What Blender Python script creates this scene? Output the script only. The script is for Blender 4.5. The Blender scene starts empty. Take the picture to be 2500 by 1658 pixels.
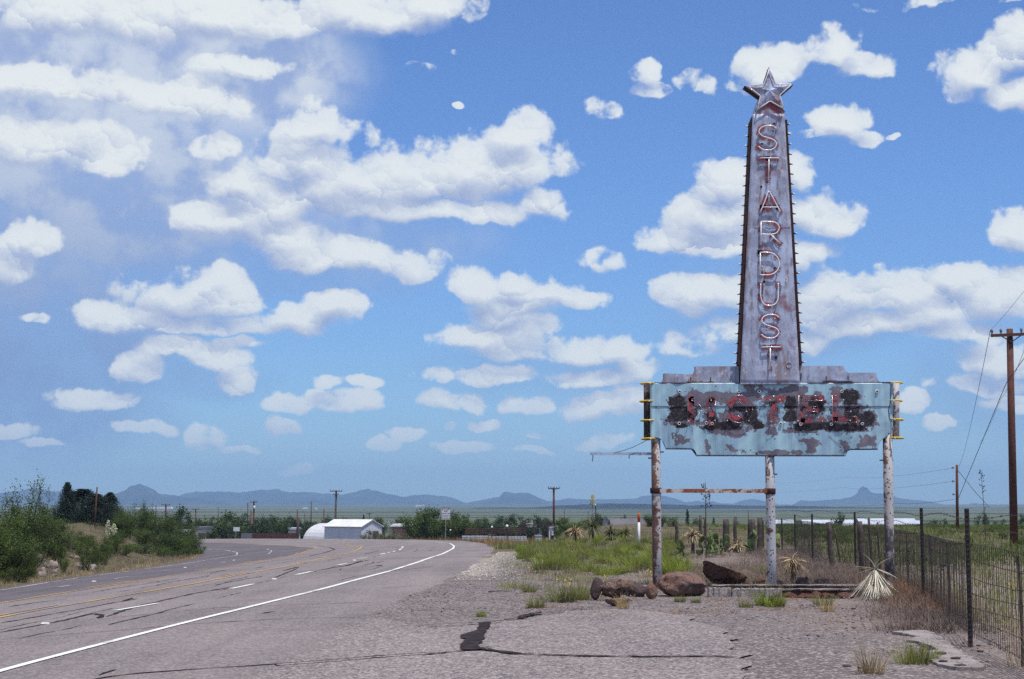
import bpy, math, random
import numpy as np
from mathutils import Vector, Matrix, Euler

sc = bpy.context.scene
COL = sc.collection
R = math.radians
FPX = 4000.0                       # focal length in photograph pixels (2500 wide)
PITCH = math.atan(411 / 4000.0)    # camera tilted up a little
EYE = 1.5

# ------------------------------------------------------------------ camera
cam_d = bpy.data.cameras.new('camera')
cam_d.sensor_width = 36.0
cam_d.lens = 36.0 * FPX / 2500.0
cam_d.clip_start = 0.1
cam_d.clip_end = 40000.0
cam = bpy.data.objects.new('camera', cam_d)
cam.location = (0, 0, EYE)
cam.rotation_euler = (math.pi / 2 + PITCH, 0, 0)
COL.objects.link(cam)
sc.camera = cam

# ------------------------------------------------------------------ light, exposure, render settings
SUN_DIR = Vector((0.21, -0.25, 0.945)).normalized()      # from the scene towards the sun
sun_d = bpy.data.lights.new('sun', 'SUN')
sun_d.energy = 4.3
sun_d.angle = R(0.55)
sun_d.color = (1.0, 0.955, 0.89)
sun = bpy.data.objects.new('sun', sun_d)
sun.rotation_euler = SUN_DIR.to_track_quat('Z', 'Y').to_euler()
sun.location = (20, -20, 60)
COL.objects.link(sun)
SUN_EL = math.asin(SUN_DIR.z)
SUN_AZ = math.atan2(SUN_DIR.x, SUN_DIR.y)

sc.view_settings.view_transform = 'Standard'
sc.view_settings.look = 'None'
sc.view_settings.exposure = 0.0
sc.view_settings.gamma = 1.0
sc.view_settings.use_curve_mapping = False
sc.render.engine = 'CYCLES'
sc.cycles.use_denoising = False
sc.cycles.use_adaptive_sampling = True
sc.cycles.adaptive_threshold = 0.006
sc.cycles.adaptive_min_samples = 56
sc.cycles.max_bounces = 6
sc.cycles.diffuse_bounces = 3
sc.cycles.glossy_bounces = 2
sc.cycles.transmission_bounces = 3
sc.cycles.transparent_max_bounces = 6
sc.cycles.volume_bounces = 0
sc.cycles.sample_clamp_indirect = 6.0
sc.cycles.caustics_reflective = False
sc.cycles.caustics_refractive = False

# ------------------------------------------------------------------ geometry of the view: rays, terrain
def ray(px, py):
    a = (px - 1250.0) / FPX
    b = (829.0 - py) / FPX
    return (a, math.cos(PITCH) - b * math.sin(PITCH), math.sin(PITCH) + b * math.cos(PITCH))

def V(px, py, Y):
    """Point at distance Y ahead that the photograph shows at this pixel."""
    r = ray(px, py)
    t = Y / r[1]
    return Vector((r[0] * t, Y, EYE + r[2] * t))

def sst(a, b, x):
    t = np.clip((x - a) / (b - a), 0, 1)
    return t * t * (3 - 2 * t)

def softplus(x, k):
    return k * np.logaddexp(0, x / k)

# inner (left) pavement edge: x as a function of y, for the bank beside it
EDGE_Y = np.array([-40., 45.7, 52.8, 68.5, 91.8, 105., 120., 138., 152., 168., 185.])
EDGE_X = np.array([-13.2, -14.1, -15.0, -15.9, -18.0, -19.6, -22.5, -28., -36., -50., -75.])

def hash_noise(x, y, s):
    return (np.sin(x * s * 1.7 + 1.3 * np.sin(y * s * 1.1 + 2.)) + np.sin(y * s * 1.9 + 1.7 * np.sin(x * s * 0.9 + 5.))) * 0.5

def T(x, y):
    x = np.asarray(x, float)
    y = np.asarray(y, float)
    side = 0.07 * softplus(-x - 4, 1.5)
    fw = 0.016 * softplus(y - 45, 6.0) * (1 - sst(0, 7, x))
    z = -2.2 * np.tanh((side + fw) / 2.2)
    # the low bank on the inside of the bend
    ins = np.interp(y, EDGE_Y, EDGE_X) - x
    bank = sst(0.3, 6.5, ins) * (1 - 0.85 * sst(11, 24, ins)) * sst(20, 44, y) * (1 - sst(112, 140, y))
    z = z + bank * (2.0 + 0.35 * hash_noise(x, y, 0.8))
    # low grassy rise on the outer side
    z = z + 0.25 * sst(2, 9, x) * sst(55, 75, y) * (1 - sst(95, 140, y))
    # ground beside the outer edge of the bend drops away past the crest
    xr = np.interp(y, [80., 118., 146., 168., 185., 230.], [-1.2, -2.1, -4.4, -9.5, -18., -60.])
    z = z - 1.25 * sst(0.4, 3.5, x - xr) * sst(108, 140, y) * (1 - sst(4, 14, x))
    # past the crest the ground falls to the plain, which climbs slowly to the mountains
    d = np.hypot(x, y)
    s0 = 185 - 72 * sst(6, 22, x)
    fall = sst(s0, s0 + 155, d)
    z = z * (1 - fall) + (-5.6) * fall
    z = z + 23.0 * sst(900, 8500, d)
    return z

def G(px, py):
    """Point on the terrain that the photograph shows at this pixel."""
    r = ray(px, py)
    t = 2.0
    while t < 6000:
        if EYE + r[2] * t < T(r[0] * t, r[1] * t):
            lo, hi = t * 0.985 - 0.2, t
            for _ in range(28):
                m = (lo + hi) / 2
                if EYE + r[2] * m < T(r[0] * m, r[1] * m):
                    hi = m
                else:
                    lo = m
            return Vector((r[0] * hi, r[1] * hi, EYE + r[2] * hi))
        t = t * 1.008 + 0.05
    return None

def on(px, Y):
    """Ground point at distance Y in the direction of pixel column px."""
    r = ray(px, 1240)
    x = r[0] / r[1] * Y
    return Vector((x, Y, float(T(x, Y))))

# ------------------------------------------------------------------ node helpers
class NT:
    def __init__(self, tree):
        self.t = tree
        self.nodes = tree.nodes
        self.links = tree.links

    def put(self, sock, v):
        if v is None:
            return
        if isinstance(v, bpy.types.NodeSocket):
            self.links.new(v, sock)
        else:
            if hasattr(sock, 'default_value'):
                dv = sock.default_value
                if hasattr(dv, '__len__'):
                    if not hasattr(v, '__len__'):
                        v = [v] * len(dv)
                    v = list(v)
                    if len(v) == 3 and len(dv) == 4:
                        v = v + [1.0]
                sock.default_value = v

    def n(self, kind, ins=None, **at):
        nd = self.nodes.new(kind)
        for k, v in at.items():
            setattr(nd, k, v)
        for k, v in (ins or {}).items():
            self.put(nd.inputs[k], v)
        return nd

    def m(self, op, a, b=None, c=None, clamp=False):
        nd = self.n('ShaderNodeMath', operation=op, use_clamp=clamp)
        self.put(nd.inputs[0], a)
        self.put(nd.inputs[1], b)
        self.put(nd.inputs[2], c)
        return nd.outputs[0]

    def v(self, op, a, b=None, s=None):
        nd = self.n('ShaderNodeVectorMath', operation=op)
        self.put(nd.inputs[0], a)
        self.put(nd.inputs[1], b)
        if s is not None:
            self.put(nd.inputs['Scale'], s)
        return nd.outputs['Value'] if op in ('LENGTH', 'DISTANCE', 'DOT_PRODUCT') else nd.outputs[0]

    def mix(self, f, a, b, blend='MIX'):
        nd = self.n('ShaderNodeMix', data_type='RGBA', blend_type=blend)
        self.put(nd.inputs[0], f)
        self.put(nd.inputs[6], a)
        self.put(nd.inputs[7], b)
        return nd.outputs[2]

    def noise(self, vec, scale, detail=4.0, rough=0.55, out=0, dist=0.0, dim='3D'):
        nd = self.n('ShaderNodeTexNoise', noise_dimensions=dim)
        self.put(nd.inputs['Vector'], vec)
        self.put(nd.inputs['Scale'], scale)
        self.put(nd.inputs['Detail'], detail)
        self.put(nd.inputs['Roughness'], rough)
        self.put(nd.inputs['Distortion'], dist)
        return nd.outputs[out]

    def voro(self, vec, scale, feature='F1', out=0, rnd=1.0):
        nd = self.n('ShaderNodeTexVoronoi', feature=feature)
        self.put(nd.inputs['Vector'], vec)
        self.put(nd.inputs['Scale'], scale)
        self.put(nd.inputs['Randomness'], rnd)
        return nd.outputs[out]

    def step(self, x, a, b, lo=0.0, hi=1.0, smooth=True):
        nd = self.n('ShaderNodeMapRange', interpolation_type='SMOOTHSTEP' if smooth else 'LINEAR')
        nd.clamp = True
        self.put(nd.inputs[0], x)
        self.put(nd.inputs[1], a)
        self.put(nd.inputs[2], b)
        self.put(nd.inputs[3], lo)
        self.put(nd.inputs[4], hi)
        return nd.outputs[0]

    def ramp(self, f, stops, interp='LINEAR'):
        nd = self.n('ShaderNodeValToRGB')
        cr = nd.color_ramp
        cr.interpolation = interp
        while len(cr.elements) < len(stops):
            cr.elements.new(0.5)
        for e, (p, c) in zip(cr.elements, stops):
            e.position = p
            e.color = (c[0], c[1], c[2], 1.0)
        self.put(nd.inputs[0], f)
        return nd.outputs[0]

    def xyz(self, vec):
        nd = self.n('ShaderNodeSeparateXYZ')
        self.put(nd.inputs[0], vec)
        return nd.outputs

    def comb(self, x, y, z):
        nd = self.n('ShaderNodeCombineXYZ')
        for i, q in enumerate((x, y, z)):
            self.put(nd.inputs[i], q)
        return nd.outputs[0]

    def bump(self, h, strength=0.4, dist=0.02):
        nd = self.n('ShaderNodeBump')
        self.put(nd.inputs['Strength'], strength)
        self.put(nd.inputs['Distance'], dist)
        self.put(nd.inputs['Height'], h)
        return nd.outputs[0]

# ------------------------------------------------------------------ world: clear sky with broken cumulus
world = bpy.data.worlds.new('World')
sc.world = world
world.use_nodes = True
w = NT(world.node_tree)
w.nodes.clear()
SKY_STRENGTH = 0.105
sky = w.n('ShaderNodeTexSky', sky_type='NISHITA')
sky.sun_disc = False
sky.sun_elevation = SUN_EL
sky.sun_rotation = SUN_AZ
sky.altitude = 1400.0
sky.air_density = 1.0
sky.dust_density = 0.6
sky.ozone_density = 2.5
wdir = w.n('ShaderNodeTexCoord').outputs['Generated']
wx, wy, wz = w.xyz(wdir)[:3]
w_az = w.m('ARCTAN2', wx, wy)
w_el = w.m('ARCSINE', wz)
UNIT = 40.0          # about 100 photograph pixels to one unit
wP = w.comb(w.m('MULTIPLY', w_az, UNIT), w.m('MULTIPLY', w_el, UNIT), 0.0)
# saturated slide-film blue: the clear sky, paler and greener towards the horizon
sky_col = w.mix(1.0, sky.outputs[0], w.mix(w.step(w_el, 0.0, 0.24), (0.70, 0.93, 1.18), (0.76, 1.02, 1.42)), 'MULTIPLY')
sky_col = w.v('SCALE', sky_col, None, SKY_STRENGTH)

def dir_units(px, py):
    r = Vector(ray(px, py)).normalized()
    return math.atan2(r.x, r.y) * UNIT, math.asin(r.z) * UNIT

K = 1.0575    # the cloud table was measured on a 2364 pixel wide view
CLOUDS = [
    # the grey-based bank along the top
    (150, 40, 300, 74), (500, 45, 300, 66), (850, 40, 220, 60), (1000, 16, 120, 48), (330, 60, 200, 60), (690, 60, 200, 50),
    # hazy middle clouds on that side
    (110, 205, 240, 45), (420, 235, 160, 45), (560, 160, 110, 40), (90, 330, 170, 60), (250, 380, 90, 40), (505, 330, 50, 26),
    # the large double-headed cumulus
    (720, 308, 92, 56), (700, 375, 100, 60), (850, 425, 190, 78), (1000, 420, 215, 82), (1190, 322, 62, 54),
    (1170, 400, 120, 78), (1250, 470, 66, 52), (1000, 492, 240, 40), (560, 440, 90, 56), (560, 520, 140, 56),
    (650, 555, 140, 50), (470, 512, 70, 48), (760, 450, 150, 76), (620, 480, 110, 66), (900, 485, 220, 52), (690, 345, 60, 40), (1080, 395, 110, 60),
    (800, 608, 180, 46), (925, 622, 72, 32), (700, 590, 100, 36),
    # the cumulus below it
    (430, 690, 150, 70), (470, 660, 90, 50), (320, 738, 140, 38), (525, 700, 100, 56), (690, 735, 110, 38), (765, 705, 60, 34), (470, 752, 210, 26),
    (390, 806, 90, 26), (300, 850, 70, 30), (505, 832, 72, 44), (215, 920, 90, 26), (540, 880, 45, 40),
    (660, 940, 62, 20), (790, 935, 104, 28), (650, 980, 40, 18), (735, 915, 36, 20), (490, 1008, 50, 32), (550, 795, 62, 14),
    (760, 880, 38, 22), (850, 885, 40, 14),
    (35, 558, 72, 48), (5, 610, 60, 60), (90, 730, 34, 17),
    # middle of the sky
    (1130, 668, 78, 42), (1235, 682, 104, 42), (1195, 655, 50, 40), (1335, 695, 66, 24), (1110, 770, 146, 34), (1205, 752, 86, 30),
    (1240, 806, 190, 30), (1435, 812, 70, 44), (1330, 800, 110, 36), (1180, 710, 110, 34), (1130, 868, 136, 24), (1350, 872, 150, 26), (1485, 850, 56, 30),
    (1055, 930, 68, 30), (1225, 938, 60, 26), (1380, 945, 104, 34), (1460, 922, 50, 28), (1040, 992, 17, 15), (880, 1030, 36, 15),
    (1075, 1034, 62, 12), (1230, 1037, 40, 11), (1400, 1015, 60, 16), (685, 1098, 32, 14), (1390, 597, 52, 32),
    (110, 1024, 44, 10), (1225, 1000, 30, 10), (20, 1000, 60, 16), (330, 985, 60, 16), (950, 1010, 40, 12), (560, 1040, 40, 10), (1120, 985, 40, 12), (970, 162, 34, 13), (1082, 125, 26, 13), (1060, 248, 16, 8),
    # behind and beside the sign
    (1680, 430, 70, 68), (1660, 512, 116, 66), (1590, 562, 108, 48), (1700, 570, 150, 46), (1840, 400, 40, 56), (1850, 505, 108, 64),
    (1935, 520, 46, 36), (1815, 590, 116, 36),
    (1620, 672, 96, 38), (1590, 700, 70, 26), (1700, 680, 80, 40), (1950, 685, 146, 62), (2100, 672, 138, 64), (2160, 720, 130, 50), (1880, 720, 90, 46), (2080, 636, 60, 28),
    (2200, 650, 70, 46), (2050, 742, 220, 34), (1600, 792, 84, 32), (1700, 760, 120, 44), (1860, 780, 60, 30), (2300, 690, 110, 66), (2230, 770, 116, 46),
    (2300, 830, 120, 52), (2260, 882, 110, 26), (2330, 925, 70, 18),
    (2345, 125, 66, 74), (2250, 172, 78, 52), (2205, 205, 46, 32), (2345, 215, 90, 36), (2345, 552, 58, 48),
    (1928, 118, 58, 42), (2000, 146, 74, 28), (1765, 155, 76, 46), (1720, 190, 42, 18), (1480, 170, 44, 32), (1505, 214, 54, 22),
    (1602, 190, 50, 26), (1388, 256, 44, 24), (1942, 285, 54, 36), (1990, 320, 46, 20), (1880, 308, 60, 8),
    (2200, -4, 150, 12), (2168, 975, 38, 12), (2110, 935, 36, 22),
    (2065, 318, 16, 7),
]
VEILS = [(180, 150, 660, 240, 1.1), (560, 170, 330, 170, 0.92), (230, 440, 560, 290, 0.98), (80, 760, 400, 270, 0.85), (60, 960, 380, 130, 0.75), (800, 560, 420, 90, 0.55), (430, 885, 200, 55, 0.5), (650, 640, 420, 60, 0.42),
         (340, 500, 70, 70, 0.5), (1250, 850, 330, 90, 0.30), (1750, 720, 260, 160, 0.32), (2280, 880, 200, 150, 0.4), (1900, 760, 300, 60, 0.4)]

# billows: at each of three sizes the cell nearest a direction is one rounded puff of cloud;
# how far up the puff (towards the sun) a point lies lights it, how far out bounds it
warp = w.v('SCALE', w.v('SUBTRACT', w.noise(wP, 0.5, 4.0, 0.55, out=1, dim='2D'), (0.5, 0.5, 0.5)), None, 0.9)
wPw = w.v('ADD', wP, warp)
jit = w.v('SCALE', w.v('SUBTRACT', w.noise(wP, 2.4, 3.0, 0.6, out=1, dim='2D'), (0.5, 0.5, 0.5)), None, 0.42)
wPj = w.v('ADD', wP, jit)
relief, bulge = None, None
for (scale, kr, kb) in ((0.95, 0.52, 0.36), (2.3, 0.30, 0.20), (5.6, 0.16, 0.10)):
    vo = w.n('ShaderNodeTexVoronoi', {'Vector': wPj, 'Scale': scale}, feature='F1', voronoi_dimensions='2D')
    loc = w.v('SUBTRACT', wPj, vo.outputs['Position'])
    r_ = w.m('MULTIPLY', w.v('DOT_PRODUCT', loc, (0.30, 0.95, 0.0)), scale * kr)
    b_ = w.m('MULTIPLY', vo.outputs['Distance'], -kb)
    relief = r_ if relief is None else w.m('ADD', relief, r_)
    bulge = b_ if bulge is None else w.m('ADD', bulge, b_)
wisp = w.noise(wP, 0.62, 8.0, 0.55, dim='2D')
nz = w.m('ADD', w.m('MULTIPLY', w.m('SUBTRACT', wisp, 0.5), 1.45), w.m('ADD', bulge, 0.36))
# cumulus over the rest of the sky, laid on a cloud level overhead
wzc = w.m('ADD', w.m('MAXIMUM', wz, 0.0), 0.09)
lvl = w.comb(w.m('DIVIDE', wx, wzc), w.m('DIVIDE', wy, wzc), 0.0)
gen_n = w.noise(lvl, 0.55, 6.0, 0.58, dim='2D')
out_w = w.m('MAXIMUM', w.step(w.m('ABSOLUTE', w_az), 0.325, 0.40), w.step(w_el, 0.325, 0.40))
gen_f = w.m('ADD', w.m('MULTIPLY', w.m('SUBTRACT', gen_n, 0.50), 4.0), w.m('MULTIPLY', w.m('SUBTRACT', out_w, 1.0), 4.0))

LIT = (0.86, 0.90, 0.90)
SHD = (0.35, 0.43, 0.66)
VEIL = (0.40, 0.49, 0.715)
VEIL_LIT = (0.62, 0.69, 0.81)
VEIL_LOW = (0.22, 0.335, 0.62)
SHARED = [('P', 'NodeSocketVector', wPw), ('other', 'NodeSocketFloat', gen_f), ('fluff', 'NodeSocketFloat', nz), ('relief', 'NodeSocketFloat', relief), ('clear', 'NodeSocketColor', sky_col), ('elevation', 'NodeSocketFloat', w_el), ('wisp', 'NodeSocketFloat', wisp), ('banked', 'NodeSocketFloat', w.m('SUBTRACT', 1.0, out_w))]

def ellipse_field(g, P, table, offset=(0.0, 0.0)):
    """1 at the heart of a cloud, 0 on its rim, below 0 outside."""
    run = None
    for (x, y, rx, ry) in table:
        cx, cy = dir_units(x * K, y * K)
        cx -= offset[0]
        cy -= offset[1]
        sx, sy = 100.0 / (rx * K * 1.10), 100.0 / (ry * K * 1.12)
        q = g.n('ShaderNodeVectorMath', {0: P, 1: (sx, sy, 0), 2: (-cx * sx, -cy * sy, 0)}, operation='MULTIPLY_ADD').outputs[0]
        if ry >= 40:          # flatter underneath
            q2 = g.n('ShaderNodeVectorMath', {0: P, 1: (-sx, -sy * 1.5, 0), 2: (cx * sx, cy * sy * 1.5, 0)}, operation='MULTIPLY_ADD').outputs[0]
            q = g.v('MAXIMUM', q, q2)
        d = g.v('LENGTH', q)
        if ry < 34:           # small clouds stay thin and torn
            d = g.m('MAXIMUM', d, (0.92 if ry < 18 else 0.80 if ry < 27 else 0.62) if y < 650 else 0.60)
        run = d if run is None else g.m('SMOOTH_MIN', run, d, 0.25)
    return None if run is None else g.m('SUBTRACT', 1.0, run)

def veil_field(g, P, wsp, table):
    run = None
    for (x, y, rx, ry, s) in table:
        cx, cy = dir_units(x * K, y * K)
        sx, sy = 100.0 / (rx * K), 100.0 / (ry * K)
        q = g.n('ShaderNodeVectorMath', {0: P, 1: (sx, sy, 0), 2: (-cx * sx, -cy * sy, 0)}, operation='MULTIPLY_ADD').outputs[0]
        e = g.m('MULTIPLY', g.step(g.v('LENGTH', q), 1.15, 0.40), s)
        run = e if run is None else g.m('MAXIMUM', run, e)
    return None if run is None else g.m('MULTIPLY', run, g.step(wsp, 0.30, 0.62, 0.72, 1.10), clamp=True)

def cloud_region(name, table, veils):
    """One region of the sky as a node group: cover and colour from the field here and the field a little sunward."""
    tree = bpy.data.node_groups.new(name, 'ShaderNodeTree')
    for nm, ty, _ in SHARED:
        tree.interface.new_socket(nm, in_out='INPUT', socket_type=ty)
    tree.interface.new_socket('Color', in_out='OUTPUT', socket_type='NodeSocketColor')
    g = NT(tree)
    P, other, nz_, rel, clear, el, wsp, banked = [o for o in g.n('NodeGroupInput').outputs][:8]
    F0 = ellipse_field(g, P, table)
    F1 = ellipse_field(g, P, [c for c in table if c[3] >= 18], (0.10, 0.46))
    F0 = other if F0 is None else g.m('MAXIMUM', F0, other)
    F1 = g.m('ADD', other, -0.1) if F1 is None else g.m('MAXIMUM', F1, other)
    rise = g.m('SUBTRACT', F0, F1)                       # above 0 on the sunny shoulder of a cloud, below 0 on its underside
    under = g.step(rise, 0.05, -0.45)
    dens = g.m('ADD', F0, g.m('MULTIPLY', nz_, g.m('MULTIPLY_ADD', under, -0.75, 1.15)))
    a = g.m('MULTIPLY', g.m('SUBTRACT', dens, -0.02), g.m('MULTIPLY_ADD', under, -1.6, 3.2), clamp=True)
    a = g.step(a, 0.0, 1.0)
    lit = g.m('ADD', g.m('MULTIPLY', g.m('MAXIMUM', g.m('MINIMUM', rise, 0.7), -0.8), 0.66), 0.70)
    lit = g.m('ADD', lit, g.m('MULTIPLY', rel, g.m('MULTIPLY_ADD', under, -0.30, 0.62)))
    lit = g.m('SUBTRACT', lit, g.m('MULTIPLY', g.step(F1, 0.05, 0.8), 0.24))
    lit = g.m('ADD', lit, g.m('MULTIPLY', g.step(dens, 0.55, 0.0), 0.12), clamp=True)
    ccol = g.mix(lit, SHD, LIT)
    a = g.m('MULTIPLY', a, g.step(dens, 0.0, 0.7, 0.80, 0.985))
    a = g.m('MULTIPLY', a, g.step(el, 0.0, 0.07, 0.45, 1.0))
    veil = veil_field(g, P, wsp, veils)
    veil = None if veil is None else g.m('MULTIPLY', veil, banked)
    out = clear if veil is None else g.mix(veil, clear, g.mix(g.step(el, 0.07, 0.25), VEIL_LOW, g.mix(g.m('ADD', g.step(wsp, 0.36, 0.62), g.m('MULTIPLY', rel, 0.35), clamp=True), VEIL, VEIL_LIT)))
    out = g.mix(a, out, ccol)
    g.links.new(out, g.n('NodeGroupOutput').inputs[0])
    return tree

def bg(tree):
    nd = w.n('ShaderNodeGroup')
    nd.node_tree = tree
    for i, (_, _, s) in enumerate(SHARED):
        w.links.new(s, nd.inputs[i])
    return w.n('ShaderNodeBackground', {'Color': nd.outputs[0], 'Strength': 1.0}).outputs[0]

# the sky is evaluated region by region so that each look-up only meets the clouds that stand there
BIG = 0.40 * UNIT
X_CUTS = [-BIG] + [dir_units(x * K, 800)[0] for x in (420, 790, 1160, 1560, 1960)] + [BIG]
Y_CUTS = [-BIG] + [dir_units(1250, y * K)[1] for y in (800, 520)] + [BIG]

def near(table, x0, x1, y0, y1, grow, pad):
    res = []
    for c in table:
        cx, cy = dir_units(c[0] * K, c[1] * K)
        ex, ey = c[2] * K / 100.0 * grow + pad, c[3] * K / 100.0 * grow + pad
        if cx + ex > x0 and cx - ex < x1 and cy + ey > y0 and cy - ey < y1:
            res.append(c)
    return res

trees = [[cloud_region('cloud_region', near(CLOUDS, X_CUTS[i], X_CUTS[i + 1], Y_CUTS[j], Y_CUTS[j + 1], 1.45, 0.65), near(VEILS, X_CUTS[i], X_CUTS[i + 1], Y_CUTS[j], Y_CUTS[j + 1], 1.15, 0.8))
          for i in range(len(X_CUTS) - 1)] for j in range(len(Y_CUTS) - 1)]
wPx, wPy = w.m('MULTIPLY', w_az, UNIT), w.m('MULTIPLY', w_el, UNIT)
def select(cuts, coord, items):
    """A balanced chain of 0/1 mixes that picks one item by where coord falls between the cuts."""
    if len(items) == 1:
        return items[0]
    h = len(items) // 2
    lo = select(cuts[:h + 1], coord, items[:h])
    hi = select(cuts[h:], coord, items[h:])
    return w.n('ShaderNodeMixShader', {0: w.m('GREATER_THAN', coord, cuts[h]), 1: lo, 2: hi}).outputs[0]

in_view = select(Y_CUTS, wPy, [select(X_CUTS, wPx, [bg(t) for t in row]) for row in trees])
bgO = bg(cloud_region('cloud_region', [], []))
in_frame = w.m('MULTIPLY', w.m('LESS_THAN', w.m('ABSOLUTE', w_az), 0.40), w.m('LESS_THAN', w_el, 0.40))
mx2 = w.n('ShaderNodeMixShader', {0: in_frame, 1: bgO, 2: in_view})
w.links.new(mx2.outputs[0], w.n('ShaderNodeOutputWorld').inputs['Surface'])
world.cycles.sampling_method = 'MANUAL'
world.cycles.sample_map_resolution = 512

# ------------------------------------------------------------------ mesh helpers
rng = random.Random(7)
nrng = np.random.default_rng(11)

def tag(o, label=None, cat=None, group=None, kind=None):
    if label:
        o['label'] = label
    if cat:
        o['category'] = cat
    if group:
        o['group'] = group
    if kind:
        o['kind'] = kind
    return o

def link(name, data, parent=None, loc=None):
    o = bpy.data.objects.new(name, data)
    COL.objects.link(o)
    if parent is not None:
        o.parent = parent
    if loc is not None:
        o.location = loc
    return o

def empty(name, loc=(0, 0, 0), rz=0.0, label=None, cat=None, group=None):
    o = link(name, None, None, loc)
    o.rotation_euler = (0, 0, rz)
    o.empty_display_size = 0.2
    return tag(o, label, cat, group)

def mesh_np(name, v, f, mat=None, smooth=False):
    """Mesh from arrays; f is an (n,3) or (n,4) array of indices."""
    me = bpy.data.meshes.new(name)
    v = np.asarray(v, np.float32)
    f = np.asarray(f, np.int32)
    k = f.shape[1]
    me.vertices.add(len(v))
    me.vertices.foreach_set('co', v.ravel())
    me.loops.add(f.size)
    me.loops.foreach_set('vertex_index', f.ravel())
    me.polygons.add(len(f))
    me.polygons.foreach_set('loop_start', np.arange(0, f.size, k, dtype=np.int32))
    me.polygons.foreach_set('loop_total', np.full(len(f), k, np.int32))
    if smooth:
        me.polygons.foreach_set('use_smooth', np.ones(len(f), bool))
    me.update(calc_edges=True)
    me.validate()
    if mat is not None:
        me.materials.append(mat)
    return me

class MB:
    """Collects shapes for one mesh object."""
    def __init__(self):
        self.v = []
        self.f = []

    def add(self, vs, fs):
        b = len(self.v)
        self.v.extend([tuple(p) for p in vs])
        self.f.extend([tuple(i + b for i in q) for q in fs])
        return self

    def box(self, c, s, rot=None, taper=1.0):
        c = Vector(c)
        h = Vector(s) * 0.5
        vs = []
        for z in (-1, 1):
            k = taper if z > 0 else 1.0
            for x, y in ((-1, -1), (1, -1), (1, 1), (-1, 1)):
                p = Vector((x * h.x * k, y * h.y * k, z * h.z))
                if rot is not None:
                    p = rot @ p
                vs.append(c + p)
        return self.add(vs, [(0, 3, 2, 1), (4, 5, 6, 7), (0, 1, 5, 4), (1, 2, 6, 5), (2, 3, 7, 6), (3, 0, 4, 7)])

    def tube(self, pts, r, n=8, caps=True, closed=False):
        """Round tube along points; r a number or one radius for each point."""
        pts = [Vector(p) for p in pts]
        m = len(pts)
        rs = r if hasattr(r, '__len__') else [r] * m
        up = None
        vs, fs = [], []
        for i in range(m):
            a = pts[i - 1] if (i > 0 or closed) else pts[i]
            b = pts[(i + 1) % m] if (i < m - 1 or closed) else pts[i]
            d = (b - a)
            d = d.normalized() if d.length > 1e-9 else Vector((0, 0, 1))
            if up is None:
                up = Vector((0, 0, 1)) if abs(d.z) < 0.9 else Vector((1, 0, 0))
            s = d.cross(up)
            s = s.normalized() if s.length > 1e-6 else d.orthogonal().normalized()
            t = s.cross(d).normalized()
            up = t
            for k in range(n):
                an = 2 * math.pi * k / n
                vs.append(pts[i] + (s * math.cos(an) + t * math.sin(an)) * rs[i])
        for i in range(m if closed else m - 1):
            for k in range(n):
                a, b = i * n + k, i * n + (k + 1) % n
                c, d2 = ((i + 1) % m) * n + (k + 1) % n, ((i + 1) % m) * n + k
                fs.append((a, b, c, d2))
        if caps and not closed:
            fs.append(tuple(range(n))[::-1])
            fs.append(tuple((m - 1) * n + k for k in range(n)))
        return self.add(vs, fs)

    def prism(self, outline, y0, y1):
        """Outline in x,z (front view), extruded from y0 (front) to y1."""
        n = len(outline)
        vs = [(x, y0, z) for x, z in outline] + [(x, y1, z) for x, z in outline]
        fs = [tuple(range(n)), tuple(range(2 * n - 1, n - 1, -1))]
        for i in range(n):
            j = (i + 1) % n
            fs.append((i, i + n, j + n, j))
        return self.add(vs, fs)

    def lathe(self, c, prof, n=12):
        c = Vector(c)
        vs, fs = [], []
        for r, z in prof:
            for k in range(n):
                an = 2 * math.pi * k / n
                vs.append((c.x + r * math.cos(an), c.y + r * math.sin(an), c.z + z))
        for i in range(len(prof) - 1):
            for k in range(n):
                fs.append((i * n + k, i * n + (k + 1) % n, (i + 1) * n + (k + 1) % n, (i + 1) * n + k))
        fs.append(tuple(range(n))[::-1])
        fs.append(tuple((len(prof) - 1) * n + k for k in range(n)))
        return self.add(vs, fs)

    def mesh(self, name, mat=None, smooth=False):
        me = bpy.data.meshes.new(name)
        me.from_pydata(self.v, [], self.f)
        if smooth:
            me.polygons.foreach_set('use_smooth', [True] * len(me.polygons))
        me.update()
        if mat is not None:
            me.materials.append(mat)
        return me

    def build(self, name, mat=None, parent=None, smooth=False, loc=None):
        return link(name, self.mesh(name, mat, smooth), parent, loc)

def fix_normals(o):
    import bmesh
    bm = bmesh.new()
    bm.from_mesh(o.data)
    bmesh.ops.recalc_face_normals(bm, faces=bm.faces)
    bm.to_mesh(o.data)
    bm.free()
    return o

def fbm(x, y, s, seed=0.0, octv=4):
    t, a = 0.0, 1.0
    for k in range(octv):
        t = t + a * hash_noise(np.asarray(x) + 17.3 * k + seed, np.asarray(y) - 9.1 * k + seed * 1.7, s)
        s *= 2.03
        a *= 0.5
    return t

# ------------------------------------------------------------------ materials
MATS = {}

def new_mat(name):
    m = bpy.data.materials.new(name)
    m.use_nodes = True
    t = NT(m.node_tree)
    t.nodes.clear()
    b = t.n('ShaderNodeBsdfPrincipled')
    o = t.n('ShaderNodeOutputMaterial')
    t.links.new(b.outputs[0], o.inputs[0])
    MATS[name] = m
    return m, t, b, o

def coords(t, which='Object'):
    return t.n('ShaderNodeTexCoord').outputs[which]

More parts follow.
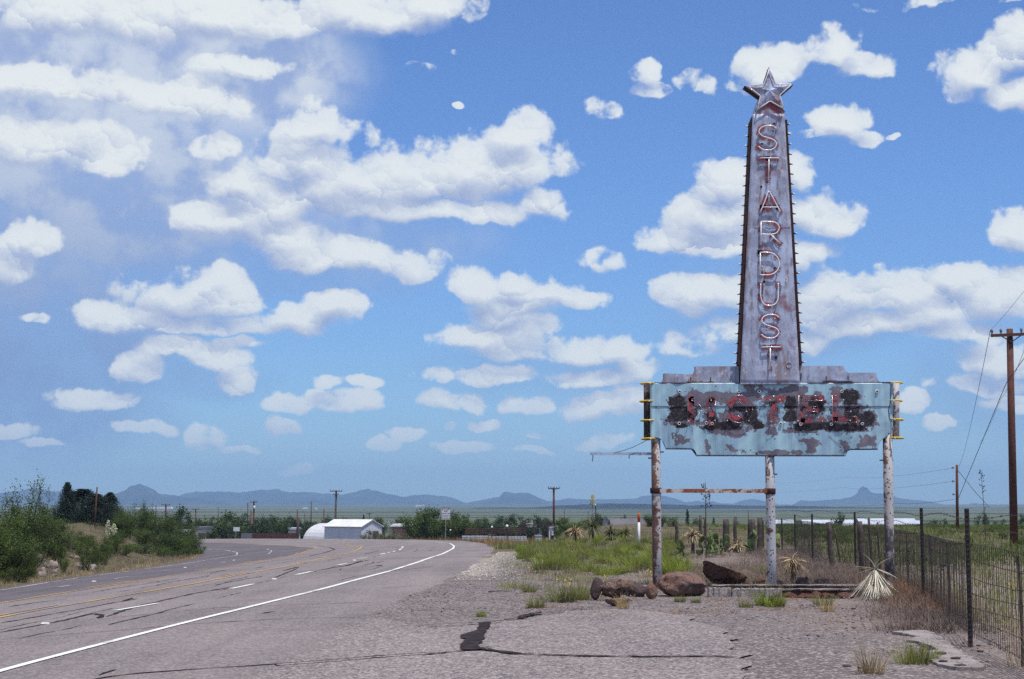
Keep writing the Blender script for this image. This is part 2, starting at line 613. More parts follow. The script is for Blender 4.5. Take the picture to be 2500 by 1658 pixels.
def simple(name, c1, c2=None, scale=3.0, rough=0.8, metal=0.0, spec=0.3, bump=0.0, bscale=None, lo=0.35, hi=0.65, detail=5.0, island=0.0, third=None):
    """Base colour that wanders between two or three tones, with optional relief."""
    m, t, b, o = new_mat(name)
    co = coords(t)
    c2 = c2 or tuple(x * 0.7 for x in c1)
    f = t.step(t.noise(co, scale, detail, 0.6), lo, hi)
    col = t.mix(f, c1, c2)
    if third:
        col = t.mix(t.step(t.noise(co, scale * 2.7, 4.0, 0.6), 0.55, 0.68), col, third)
    if island:
        ri = t.n('ShaderNodeNewGeometry').outputs['Random Per Island']
        col = t.mix(1.0, col, t.mix(ri, (1 - island,) * 3, (1 + island,) * 3), 'MULTIPLY')
    t.put(b.inputs['Base Color'], col)
    t.put(b.inputs['Roughness'], rough)
    t.put(b.inputs['Metallic'], metal)
    t.put(b.inputs['Specular IOR Level'], spec)
    if bump:
        t.put(b.inputs['Normal'], t.bump(t.noise(co, bscale or scale * 4, 6.0, 0.65), bump, 0.02))
    return m

def leafy(name, c1, c2, trans=0.35, var=0.3, rough=0.55):
    """Leaves: a colour of its own for each leaf, and light passing through."""
    m, t, b, o = new_mat(name)
    ri = t.n('ShaderNodeNewGeometry').outputs['Random Per Island']
    oi = t.n('ShaderNodeObjectInfo').outputs['Random']
    co = coords(t)
    col = t.mix(ri, c1, c2)
    col = t.mix(1.0, col, t.mix(oi, (1 - var * 0.6,) * 3, (1 + var * 0.6, 1 + var * 0.5, 1.0)), 'MULTIPLY')
    col = t.mix(1.0, col, t.mix(t.step(t.noise(co, 1.3, 3.0), 0.35, 0.65), (1 - var,) * 3, (1 + var,) * 3), 'MULTIPLY')
    t.put(b.inputs['Base Color'], col)
    t.put(b.inputs['Roughness'], rough)
    t.put(b.inputs['Specular IOR Level'], 0.25)
    tr = t.n('ShaderNodeBsdfTranslucent', {'Color': col})
    mx = t.n('ShaderNodeMixShader', {0: trans, 1: b.outputs[0], 2: tr.outputs[0]})
    t.links.new(mx.outputs[0], o.inputs[0])
    return m

# ---- asphalt: two ages of it, speckled with stone, with worn wheel tracks and stains
def asphalt(name, base, dark, pale, speck):
    m, t, b, o = new_mat(name)
    co = coords(t)
    big = t.noise(co, 0.16, 5.0, 0.6)
    col = t.mix(t.step(big, 0.40, 0.62), base, dark)
    blot = t.noise(t.v('ADD', co, (31.0, 7.0, 0.0)), 0.55, 6.0, 0.65)
    col = t.mix(t.step(blot, 0.58, 0.72, 0.0, 0.7), col, tuple(q * 0.62 for q in base))
    # long wear along the travel direction
    st = t.noise(t.v('MULTIPLY', co, (1.2, 0.05, 1.0)), 1.0, 5.0, 0.6)
    col = t.mix(t.step(st, 0.42, 0.70, 0.0, 0.55), col, pale)
    st2 = t.noise(t.v('MULTIPLY', co, (1.6, 0.07, 1.0)), 1.7, 4.0, 0.6)
    col = t.mix(t.step(st2, 0.56, 0.72, 0.0, 0.35), col, dark)
    vo = t.n('ShaderNodeTexVoronoi', {'Vector': co, 'Scale': 42.0}, feature='F1')
    cell = t.xyz(vo.outputs['Color'])[0]
    col = t.mix(t.step(cell, 0.60, 0.95, 0.0, speck), col, (0.42, 0.37, 0.37))
    col = t.mix(t.step(cell, 0.30, 0.05, 0.0, speck), col, (0.05, 0.045, 0.055))
    gr = t.noise(co, 9.0, 5.0, 0.75)
    col = t.mix(1.0, col, t.mix(gr, (0.72, 0.72, 0.72), (1.28, 1.28, 1.28)), 'MULTIPLY')
    t.put(b.inputs['Base Color'], col)
    t.put(b.inputs['Roughness'], 0.95)
    t.put(b.inputs['Specular IOR Level'], 0.10)
    h = t.m('ADD', t.m('MULTIPLY', vo.outputs[0], 0.6), t.noise(co, 30.0, 4.0, 0.7))
    t.put(b.inputs['Normal'], t.bump(h, 0.35, 0.012))
    return m

asphalt('old_asphalt', (0.197, 0.167, 0.164), (0.149, 0.126, 0.127), (0.250, 0.214, 0.208), 0.45)
asphalt('new_asphalt', (0.110, 0.096, 0.108), (0.088, 0.077, 0.088), (0.140, 0.122, 0.134), 0.25)
asphalt('gritty_asphalt', (0.205, 0.171, 0.164), (0.154, 0.129, 0.127), (0.257, 0.217, 0.207), 0.80)
simple('tar', (0.020, 0.015, 0.018), (0.045, 0.036, 0.040), 6.0, 0.95, spec=0.05, bump=0.3)

def paint(name, c, worn, lo, hi):
    """Road paint with wear: chips where the asphalt shows."""
    m, t, b, o = new_mat(name)
    co = coords(t)
    n1 = t.noise(co, 7.0, 6.0, 0.7)
    n2 = t.noise(co, 0.45, 3.0, 0.5)
    f = t.step(t.m('ADD', n1, t.m('MULTIPLY', t.m('SUBTRACT', n2, 0.5), 0.9)), lo, hi)
    t.put(b.inputs['Base Color'], t.mix(f, c, worn))
    t.put(b.inputs['Roughness'], 0.7)
    return m

paint('white_paint', (0.72, 0.71, 0.69), (0.32, 0.285, 0.29), 0.54, 0.72)
paint('worn_white_paint', (0.55, 0.52, 0.52), (0.20, 0.175, 0.19), 0.40, 0.62)
paint('yellow_paint', (0.56, 0.31, 0.055), (0.24, 0.185, 0.16), 0.46, 0.62)
simple('reflector_white', (0.75, 0.73, 0.70), (0.6, 0.58, 0.56), 20.0, 0.4)

# ---- the ground: gravel verge, dry dirt, grassland, all by place and by noise
def ground_material():
    m, t, b, o = new_mat('desert_ground')
    co = coords(t)
    x, y, z = t.xyz(co)[:3]
    d = t.v('LENGTH', t.comb(x, y, 0.0))
    n_big = t.noise(co, 0.13, 6.0, 0.62)
    n_mid = t.noise(co, 0.9, 6.0, 0.65)
    n_fin = t.noise(co, 7.0, 6.0, 0.75)
    vo = t.n('ShaderNodeTexVoronoi', {'Vector': co, 'Scale': 34.0}, feature='F1')
    cell = t.xyz(vo.outputs['Color'])[0]
    gravel = t.mix(t.step(n_mid, 0.35, 0.65), (0.170, 0.146, 0.142), (0.126, 0.107, 0.109))
    gravel = t.mix(t.step(cell, 0.70, 0.97, 0.0, 0.8), gravel, (0.46, 0.39, 0.365))
    gravel = t.mix(t.step(cell, 0.32, 0.04, 0.0, 0.6), gravel, (0.080, 0.062, 0.068))
    # white limestone chippings along the pavement edge
    lx = t.m('SUBTRACT', x, t.m('MULTIPLY', t.m('SUBTRACT', y, 30.0), -0.012))
    lime = t.m('MULTIPLY', t.step(lx, -2.9, -2.2), t.step(lx, 0.6, -1.0))
    lime = t.m('MULTIPLY', lime, t.m('MULTIPLY', t.step(y, 34.0, 41.0), t.step(y, 95.0, 72.0)))
    lime = t.step(t.m('ADD', lime, t.m('MULTIPLY', t.m('SUBTRACT', n_mid, 0.5), 1.6)), 0.35, 0.80)
    gravel = t.mix(t.m('MULTIPLY', lime, t.step(cell, 0.15, 0.5, 0.35, 0.9)), gravel, (0.48, 0.425, 0.365))
    # dry reddish dirt with litter towards the fence
    dirt = t.mix(t.step(n_mid, 0.35, 0.65), (0.165, 0.122, 0.108), (0.23, 0.182, 0.162))
    dirt = t.mix(t.step(cell, 0.75, 0.98, 0.0, 0.6), dirt, (0.42, 0.36, 0.33))
    dm = t.step(t.m('ADD', x, t.m('MULTIPLY', t.m('SUBTRACT', n_big, 0.5), 9.0)), 3.2, 5.6)
    dm2 = t.step(t.m('ADD', y, t.m('MULTIPLY', t.m('SUBTRACT', n_big, 0.5), 10.0)), 27.5, 31.0)
    dm = t.m('MULTIPLY', t.m('MAXIMUM', dm, t.m('MULTIPLY', dm2, t.step(x, 0.5, 4.0))), 0.9)
    col = t.mix(dm, gravel, dirt)
    # thin grass cover further back and over the bank
    grass = t.mix(t.step(n_mid, 0.3, 0.7), (0.072, 0.076, 0.034), (0.145, 0.102, 0.072))
    gm = t.step(t.m('ADD', t.m('MULTIPLY', y, 0.02), t.m('MULTIPLY', n_big, 1.5)), 1.55, 2.2)
    gm = t.m('MAXIMUM', gm, t.step(t.m('SUBTRACT', -12.0, x), 0.5, 3.0))
    # inside the bend: brown dry slope
    col = t.mix(t.m('MULTIPLY', gm, t.step(n_fin, 0.25, 0.6, 0.55, 1.0)), col, grass)
    # the far plain: pale grassland with dark belts of scrub and painted cloud shadow
    plain = t.mix(t.step(n_big, 0.35, 0.65), (0.085, 0.103, 0.050), (0.120, 0.124, 0.074))
    belts = t.noise(t.v('MULTIPLY', co, (0.0011, 0.0032, 0.0)), 1.0, 7.0, 0.6)
    plain = t.mix(t.step(belts, 0.50, 0.58, 0.0, 0.88), plain, (0.020, 0.026, 0.016))
    spots = t.noise(t.v('MULTIPLY', co, (0.02, 0.012, 0.0)), 1.0, 5.0, 0.7)
    plain = t.mix(t.step(spots, 0.58, 0.66, 0.0, 0.7), plain, (0.022, 0.030, 0.016))
    col = t.mix(t.step(d, 190.0, 330.0), col, plain)
    t.put(b.inputs['Base Color'], col)
    t.put(b.inputs['Roughness'], 0.95)
    t.put(b.inputs['Specular IOR Level'], 0.1)
    h = t.m('ADD', t.m('MULTIPLY', n_fin, 1.2), t.m('MULTIPLY', vo.outputs[0], -0.9))
    t.put(b.inputs['Normal'], t.bump(h, 0.6, 0.03))
    return m

ground_material()

# ------------------------------------------------------------------ the ground, one sheet to the horizon
def axis(lo_far, lo, hi, hi_far, step, grow=1.17):
    a = [lo]
    s = step
    while a[-1] > lo_far:
        s *= grow
        a.append(a[-1] - s)
    c = [hi]
    s = step
    while c[-1] < hi_far:
        s *= grow
        c.append(c[-1] + s)
    return np.array(a[::-1] + list(np.arange(lo + step, hi, step)) + c)

GX = axis(-12500, -50, 45, 12500, 0.8)
GY = axis(-12500, 4, 150, 12500, 0.9)
xx, yy = np.meshgrid(GX, GY)
zz = T(xx, yy)
ROAD_LIFT = 0.030
# small unevenness off the pavement
rough_mask = sst(2.0, 8.0, xx) * sst(5, 12, yy) + sst(1.5, 4.0, np.interp(yy, EDGE_Y, EDGE_X) - xx)
zz = zz + 0.06 * np.clip(rough_mask, 0, 1) * fbm(xx, yy, 1.3) * (1 - sst(150, 250, np.hypot(xx, yy)))
nx, ny = len(GX), len(GY)
idx = np.arange(nx * ny).reshape(ny, nx)
quads = np.stack([idx[:-1, :-1], idx[:-1, 1:], idx[1:, 1:], idx[1:, :-1]], -1).reshape(-1, 4)
ground = link('ground', mesh_np('ground', np.stack([xx, yy, zz], -1).reshape(-1, 3), quads, MATS['desert_ground'], True))
tag(ground, kind='structure')

# ------------------------------------------------------------------ the highway
def world_line(pxs):
    return [G(*p) for p in pxs]

def resample(pts, n):
    P = np.array([[p[0], p[1]] for p in pts])
    s = np.concatenate([[0], np.cumsum(np.hypot(*np.diff(P, axis=0).T))])
    u = np.linspace(0, s[-1], n)
    return np.stack([np.interp(u, s, P[:, 0]), np.interp(u, s, P[:, 1])], -1)

def smooth_line(P, k=3):
    P = np.array(P, float)
    for _ in range(k):
        Q = P.copy()
        Q[1:-1] = P[1:-1] * 0.5 + (P[:-2] + P[2:]) * 0.25
        P = Q
    return P

# lines in plan (metres), from the pavement markings
LINE_R = [(-5.6, -30), (-5.4, 0), (-5.0, 16.3), (-4.5, 22.3), (-4.1, 26.2), (-3.6, 31.5), (-3.0, 40.6), (-2.8, 48.4), (-2.8, 66.1), (-3.2, 89.9), (-3.75, 107.), (-4.7, 125.6),
          (-6.7, 143.), (-12.2, 164.2), (-20, 180), (-34, 198), (-62, 222)]
LINE_L = [(-12.4, -30), (-12.7, 0), (-13.0, 25), (-13.4, 43.4), (-14.7, 57.3), (-15.8, 77.5), (-17.6, 105.6), (-19.6, 117.9), (-22.6, 130), (-29.5, 147), (-44, 167), (-75, 190)]
EDGE_L = [(-13.2, -30), (-13.5, 10), (-14.1, 45.7), (-15.0, 52.8), (-15.9, 68.5), (-18.0, 91.8), (-19.9, 105.1), (-23.2, 120), (-28.5, 138), (-36.5, 152), (-51, 170), (-78, 192)]
YEL_1 = [(-10.2, -30), (-10.4, 0)] + [(p.x, p.y) for p in world_line([(0, 1475), (79, 1462), (165, 1449), (228, 1438), (341, 1421), (472, 1398), (563, 1382), (644, 1369), (697, 1360), (728, 1353), (746, 1347)])] + [(-15.2, 128), (-19.5, 145), (-28, 165), (-50, 190)]
YEL_2 = [(-8.8, -30), (-9.0, 0)] + [(p.x, p.y) for p in world_line([(0, 1510), (116, 1489), (233, 1469), (349, 1449), (465, 1429), (558, 1411), (674, 1389.5), (753, 1373), (800, 1361), (833, 1355), (859, 1348), (874, 1341)])] + [(-11.9, 130), (-15.5, 150), (-24, 173), (-46, 198)]
YEL_1 = [p for i, p in enumerate(YEL_1)]
PAVE_R = [(-2.6, -30), (-2.5, 0), (-2.2, 18), (-2.05, 23.2), (-2.0, 25.5), (-1.9, 28.5), (-1.6, 32.8), (-1.4, 36.0), (-1.2, 40.8)] + [(p.x, p.y) for p in world_line([(1161, 1372), (1194, 1351), (1204, 1341), (1207, 1332)])] + [(-2.6, 128), (-4.4, 146), (-9.5, 168), (-18, 185), (-33, 204), (-62, 229)]

def strip(name, A, B, mat, lift, n=220, cols=10, parent=None, jag=0.0, skirts=(False, False)):
    A = smooth_line(resample(A, n))
    B = smooth_line(resample(B, n))
    if jag:
        B[:, 0] += jag * fbm(B[:, 1], B[:, 1] * 0.3, 2.1)
    u = np.linspace(0, 1, cols + 1)[None, :, None]
    P = A[:, None, :] * (1 - u) + B[:, None, :] * u
    z = T(P[..., 0], P[..., 1]) + lift
    P3 = np.concatenate([P, z[..., None]], -1)
    # the broken shoulder of the pavement, sloping down into the ground
    ra, rb = P3[:, :1].copy(), P3[:, -1:].copy()
    if skirts[0]:
        ra[..., 0] -= 0.10
        ra[..., 2] -= lift + 0.04
        P3 = np.concatenate([ra, P3], 1)
    if skirts[1]:
        rb[..., 0] += 0.10
        rb[..., 2] -= lift + 0.04
        P3 = np.concatenate([P3, rb], 1)
    cols = P3.shape[1] - 1
    v = P3.reshape(-1, 3)
    i = np.arange(n * (cols + 1)).reshape(n, cols + 1)
    f = np.stack([i[:-1, :-1], i[:-1, 1:], i[1:, 1:], i[1:, :-1]], -1).reshape(-1, 4)
    return link(name, mesh_np(name, v, f, mat, True), parent)

road = strip('road', YEL_1, PAVE_R, MATS['old_asphalt'], ROAD_LIFT, 260, 14, jag=0.10, skirts=(False, True))
tag(road, kind='structure')
far_lanes = strip('far_lanes', EDGE_L, YEL_1, MATS['new_asphalt'], ROAD_LIFT, 260, 8, road, skirts=(True, False))

def ribbon(name, pts, width, mat, lift, parent, step=0.6, ragged=0.0, seed=0):
    """A flat band lying on the road along plan points; width may vary."""
    L = sum(math.hypot(pts[i + 1][0] - pts[i][0], pts[i + 1][1] - pts[i][1]) for i in range(len(pts) - 1))
    n = max(2, int(L / step) + 1)
    P = resample(pts, n)
    if n > 6:
        P = smooth_line(P, 2)
    d = np.gradient(P, axis=0)
    d /= np.maximum(1e-9, np.hypot(d[:, 0], d[:, 1]))[:, None]
    nrm = np.stack([-d[:, 1], d[:, 0]], -1)
    r = np.random.default_rng(seed)
    wv = np.full(n, width * 0.5)
    if ragged:
        P = P + nrm * (r.normal(0, ragged, n))[:, None]
        wv = wv * np.clip(r.lognormal(0, 0.45, n), 0.4, 2.4)
        wv[0] *= 0.3
        wv[-1] *= 0.3
    a, c = P - nrm * wv[:, None], P + nrm * wv[:, None]
    v = np.concatenate([a, c], 0)
    z = T(v[:, 0], v[:, 1]) + ROAD_LIFT + lift
    i = np.arange(n - 1)
    f = np.stack([i, i + 1, i + n + 1, i + n], -1)
    return link(name, mesh_np(name, np.column_stack([v, z]), f, mat), parent)

ribbon('edge_line', LINE_R, 0.115, MATS['white_paint'], 0.009, road, 1.0)
ribbon('edge_line', LINE_L, 0.11, MATS['worn_white_paint'], 0.009, road, 1.0)
for Y_ in (YEL_1, YEL_2):
    ribbon('centre_line', [(p[0] + 0.10, p[1]) for p in Y_], 0.11, MATS['yellow_paint'], 0.009, road, 1.0)
    # the broken companion line
    Q = resample(Y_, 60)
    for k in range(6, 44, 4):
        ribbon('centre_dash', [(q[0] - 0.22, q[1]) for q in Q[k:k + 2]], 0.10, MATS['yellow_paint'], 0.009, road, 1.0)

def px_ribbon(name, pxs, width, mat, lift, step=0.3, ragged=0.0, seed=0):
    pts = [G(*p) for p in pxs]
    return ribbon(name, [(p.x, p.y) for p in pts if p is not None], width, mat, lift, road, step, ragged, seed)

def zm(x0, y0, s):
    return lambda pts: [(x0 + x / s, y0 + y / s) for x, y in pts]
ZA, ZB, ZC, ZD = zm(0, 1350, 2.15), zm(0, 1150, 3.815), zm(440, 1150, 3.815), zm(1050, 1350, 2.956)
for seg in ([(610, 313), (825, 275)], [(1215, 197), (1330, 172)], [(1555, 122), (1635, 105)], [(1775, 70), (1820, 60)], [(1880, 36), (1940, 27)], [(1995, 12), (2025, 5)]):
    px_ribbon('lane_dash', ZA(seg), 0.12, MATS['white_paint'], 0.009, 1.0)
for seg in ([(1870, 782), (1910, 772)], [(1935, 768), (1952, 761)], [(1978, 760), (2005, 750)], [(2040, 742), (2062, 728)], [(2066, 720), (2074, 708)]):
    px_ribbon('lane_dash', ZC(seg), 0.12, MATS['white_paint'], 0.009, 1.0)
for seg in ([(1060, 1018), (1190, 995)], [(1505, 945), (1590, 930)], [(545, 1095), (650, 1078)], [(1820, 895), (1880, 888)], [(2060, 860), (2100, 853)], [(2215, 832), (2250, 826)]):
    px_ribbon('lane_dash', ZB(seg), 0.11, MATS['worn_white_paint'], 0.009, 1.0)
for seg in ([(820, 775), (845, 764)], [(845, 756), (848, 746)], [(826, 738), (806, 731)]):
    px_ribbon('lane_dash', ZC(seg), 0.11, MATS['worn_white_paint'], 0.009, 1.0)
rm = MB().box((0, 0, 0.010), (0.11, 0.10, 0.02), None, 0.7).mesh('reflector', MATS['reflector_white'])
for p in ZB([(875, 1040), (1725, 907), (2178, 838)]) + ZA([(237, 384), (1440, 146), (1860, 44)]) + ZC([(45, 907), (500, 838)]):
    g = G(*p)
    link('reflector', rm, road, (g.x, g.y, g.z + ROAD_LIFT + 0.004))

# sealed cracks
CR = [(ZA([(0, 430), (160, 400), (320, 370), (480, 330), (560, 322)]), 0.055), (ZA([(0, 380), (200, 345), (420, 305), (600, 270), (720, 250)]), 0.05),
      (ZA([(560, 345), (720, 290), (830, 265), (1000, 225), (1120, 205), (1210, 190)]), 0.06), (ZA([(0, 470), (350, 440), (700, 415), (950, 390)]), 0.025),
      (ZA([(950, 390), (1180, 375), (1500, 358), (1920, 350)]), 0.03), (ZA([(560, 355), (900, 320), (1200, 295), (1500, 285), (2010, 268)]), 0.028),
      (ZA([(520, 662), (600, 630)]), 0.03), (ZA([(420, 700), (590, 660), (1000, 630), (1400, 605), (1800, 575), (2100, 548), (2260, 538)]), 0.06),
      (ZA([(510, 355), (540, 338), (480, 330)]), 0.06), (ZA([(1370, 330), (1440, 318)]), 0.04), (ZA([(1680, 95), (1830, 72), (1900, 45)]), 0.06), (ZA([(1450, 135), (1560, 88)]), 0.05),
      (ZA([(1150, 125), (1230, 118)]), 0.09), (ZA([(640, 265), (700, 245)]), 0.08), (ZA([(770, 165), (940, 140)]), 0.05), (ZA([(1100, 112), (1190, 95)]), 0.06),
      (ZA([(2000, 195), (2200, 178)]), 0.03), (ZA([(2250, 120), (2365, 122)]), 0.04), (ZA([(40, 292), (200, 268), (360, 250)]), 0.05), (ZA([(480, 215), (700, 178), (940, 150)]), 0.045),
      (ZA([(1380, 130), (1200, 160), (1130, 178)]), 0.05), (ZA([(2240, 390), (2365, 382)]), 0.03),
      (ZC([(1200, 800), (1350, 765), (1440, 735), (1390, 715), (1280, 700)]), 0.10), (ZC([(960, 940), (1100, 905)]), 0.07), (ZC([(1330, 930), (1550, 890), (1750, 840)]), 0.06),
      (ZC([(700, 915), (780, 900)]), 0.07), (ZC([(1370, 840), (1490, 822)]), 0.05), (ZC([(2000, 718), (2040, 710)]), 0.07), (ZC([(1720, 780), (1850, 745)]), 0.05), (ZC([(350, 800), (600, 770)]), 0.04),
      (ZC([(1900, 940), (2100, 930), (2365, 900)]), 0.03), (ZC([(850, 840), (1150, 815)]), 0.06), (ZC([(1840, 895), (1880, 885)]), 0.09)]
for k, (p, wd) in enumerate(CR):
    px_ribbon('crack_seal', p, wd, MATS['tar'], 0.005 + 0.0004 * (k % 5), 0.22, 0.012 if wd > 0.035 else 0.006, k)

# the old paved apron the sign stands beside
AP = [(-2.9, -30), (-2.9, 0), (-2.9, 12), (-2.6, 20), (-2.4, 23.6), (-1.6, 22.4), (-1.0, 20.6), (-0.4, 21.3), (0.2, 22.3), (0.83, 24.0), (1.37, 24.6), (1.9, 24.2), (2.37, 23.2), (2.47, 21.5), (2.6, 20.1), (2.4, 17.6), (2.29, 15.9), (2.0, 14.4), (1.9, 8), (2.1, 0), (2.1, -30)]
apP = resample(AP + [AP[0]], 420)[:-1]
jg = sst(-2.2, -1.0, apP[:, 0])
apP = apP + np.stack([0.10 * jg * fbm(apP[:, 0], apP[:, 1], 3.0), 0.10 * jg * fbm(apP[:, 1], apP[:, 0], 3.3)], -1)
mb = MB()
mb.add([(x, y, float(T(x, y)) + ROAD_LIFT - 0.012) for x, y in apP], [tuple(range(len(apP)))])
apron = mb.build('pavement_apron', MATS['gritty_asphalt'])
tag(apron, kind='structure')
for k, (p, wd) in enumerate([(ZD([(-60, 752), (0, 745), (250, 718), (420, 712)]), 0.07), (ZD([(400, 712), (520, 728), (650, 745)]), 0.14), (ZD([(640, 744), (1000, 757), (1500, 765), (2000, 762), (2200, 768)]), 0.085), (ZD([(2190, 768), (2290, 786)]), 0.025),
                             (ZD([(-120, 545), (0, 535), (300, 518), (500, 505), (640, 480), (720, 452), (800, 440)]), 0.045), (ZD([(640, 478), (700, 460), (800, 442)]), 0.12), (ZD([(790, 445), (950, 430), (1200, 400)]), 0.02),
                             (ZD([(440, 555), (500, 550)]), 0.03), (ZD([(130, 697), (230, 692)]), 0.03), (ZD([(380, 690), (440, 705)]), 0.06)]):
    px_ribbon('crack_seal', p, wd, MATS['tar'], -0.004 + 0.0005 * k, 0.10, 0.008, 50 + k)
BL = ZD([(345, 520), (440, 512), (420, 560), (388, 600), (380, 650), (335, 690), (410, 716), (235, 718), (212, 690), (255, 640), (205, 612), (330, 578), (352, 545)])
blw = resample([(G(*p).x, G(*p).y) for p in BL + [BL[0]]], 170)[:-1]
blw = blw + nrng.normal(0, 0.008, blw.shape) + 0.016 * np.stack([fbm(blw[:, 0], blw[:, 1], 7.0), fbm(blw[:, 1], blw[:, 0], 6.0)], -1)
mb = MB()
mb.add([(x, y, float(T(x, y)) + ROAD_LIFT + 0.002) for x, y in blw], [tuple(range(len(blw)))])
mb.build('tar_patch', MATS['tar'], road)

# finer cracks that wander along the lanes
ck = np.random.default_rng(8)
LR, Y1w = resample(LINE_R, 400), resample(YEL_1, 400)
for k in range(42):
    y0 = 10 ** ck.uniform(1.28, 2.0)
    L = ck.uniform(1.2, 6.0) * (0.6 + y0 / 60.0)
    u = ck.uniform(0.04, 0.96)
    pts = []
    for q in np.linspace(y0, y0 + L, 7):
        xa, xb = np.interp(q, LR[:, 1], LR[:, 0]), np.interp(q, Y1w[:, 1], Y1w[:, 0])
        u += ck.normal(0, 0.006)
        pts.append((xa * (1 - u) + xb * u, q))
    ribbon('crack_seal', pts, ck.uniform(0.014, 0.036), MATS['tar'], 0.004 + 0.0003 * (k % 7), road, 0.25, 0.012, 300 + k)

# ------------------------------------------------------------------ the motel sign
SY = 30.5                       # distance of the sign's face
def S(px, py, dy=0.0):
    p = V(px, py, SY)
    return Vector((p.x, SY + dy, p.z))
def sz(x0, y0, s):
    return lambda x, y, dy=0.0: S(x0 + x / s, y0 + y / s, dy)
Z3, Z1, Z2, Z8 = sz(1420, 850, 2.8841), sz(1540, 140, 3.1357), sz(1700, 500, 3.485), sz(1780, 140, 7.125)

# galvanised sheet, stained and rusting, with the ghosts of old red paint
def galvanised(name, tint=1.0, red=0.5, rthr=0.60):
    m, t, b, o = new_mat(name)
    co = coords(t)
    st = t.v('MULTIPLY', co, (2.6, 1.0, 0.45))
    n1 = t.noise(st, 1.4, 7.0, 0.65)
    n2 = t.noise(co, 2.3, 7.0, 0.7)
    n3 = t.noise(t.v('MULTIPLY', co, (5.0, 1.0, 1.3)), 2.2, 6.0, 0.7)
    col = t.mix(t.step(n2, 0.35, 0.62), (0.325 * tint, 0.372 * tint, 0.49 * tint), (0.215 * tint, 0.228 * tint, 0.300 * tint))
    col = t.mix(t.step(n1, 0.52, 0.64, 0.0, 0.75), col, (0.27, 0.185, 0.18))
    col = t.mix(t.step(n3, 0.53, 0.66, 0.0, 0.7), col, (0.14, 0.112, 0.15))
    run_ = t.noise(t.v('MULTIPLY', co, (9.0, 1.0, 0.30)), 1.0, 6.0, 0.65)
    col = t.mix(t.step(run_, 0.58, 0.70, 0.0, 0.45), col, (0.14, 0.092, 0.080))
    n4 = t.noise(co, 6.0, 6.0, 0.75)
    col = t.mix(t.m('MULTIPLY', t.step(n4, 0.54, 0.66), t.step(n1, 0.45, 0.6, 0.2, 1.0)), col, (0.60, 0.62, 0.72))
    n5 = t.noise(t.v('ADD', co, (7, 3, 9)), 1.7, 7.0, 0.72)
    col = t.mix(t.step(n5, rthr, rthr + 0.10, 0.0, red), col, (0.24, 0.055, 0.060))
    t.put(b.inputs['Base Color'], col)
    t.put(b.inputs['Metallic'], 0.05)
    t.put(b.inputs['Roughness'], t.step(n2, 0.3, 0.7, 0.62, 0.85))
    t.put(b.inputs['Specular IOR Level'], 0.3)
    t.put(b.inputs['Normal'], t.bump(t.m('ADD', n2, t.m('MULTIPLY', n4, 0.3)), 0.25, 0.01))
    return m

galvanised('spire_steel', 1.50, 0.6, 0.56)
galvanised('star_steel', 1.65, 0.72, 0.49)
galvanised('header_steel', 1.45, 0.65)
simple('brown_rust', (0.060, 0.022, 0.020), (0.030, 0.012, 0.013), 4.0, 0.85, bump=0.3)
simple('rust_orange', (0.27, 0.085, 0.035), (0.55, 0.47, 0.43), 5.0, 0.8, bump=0.2, lo=0.46, hi=0.54, third=(0.13, 0.045, 0.025))
simple('black_rust_and_shade', (0.035, 0.026, 0.028), (0.13, 0.10, 0.095), 9.0, 0.85, bump=0.3, lo=0.5, hi=0.62)
simple('dark_hole', (0.012, 0.011, 0.013), (0.008, 0.007, 0.008), 3.0, 0.9)
simple('porcelain', (0.72, 0.72, 0.74), (0.55, 0.55, 0.60), 20.0, 0.35)
simple('yellow_enamel', (0.78, 0.55, 0.04), (0.66, 0.44, 0.035), 6.0, 0.45, third=(0.45, 0.26, 0.05))
simple('thin_wire', (0.055, 0.05, 0.055), (0.03, 0.028, 0.03), 5.0, 0.6)

# painted pipe: white paint flaking off rust, denser where noted
def post_paint(name, white, rust_at, side, scorch=-9.0):
    m, t, b, o = new_mat(name)
    co = coords(t)
    z = t.xyz(co)[2]
    x = t.xyz(t.n('ShaderNodeNewGeometry').outputs['Normal'])[0]
    n1 = t.noise(co, 3.2, 8.0, 0.72)
    n2 = t.noise(t.v('MULTIPLY', co, (1.0, 1.0, 0.5)), 9.0, 6.0, 0.7)
    vo = t.n('ShaderNodeTexVoronoi', {'Vector': t.v('MULTIPLY', co, (1, 1, 0.85)), 'Scale': 17.0}, feature='F1')
    col = t.mix(t.step(t.noise(co, 1.1, 4.0), 0.3, 0.7), white, tuple(q * 0.80 for q in white))
    flake = t.m('ADD', n1, t.m('MULTIPLY', t.m('MULTIPLY', x, side), 0.08))
    col = t.mix(t.step(t.m('ADD', flake, t.m('MULTIPLY', t.step(z, rust_at - 0.9, rust_at + 0.5), 0.075)), 0.545, 0.60), col, t.mix(t.step(n2, 0.4, 0.6), (0.085, 0.042, 0.035), (0.16, 0.075, 0.05)))
    col = t.mix(t.m('MULTIPLY', t.step(vo.outputs[0], 0.27, 0.20), t.step(t.xyz(vo.outputs['Color'])[0], 0.30, 0.32)), col, (0.05, 0.030, 0.028))
    if scorch > 0:          # blackened foot
        col = t.mix(t.m('MULTIPLY', t.step(t.m('ADD', z, t.m('MULTIPLY', t.m('SUBTRACT', n1, 0.5), 0.9)), scorch + 0.1, scorch - 0.1), t.step(n2, 0.42, 0.56, 0.0, 0.92)), col, (0.05, 0.040, 0.048))
    t.put(b.inputs['Base Color'], col)
    t.put(b.inputs['Roughness'], 0.65)
    t.put(b.inputs['Normal'], t.bump(t.m('ADD', n1, t.m('MULTIPLY', n2, 0.3)), 0.25, 0.01))
    return m

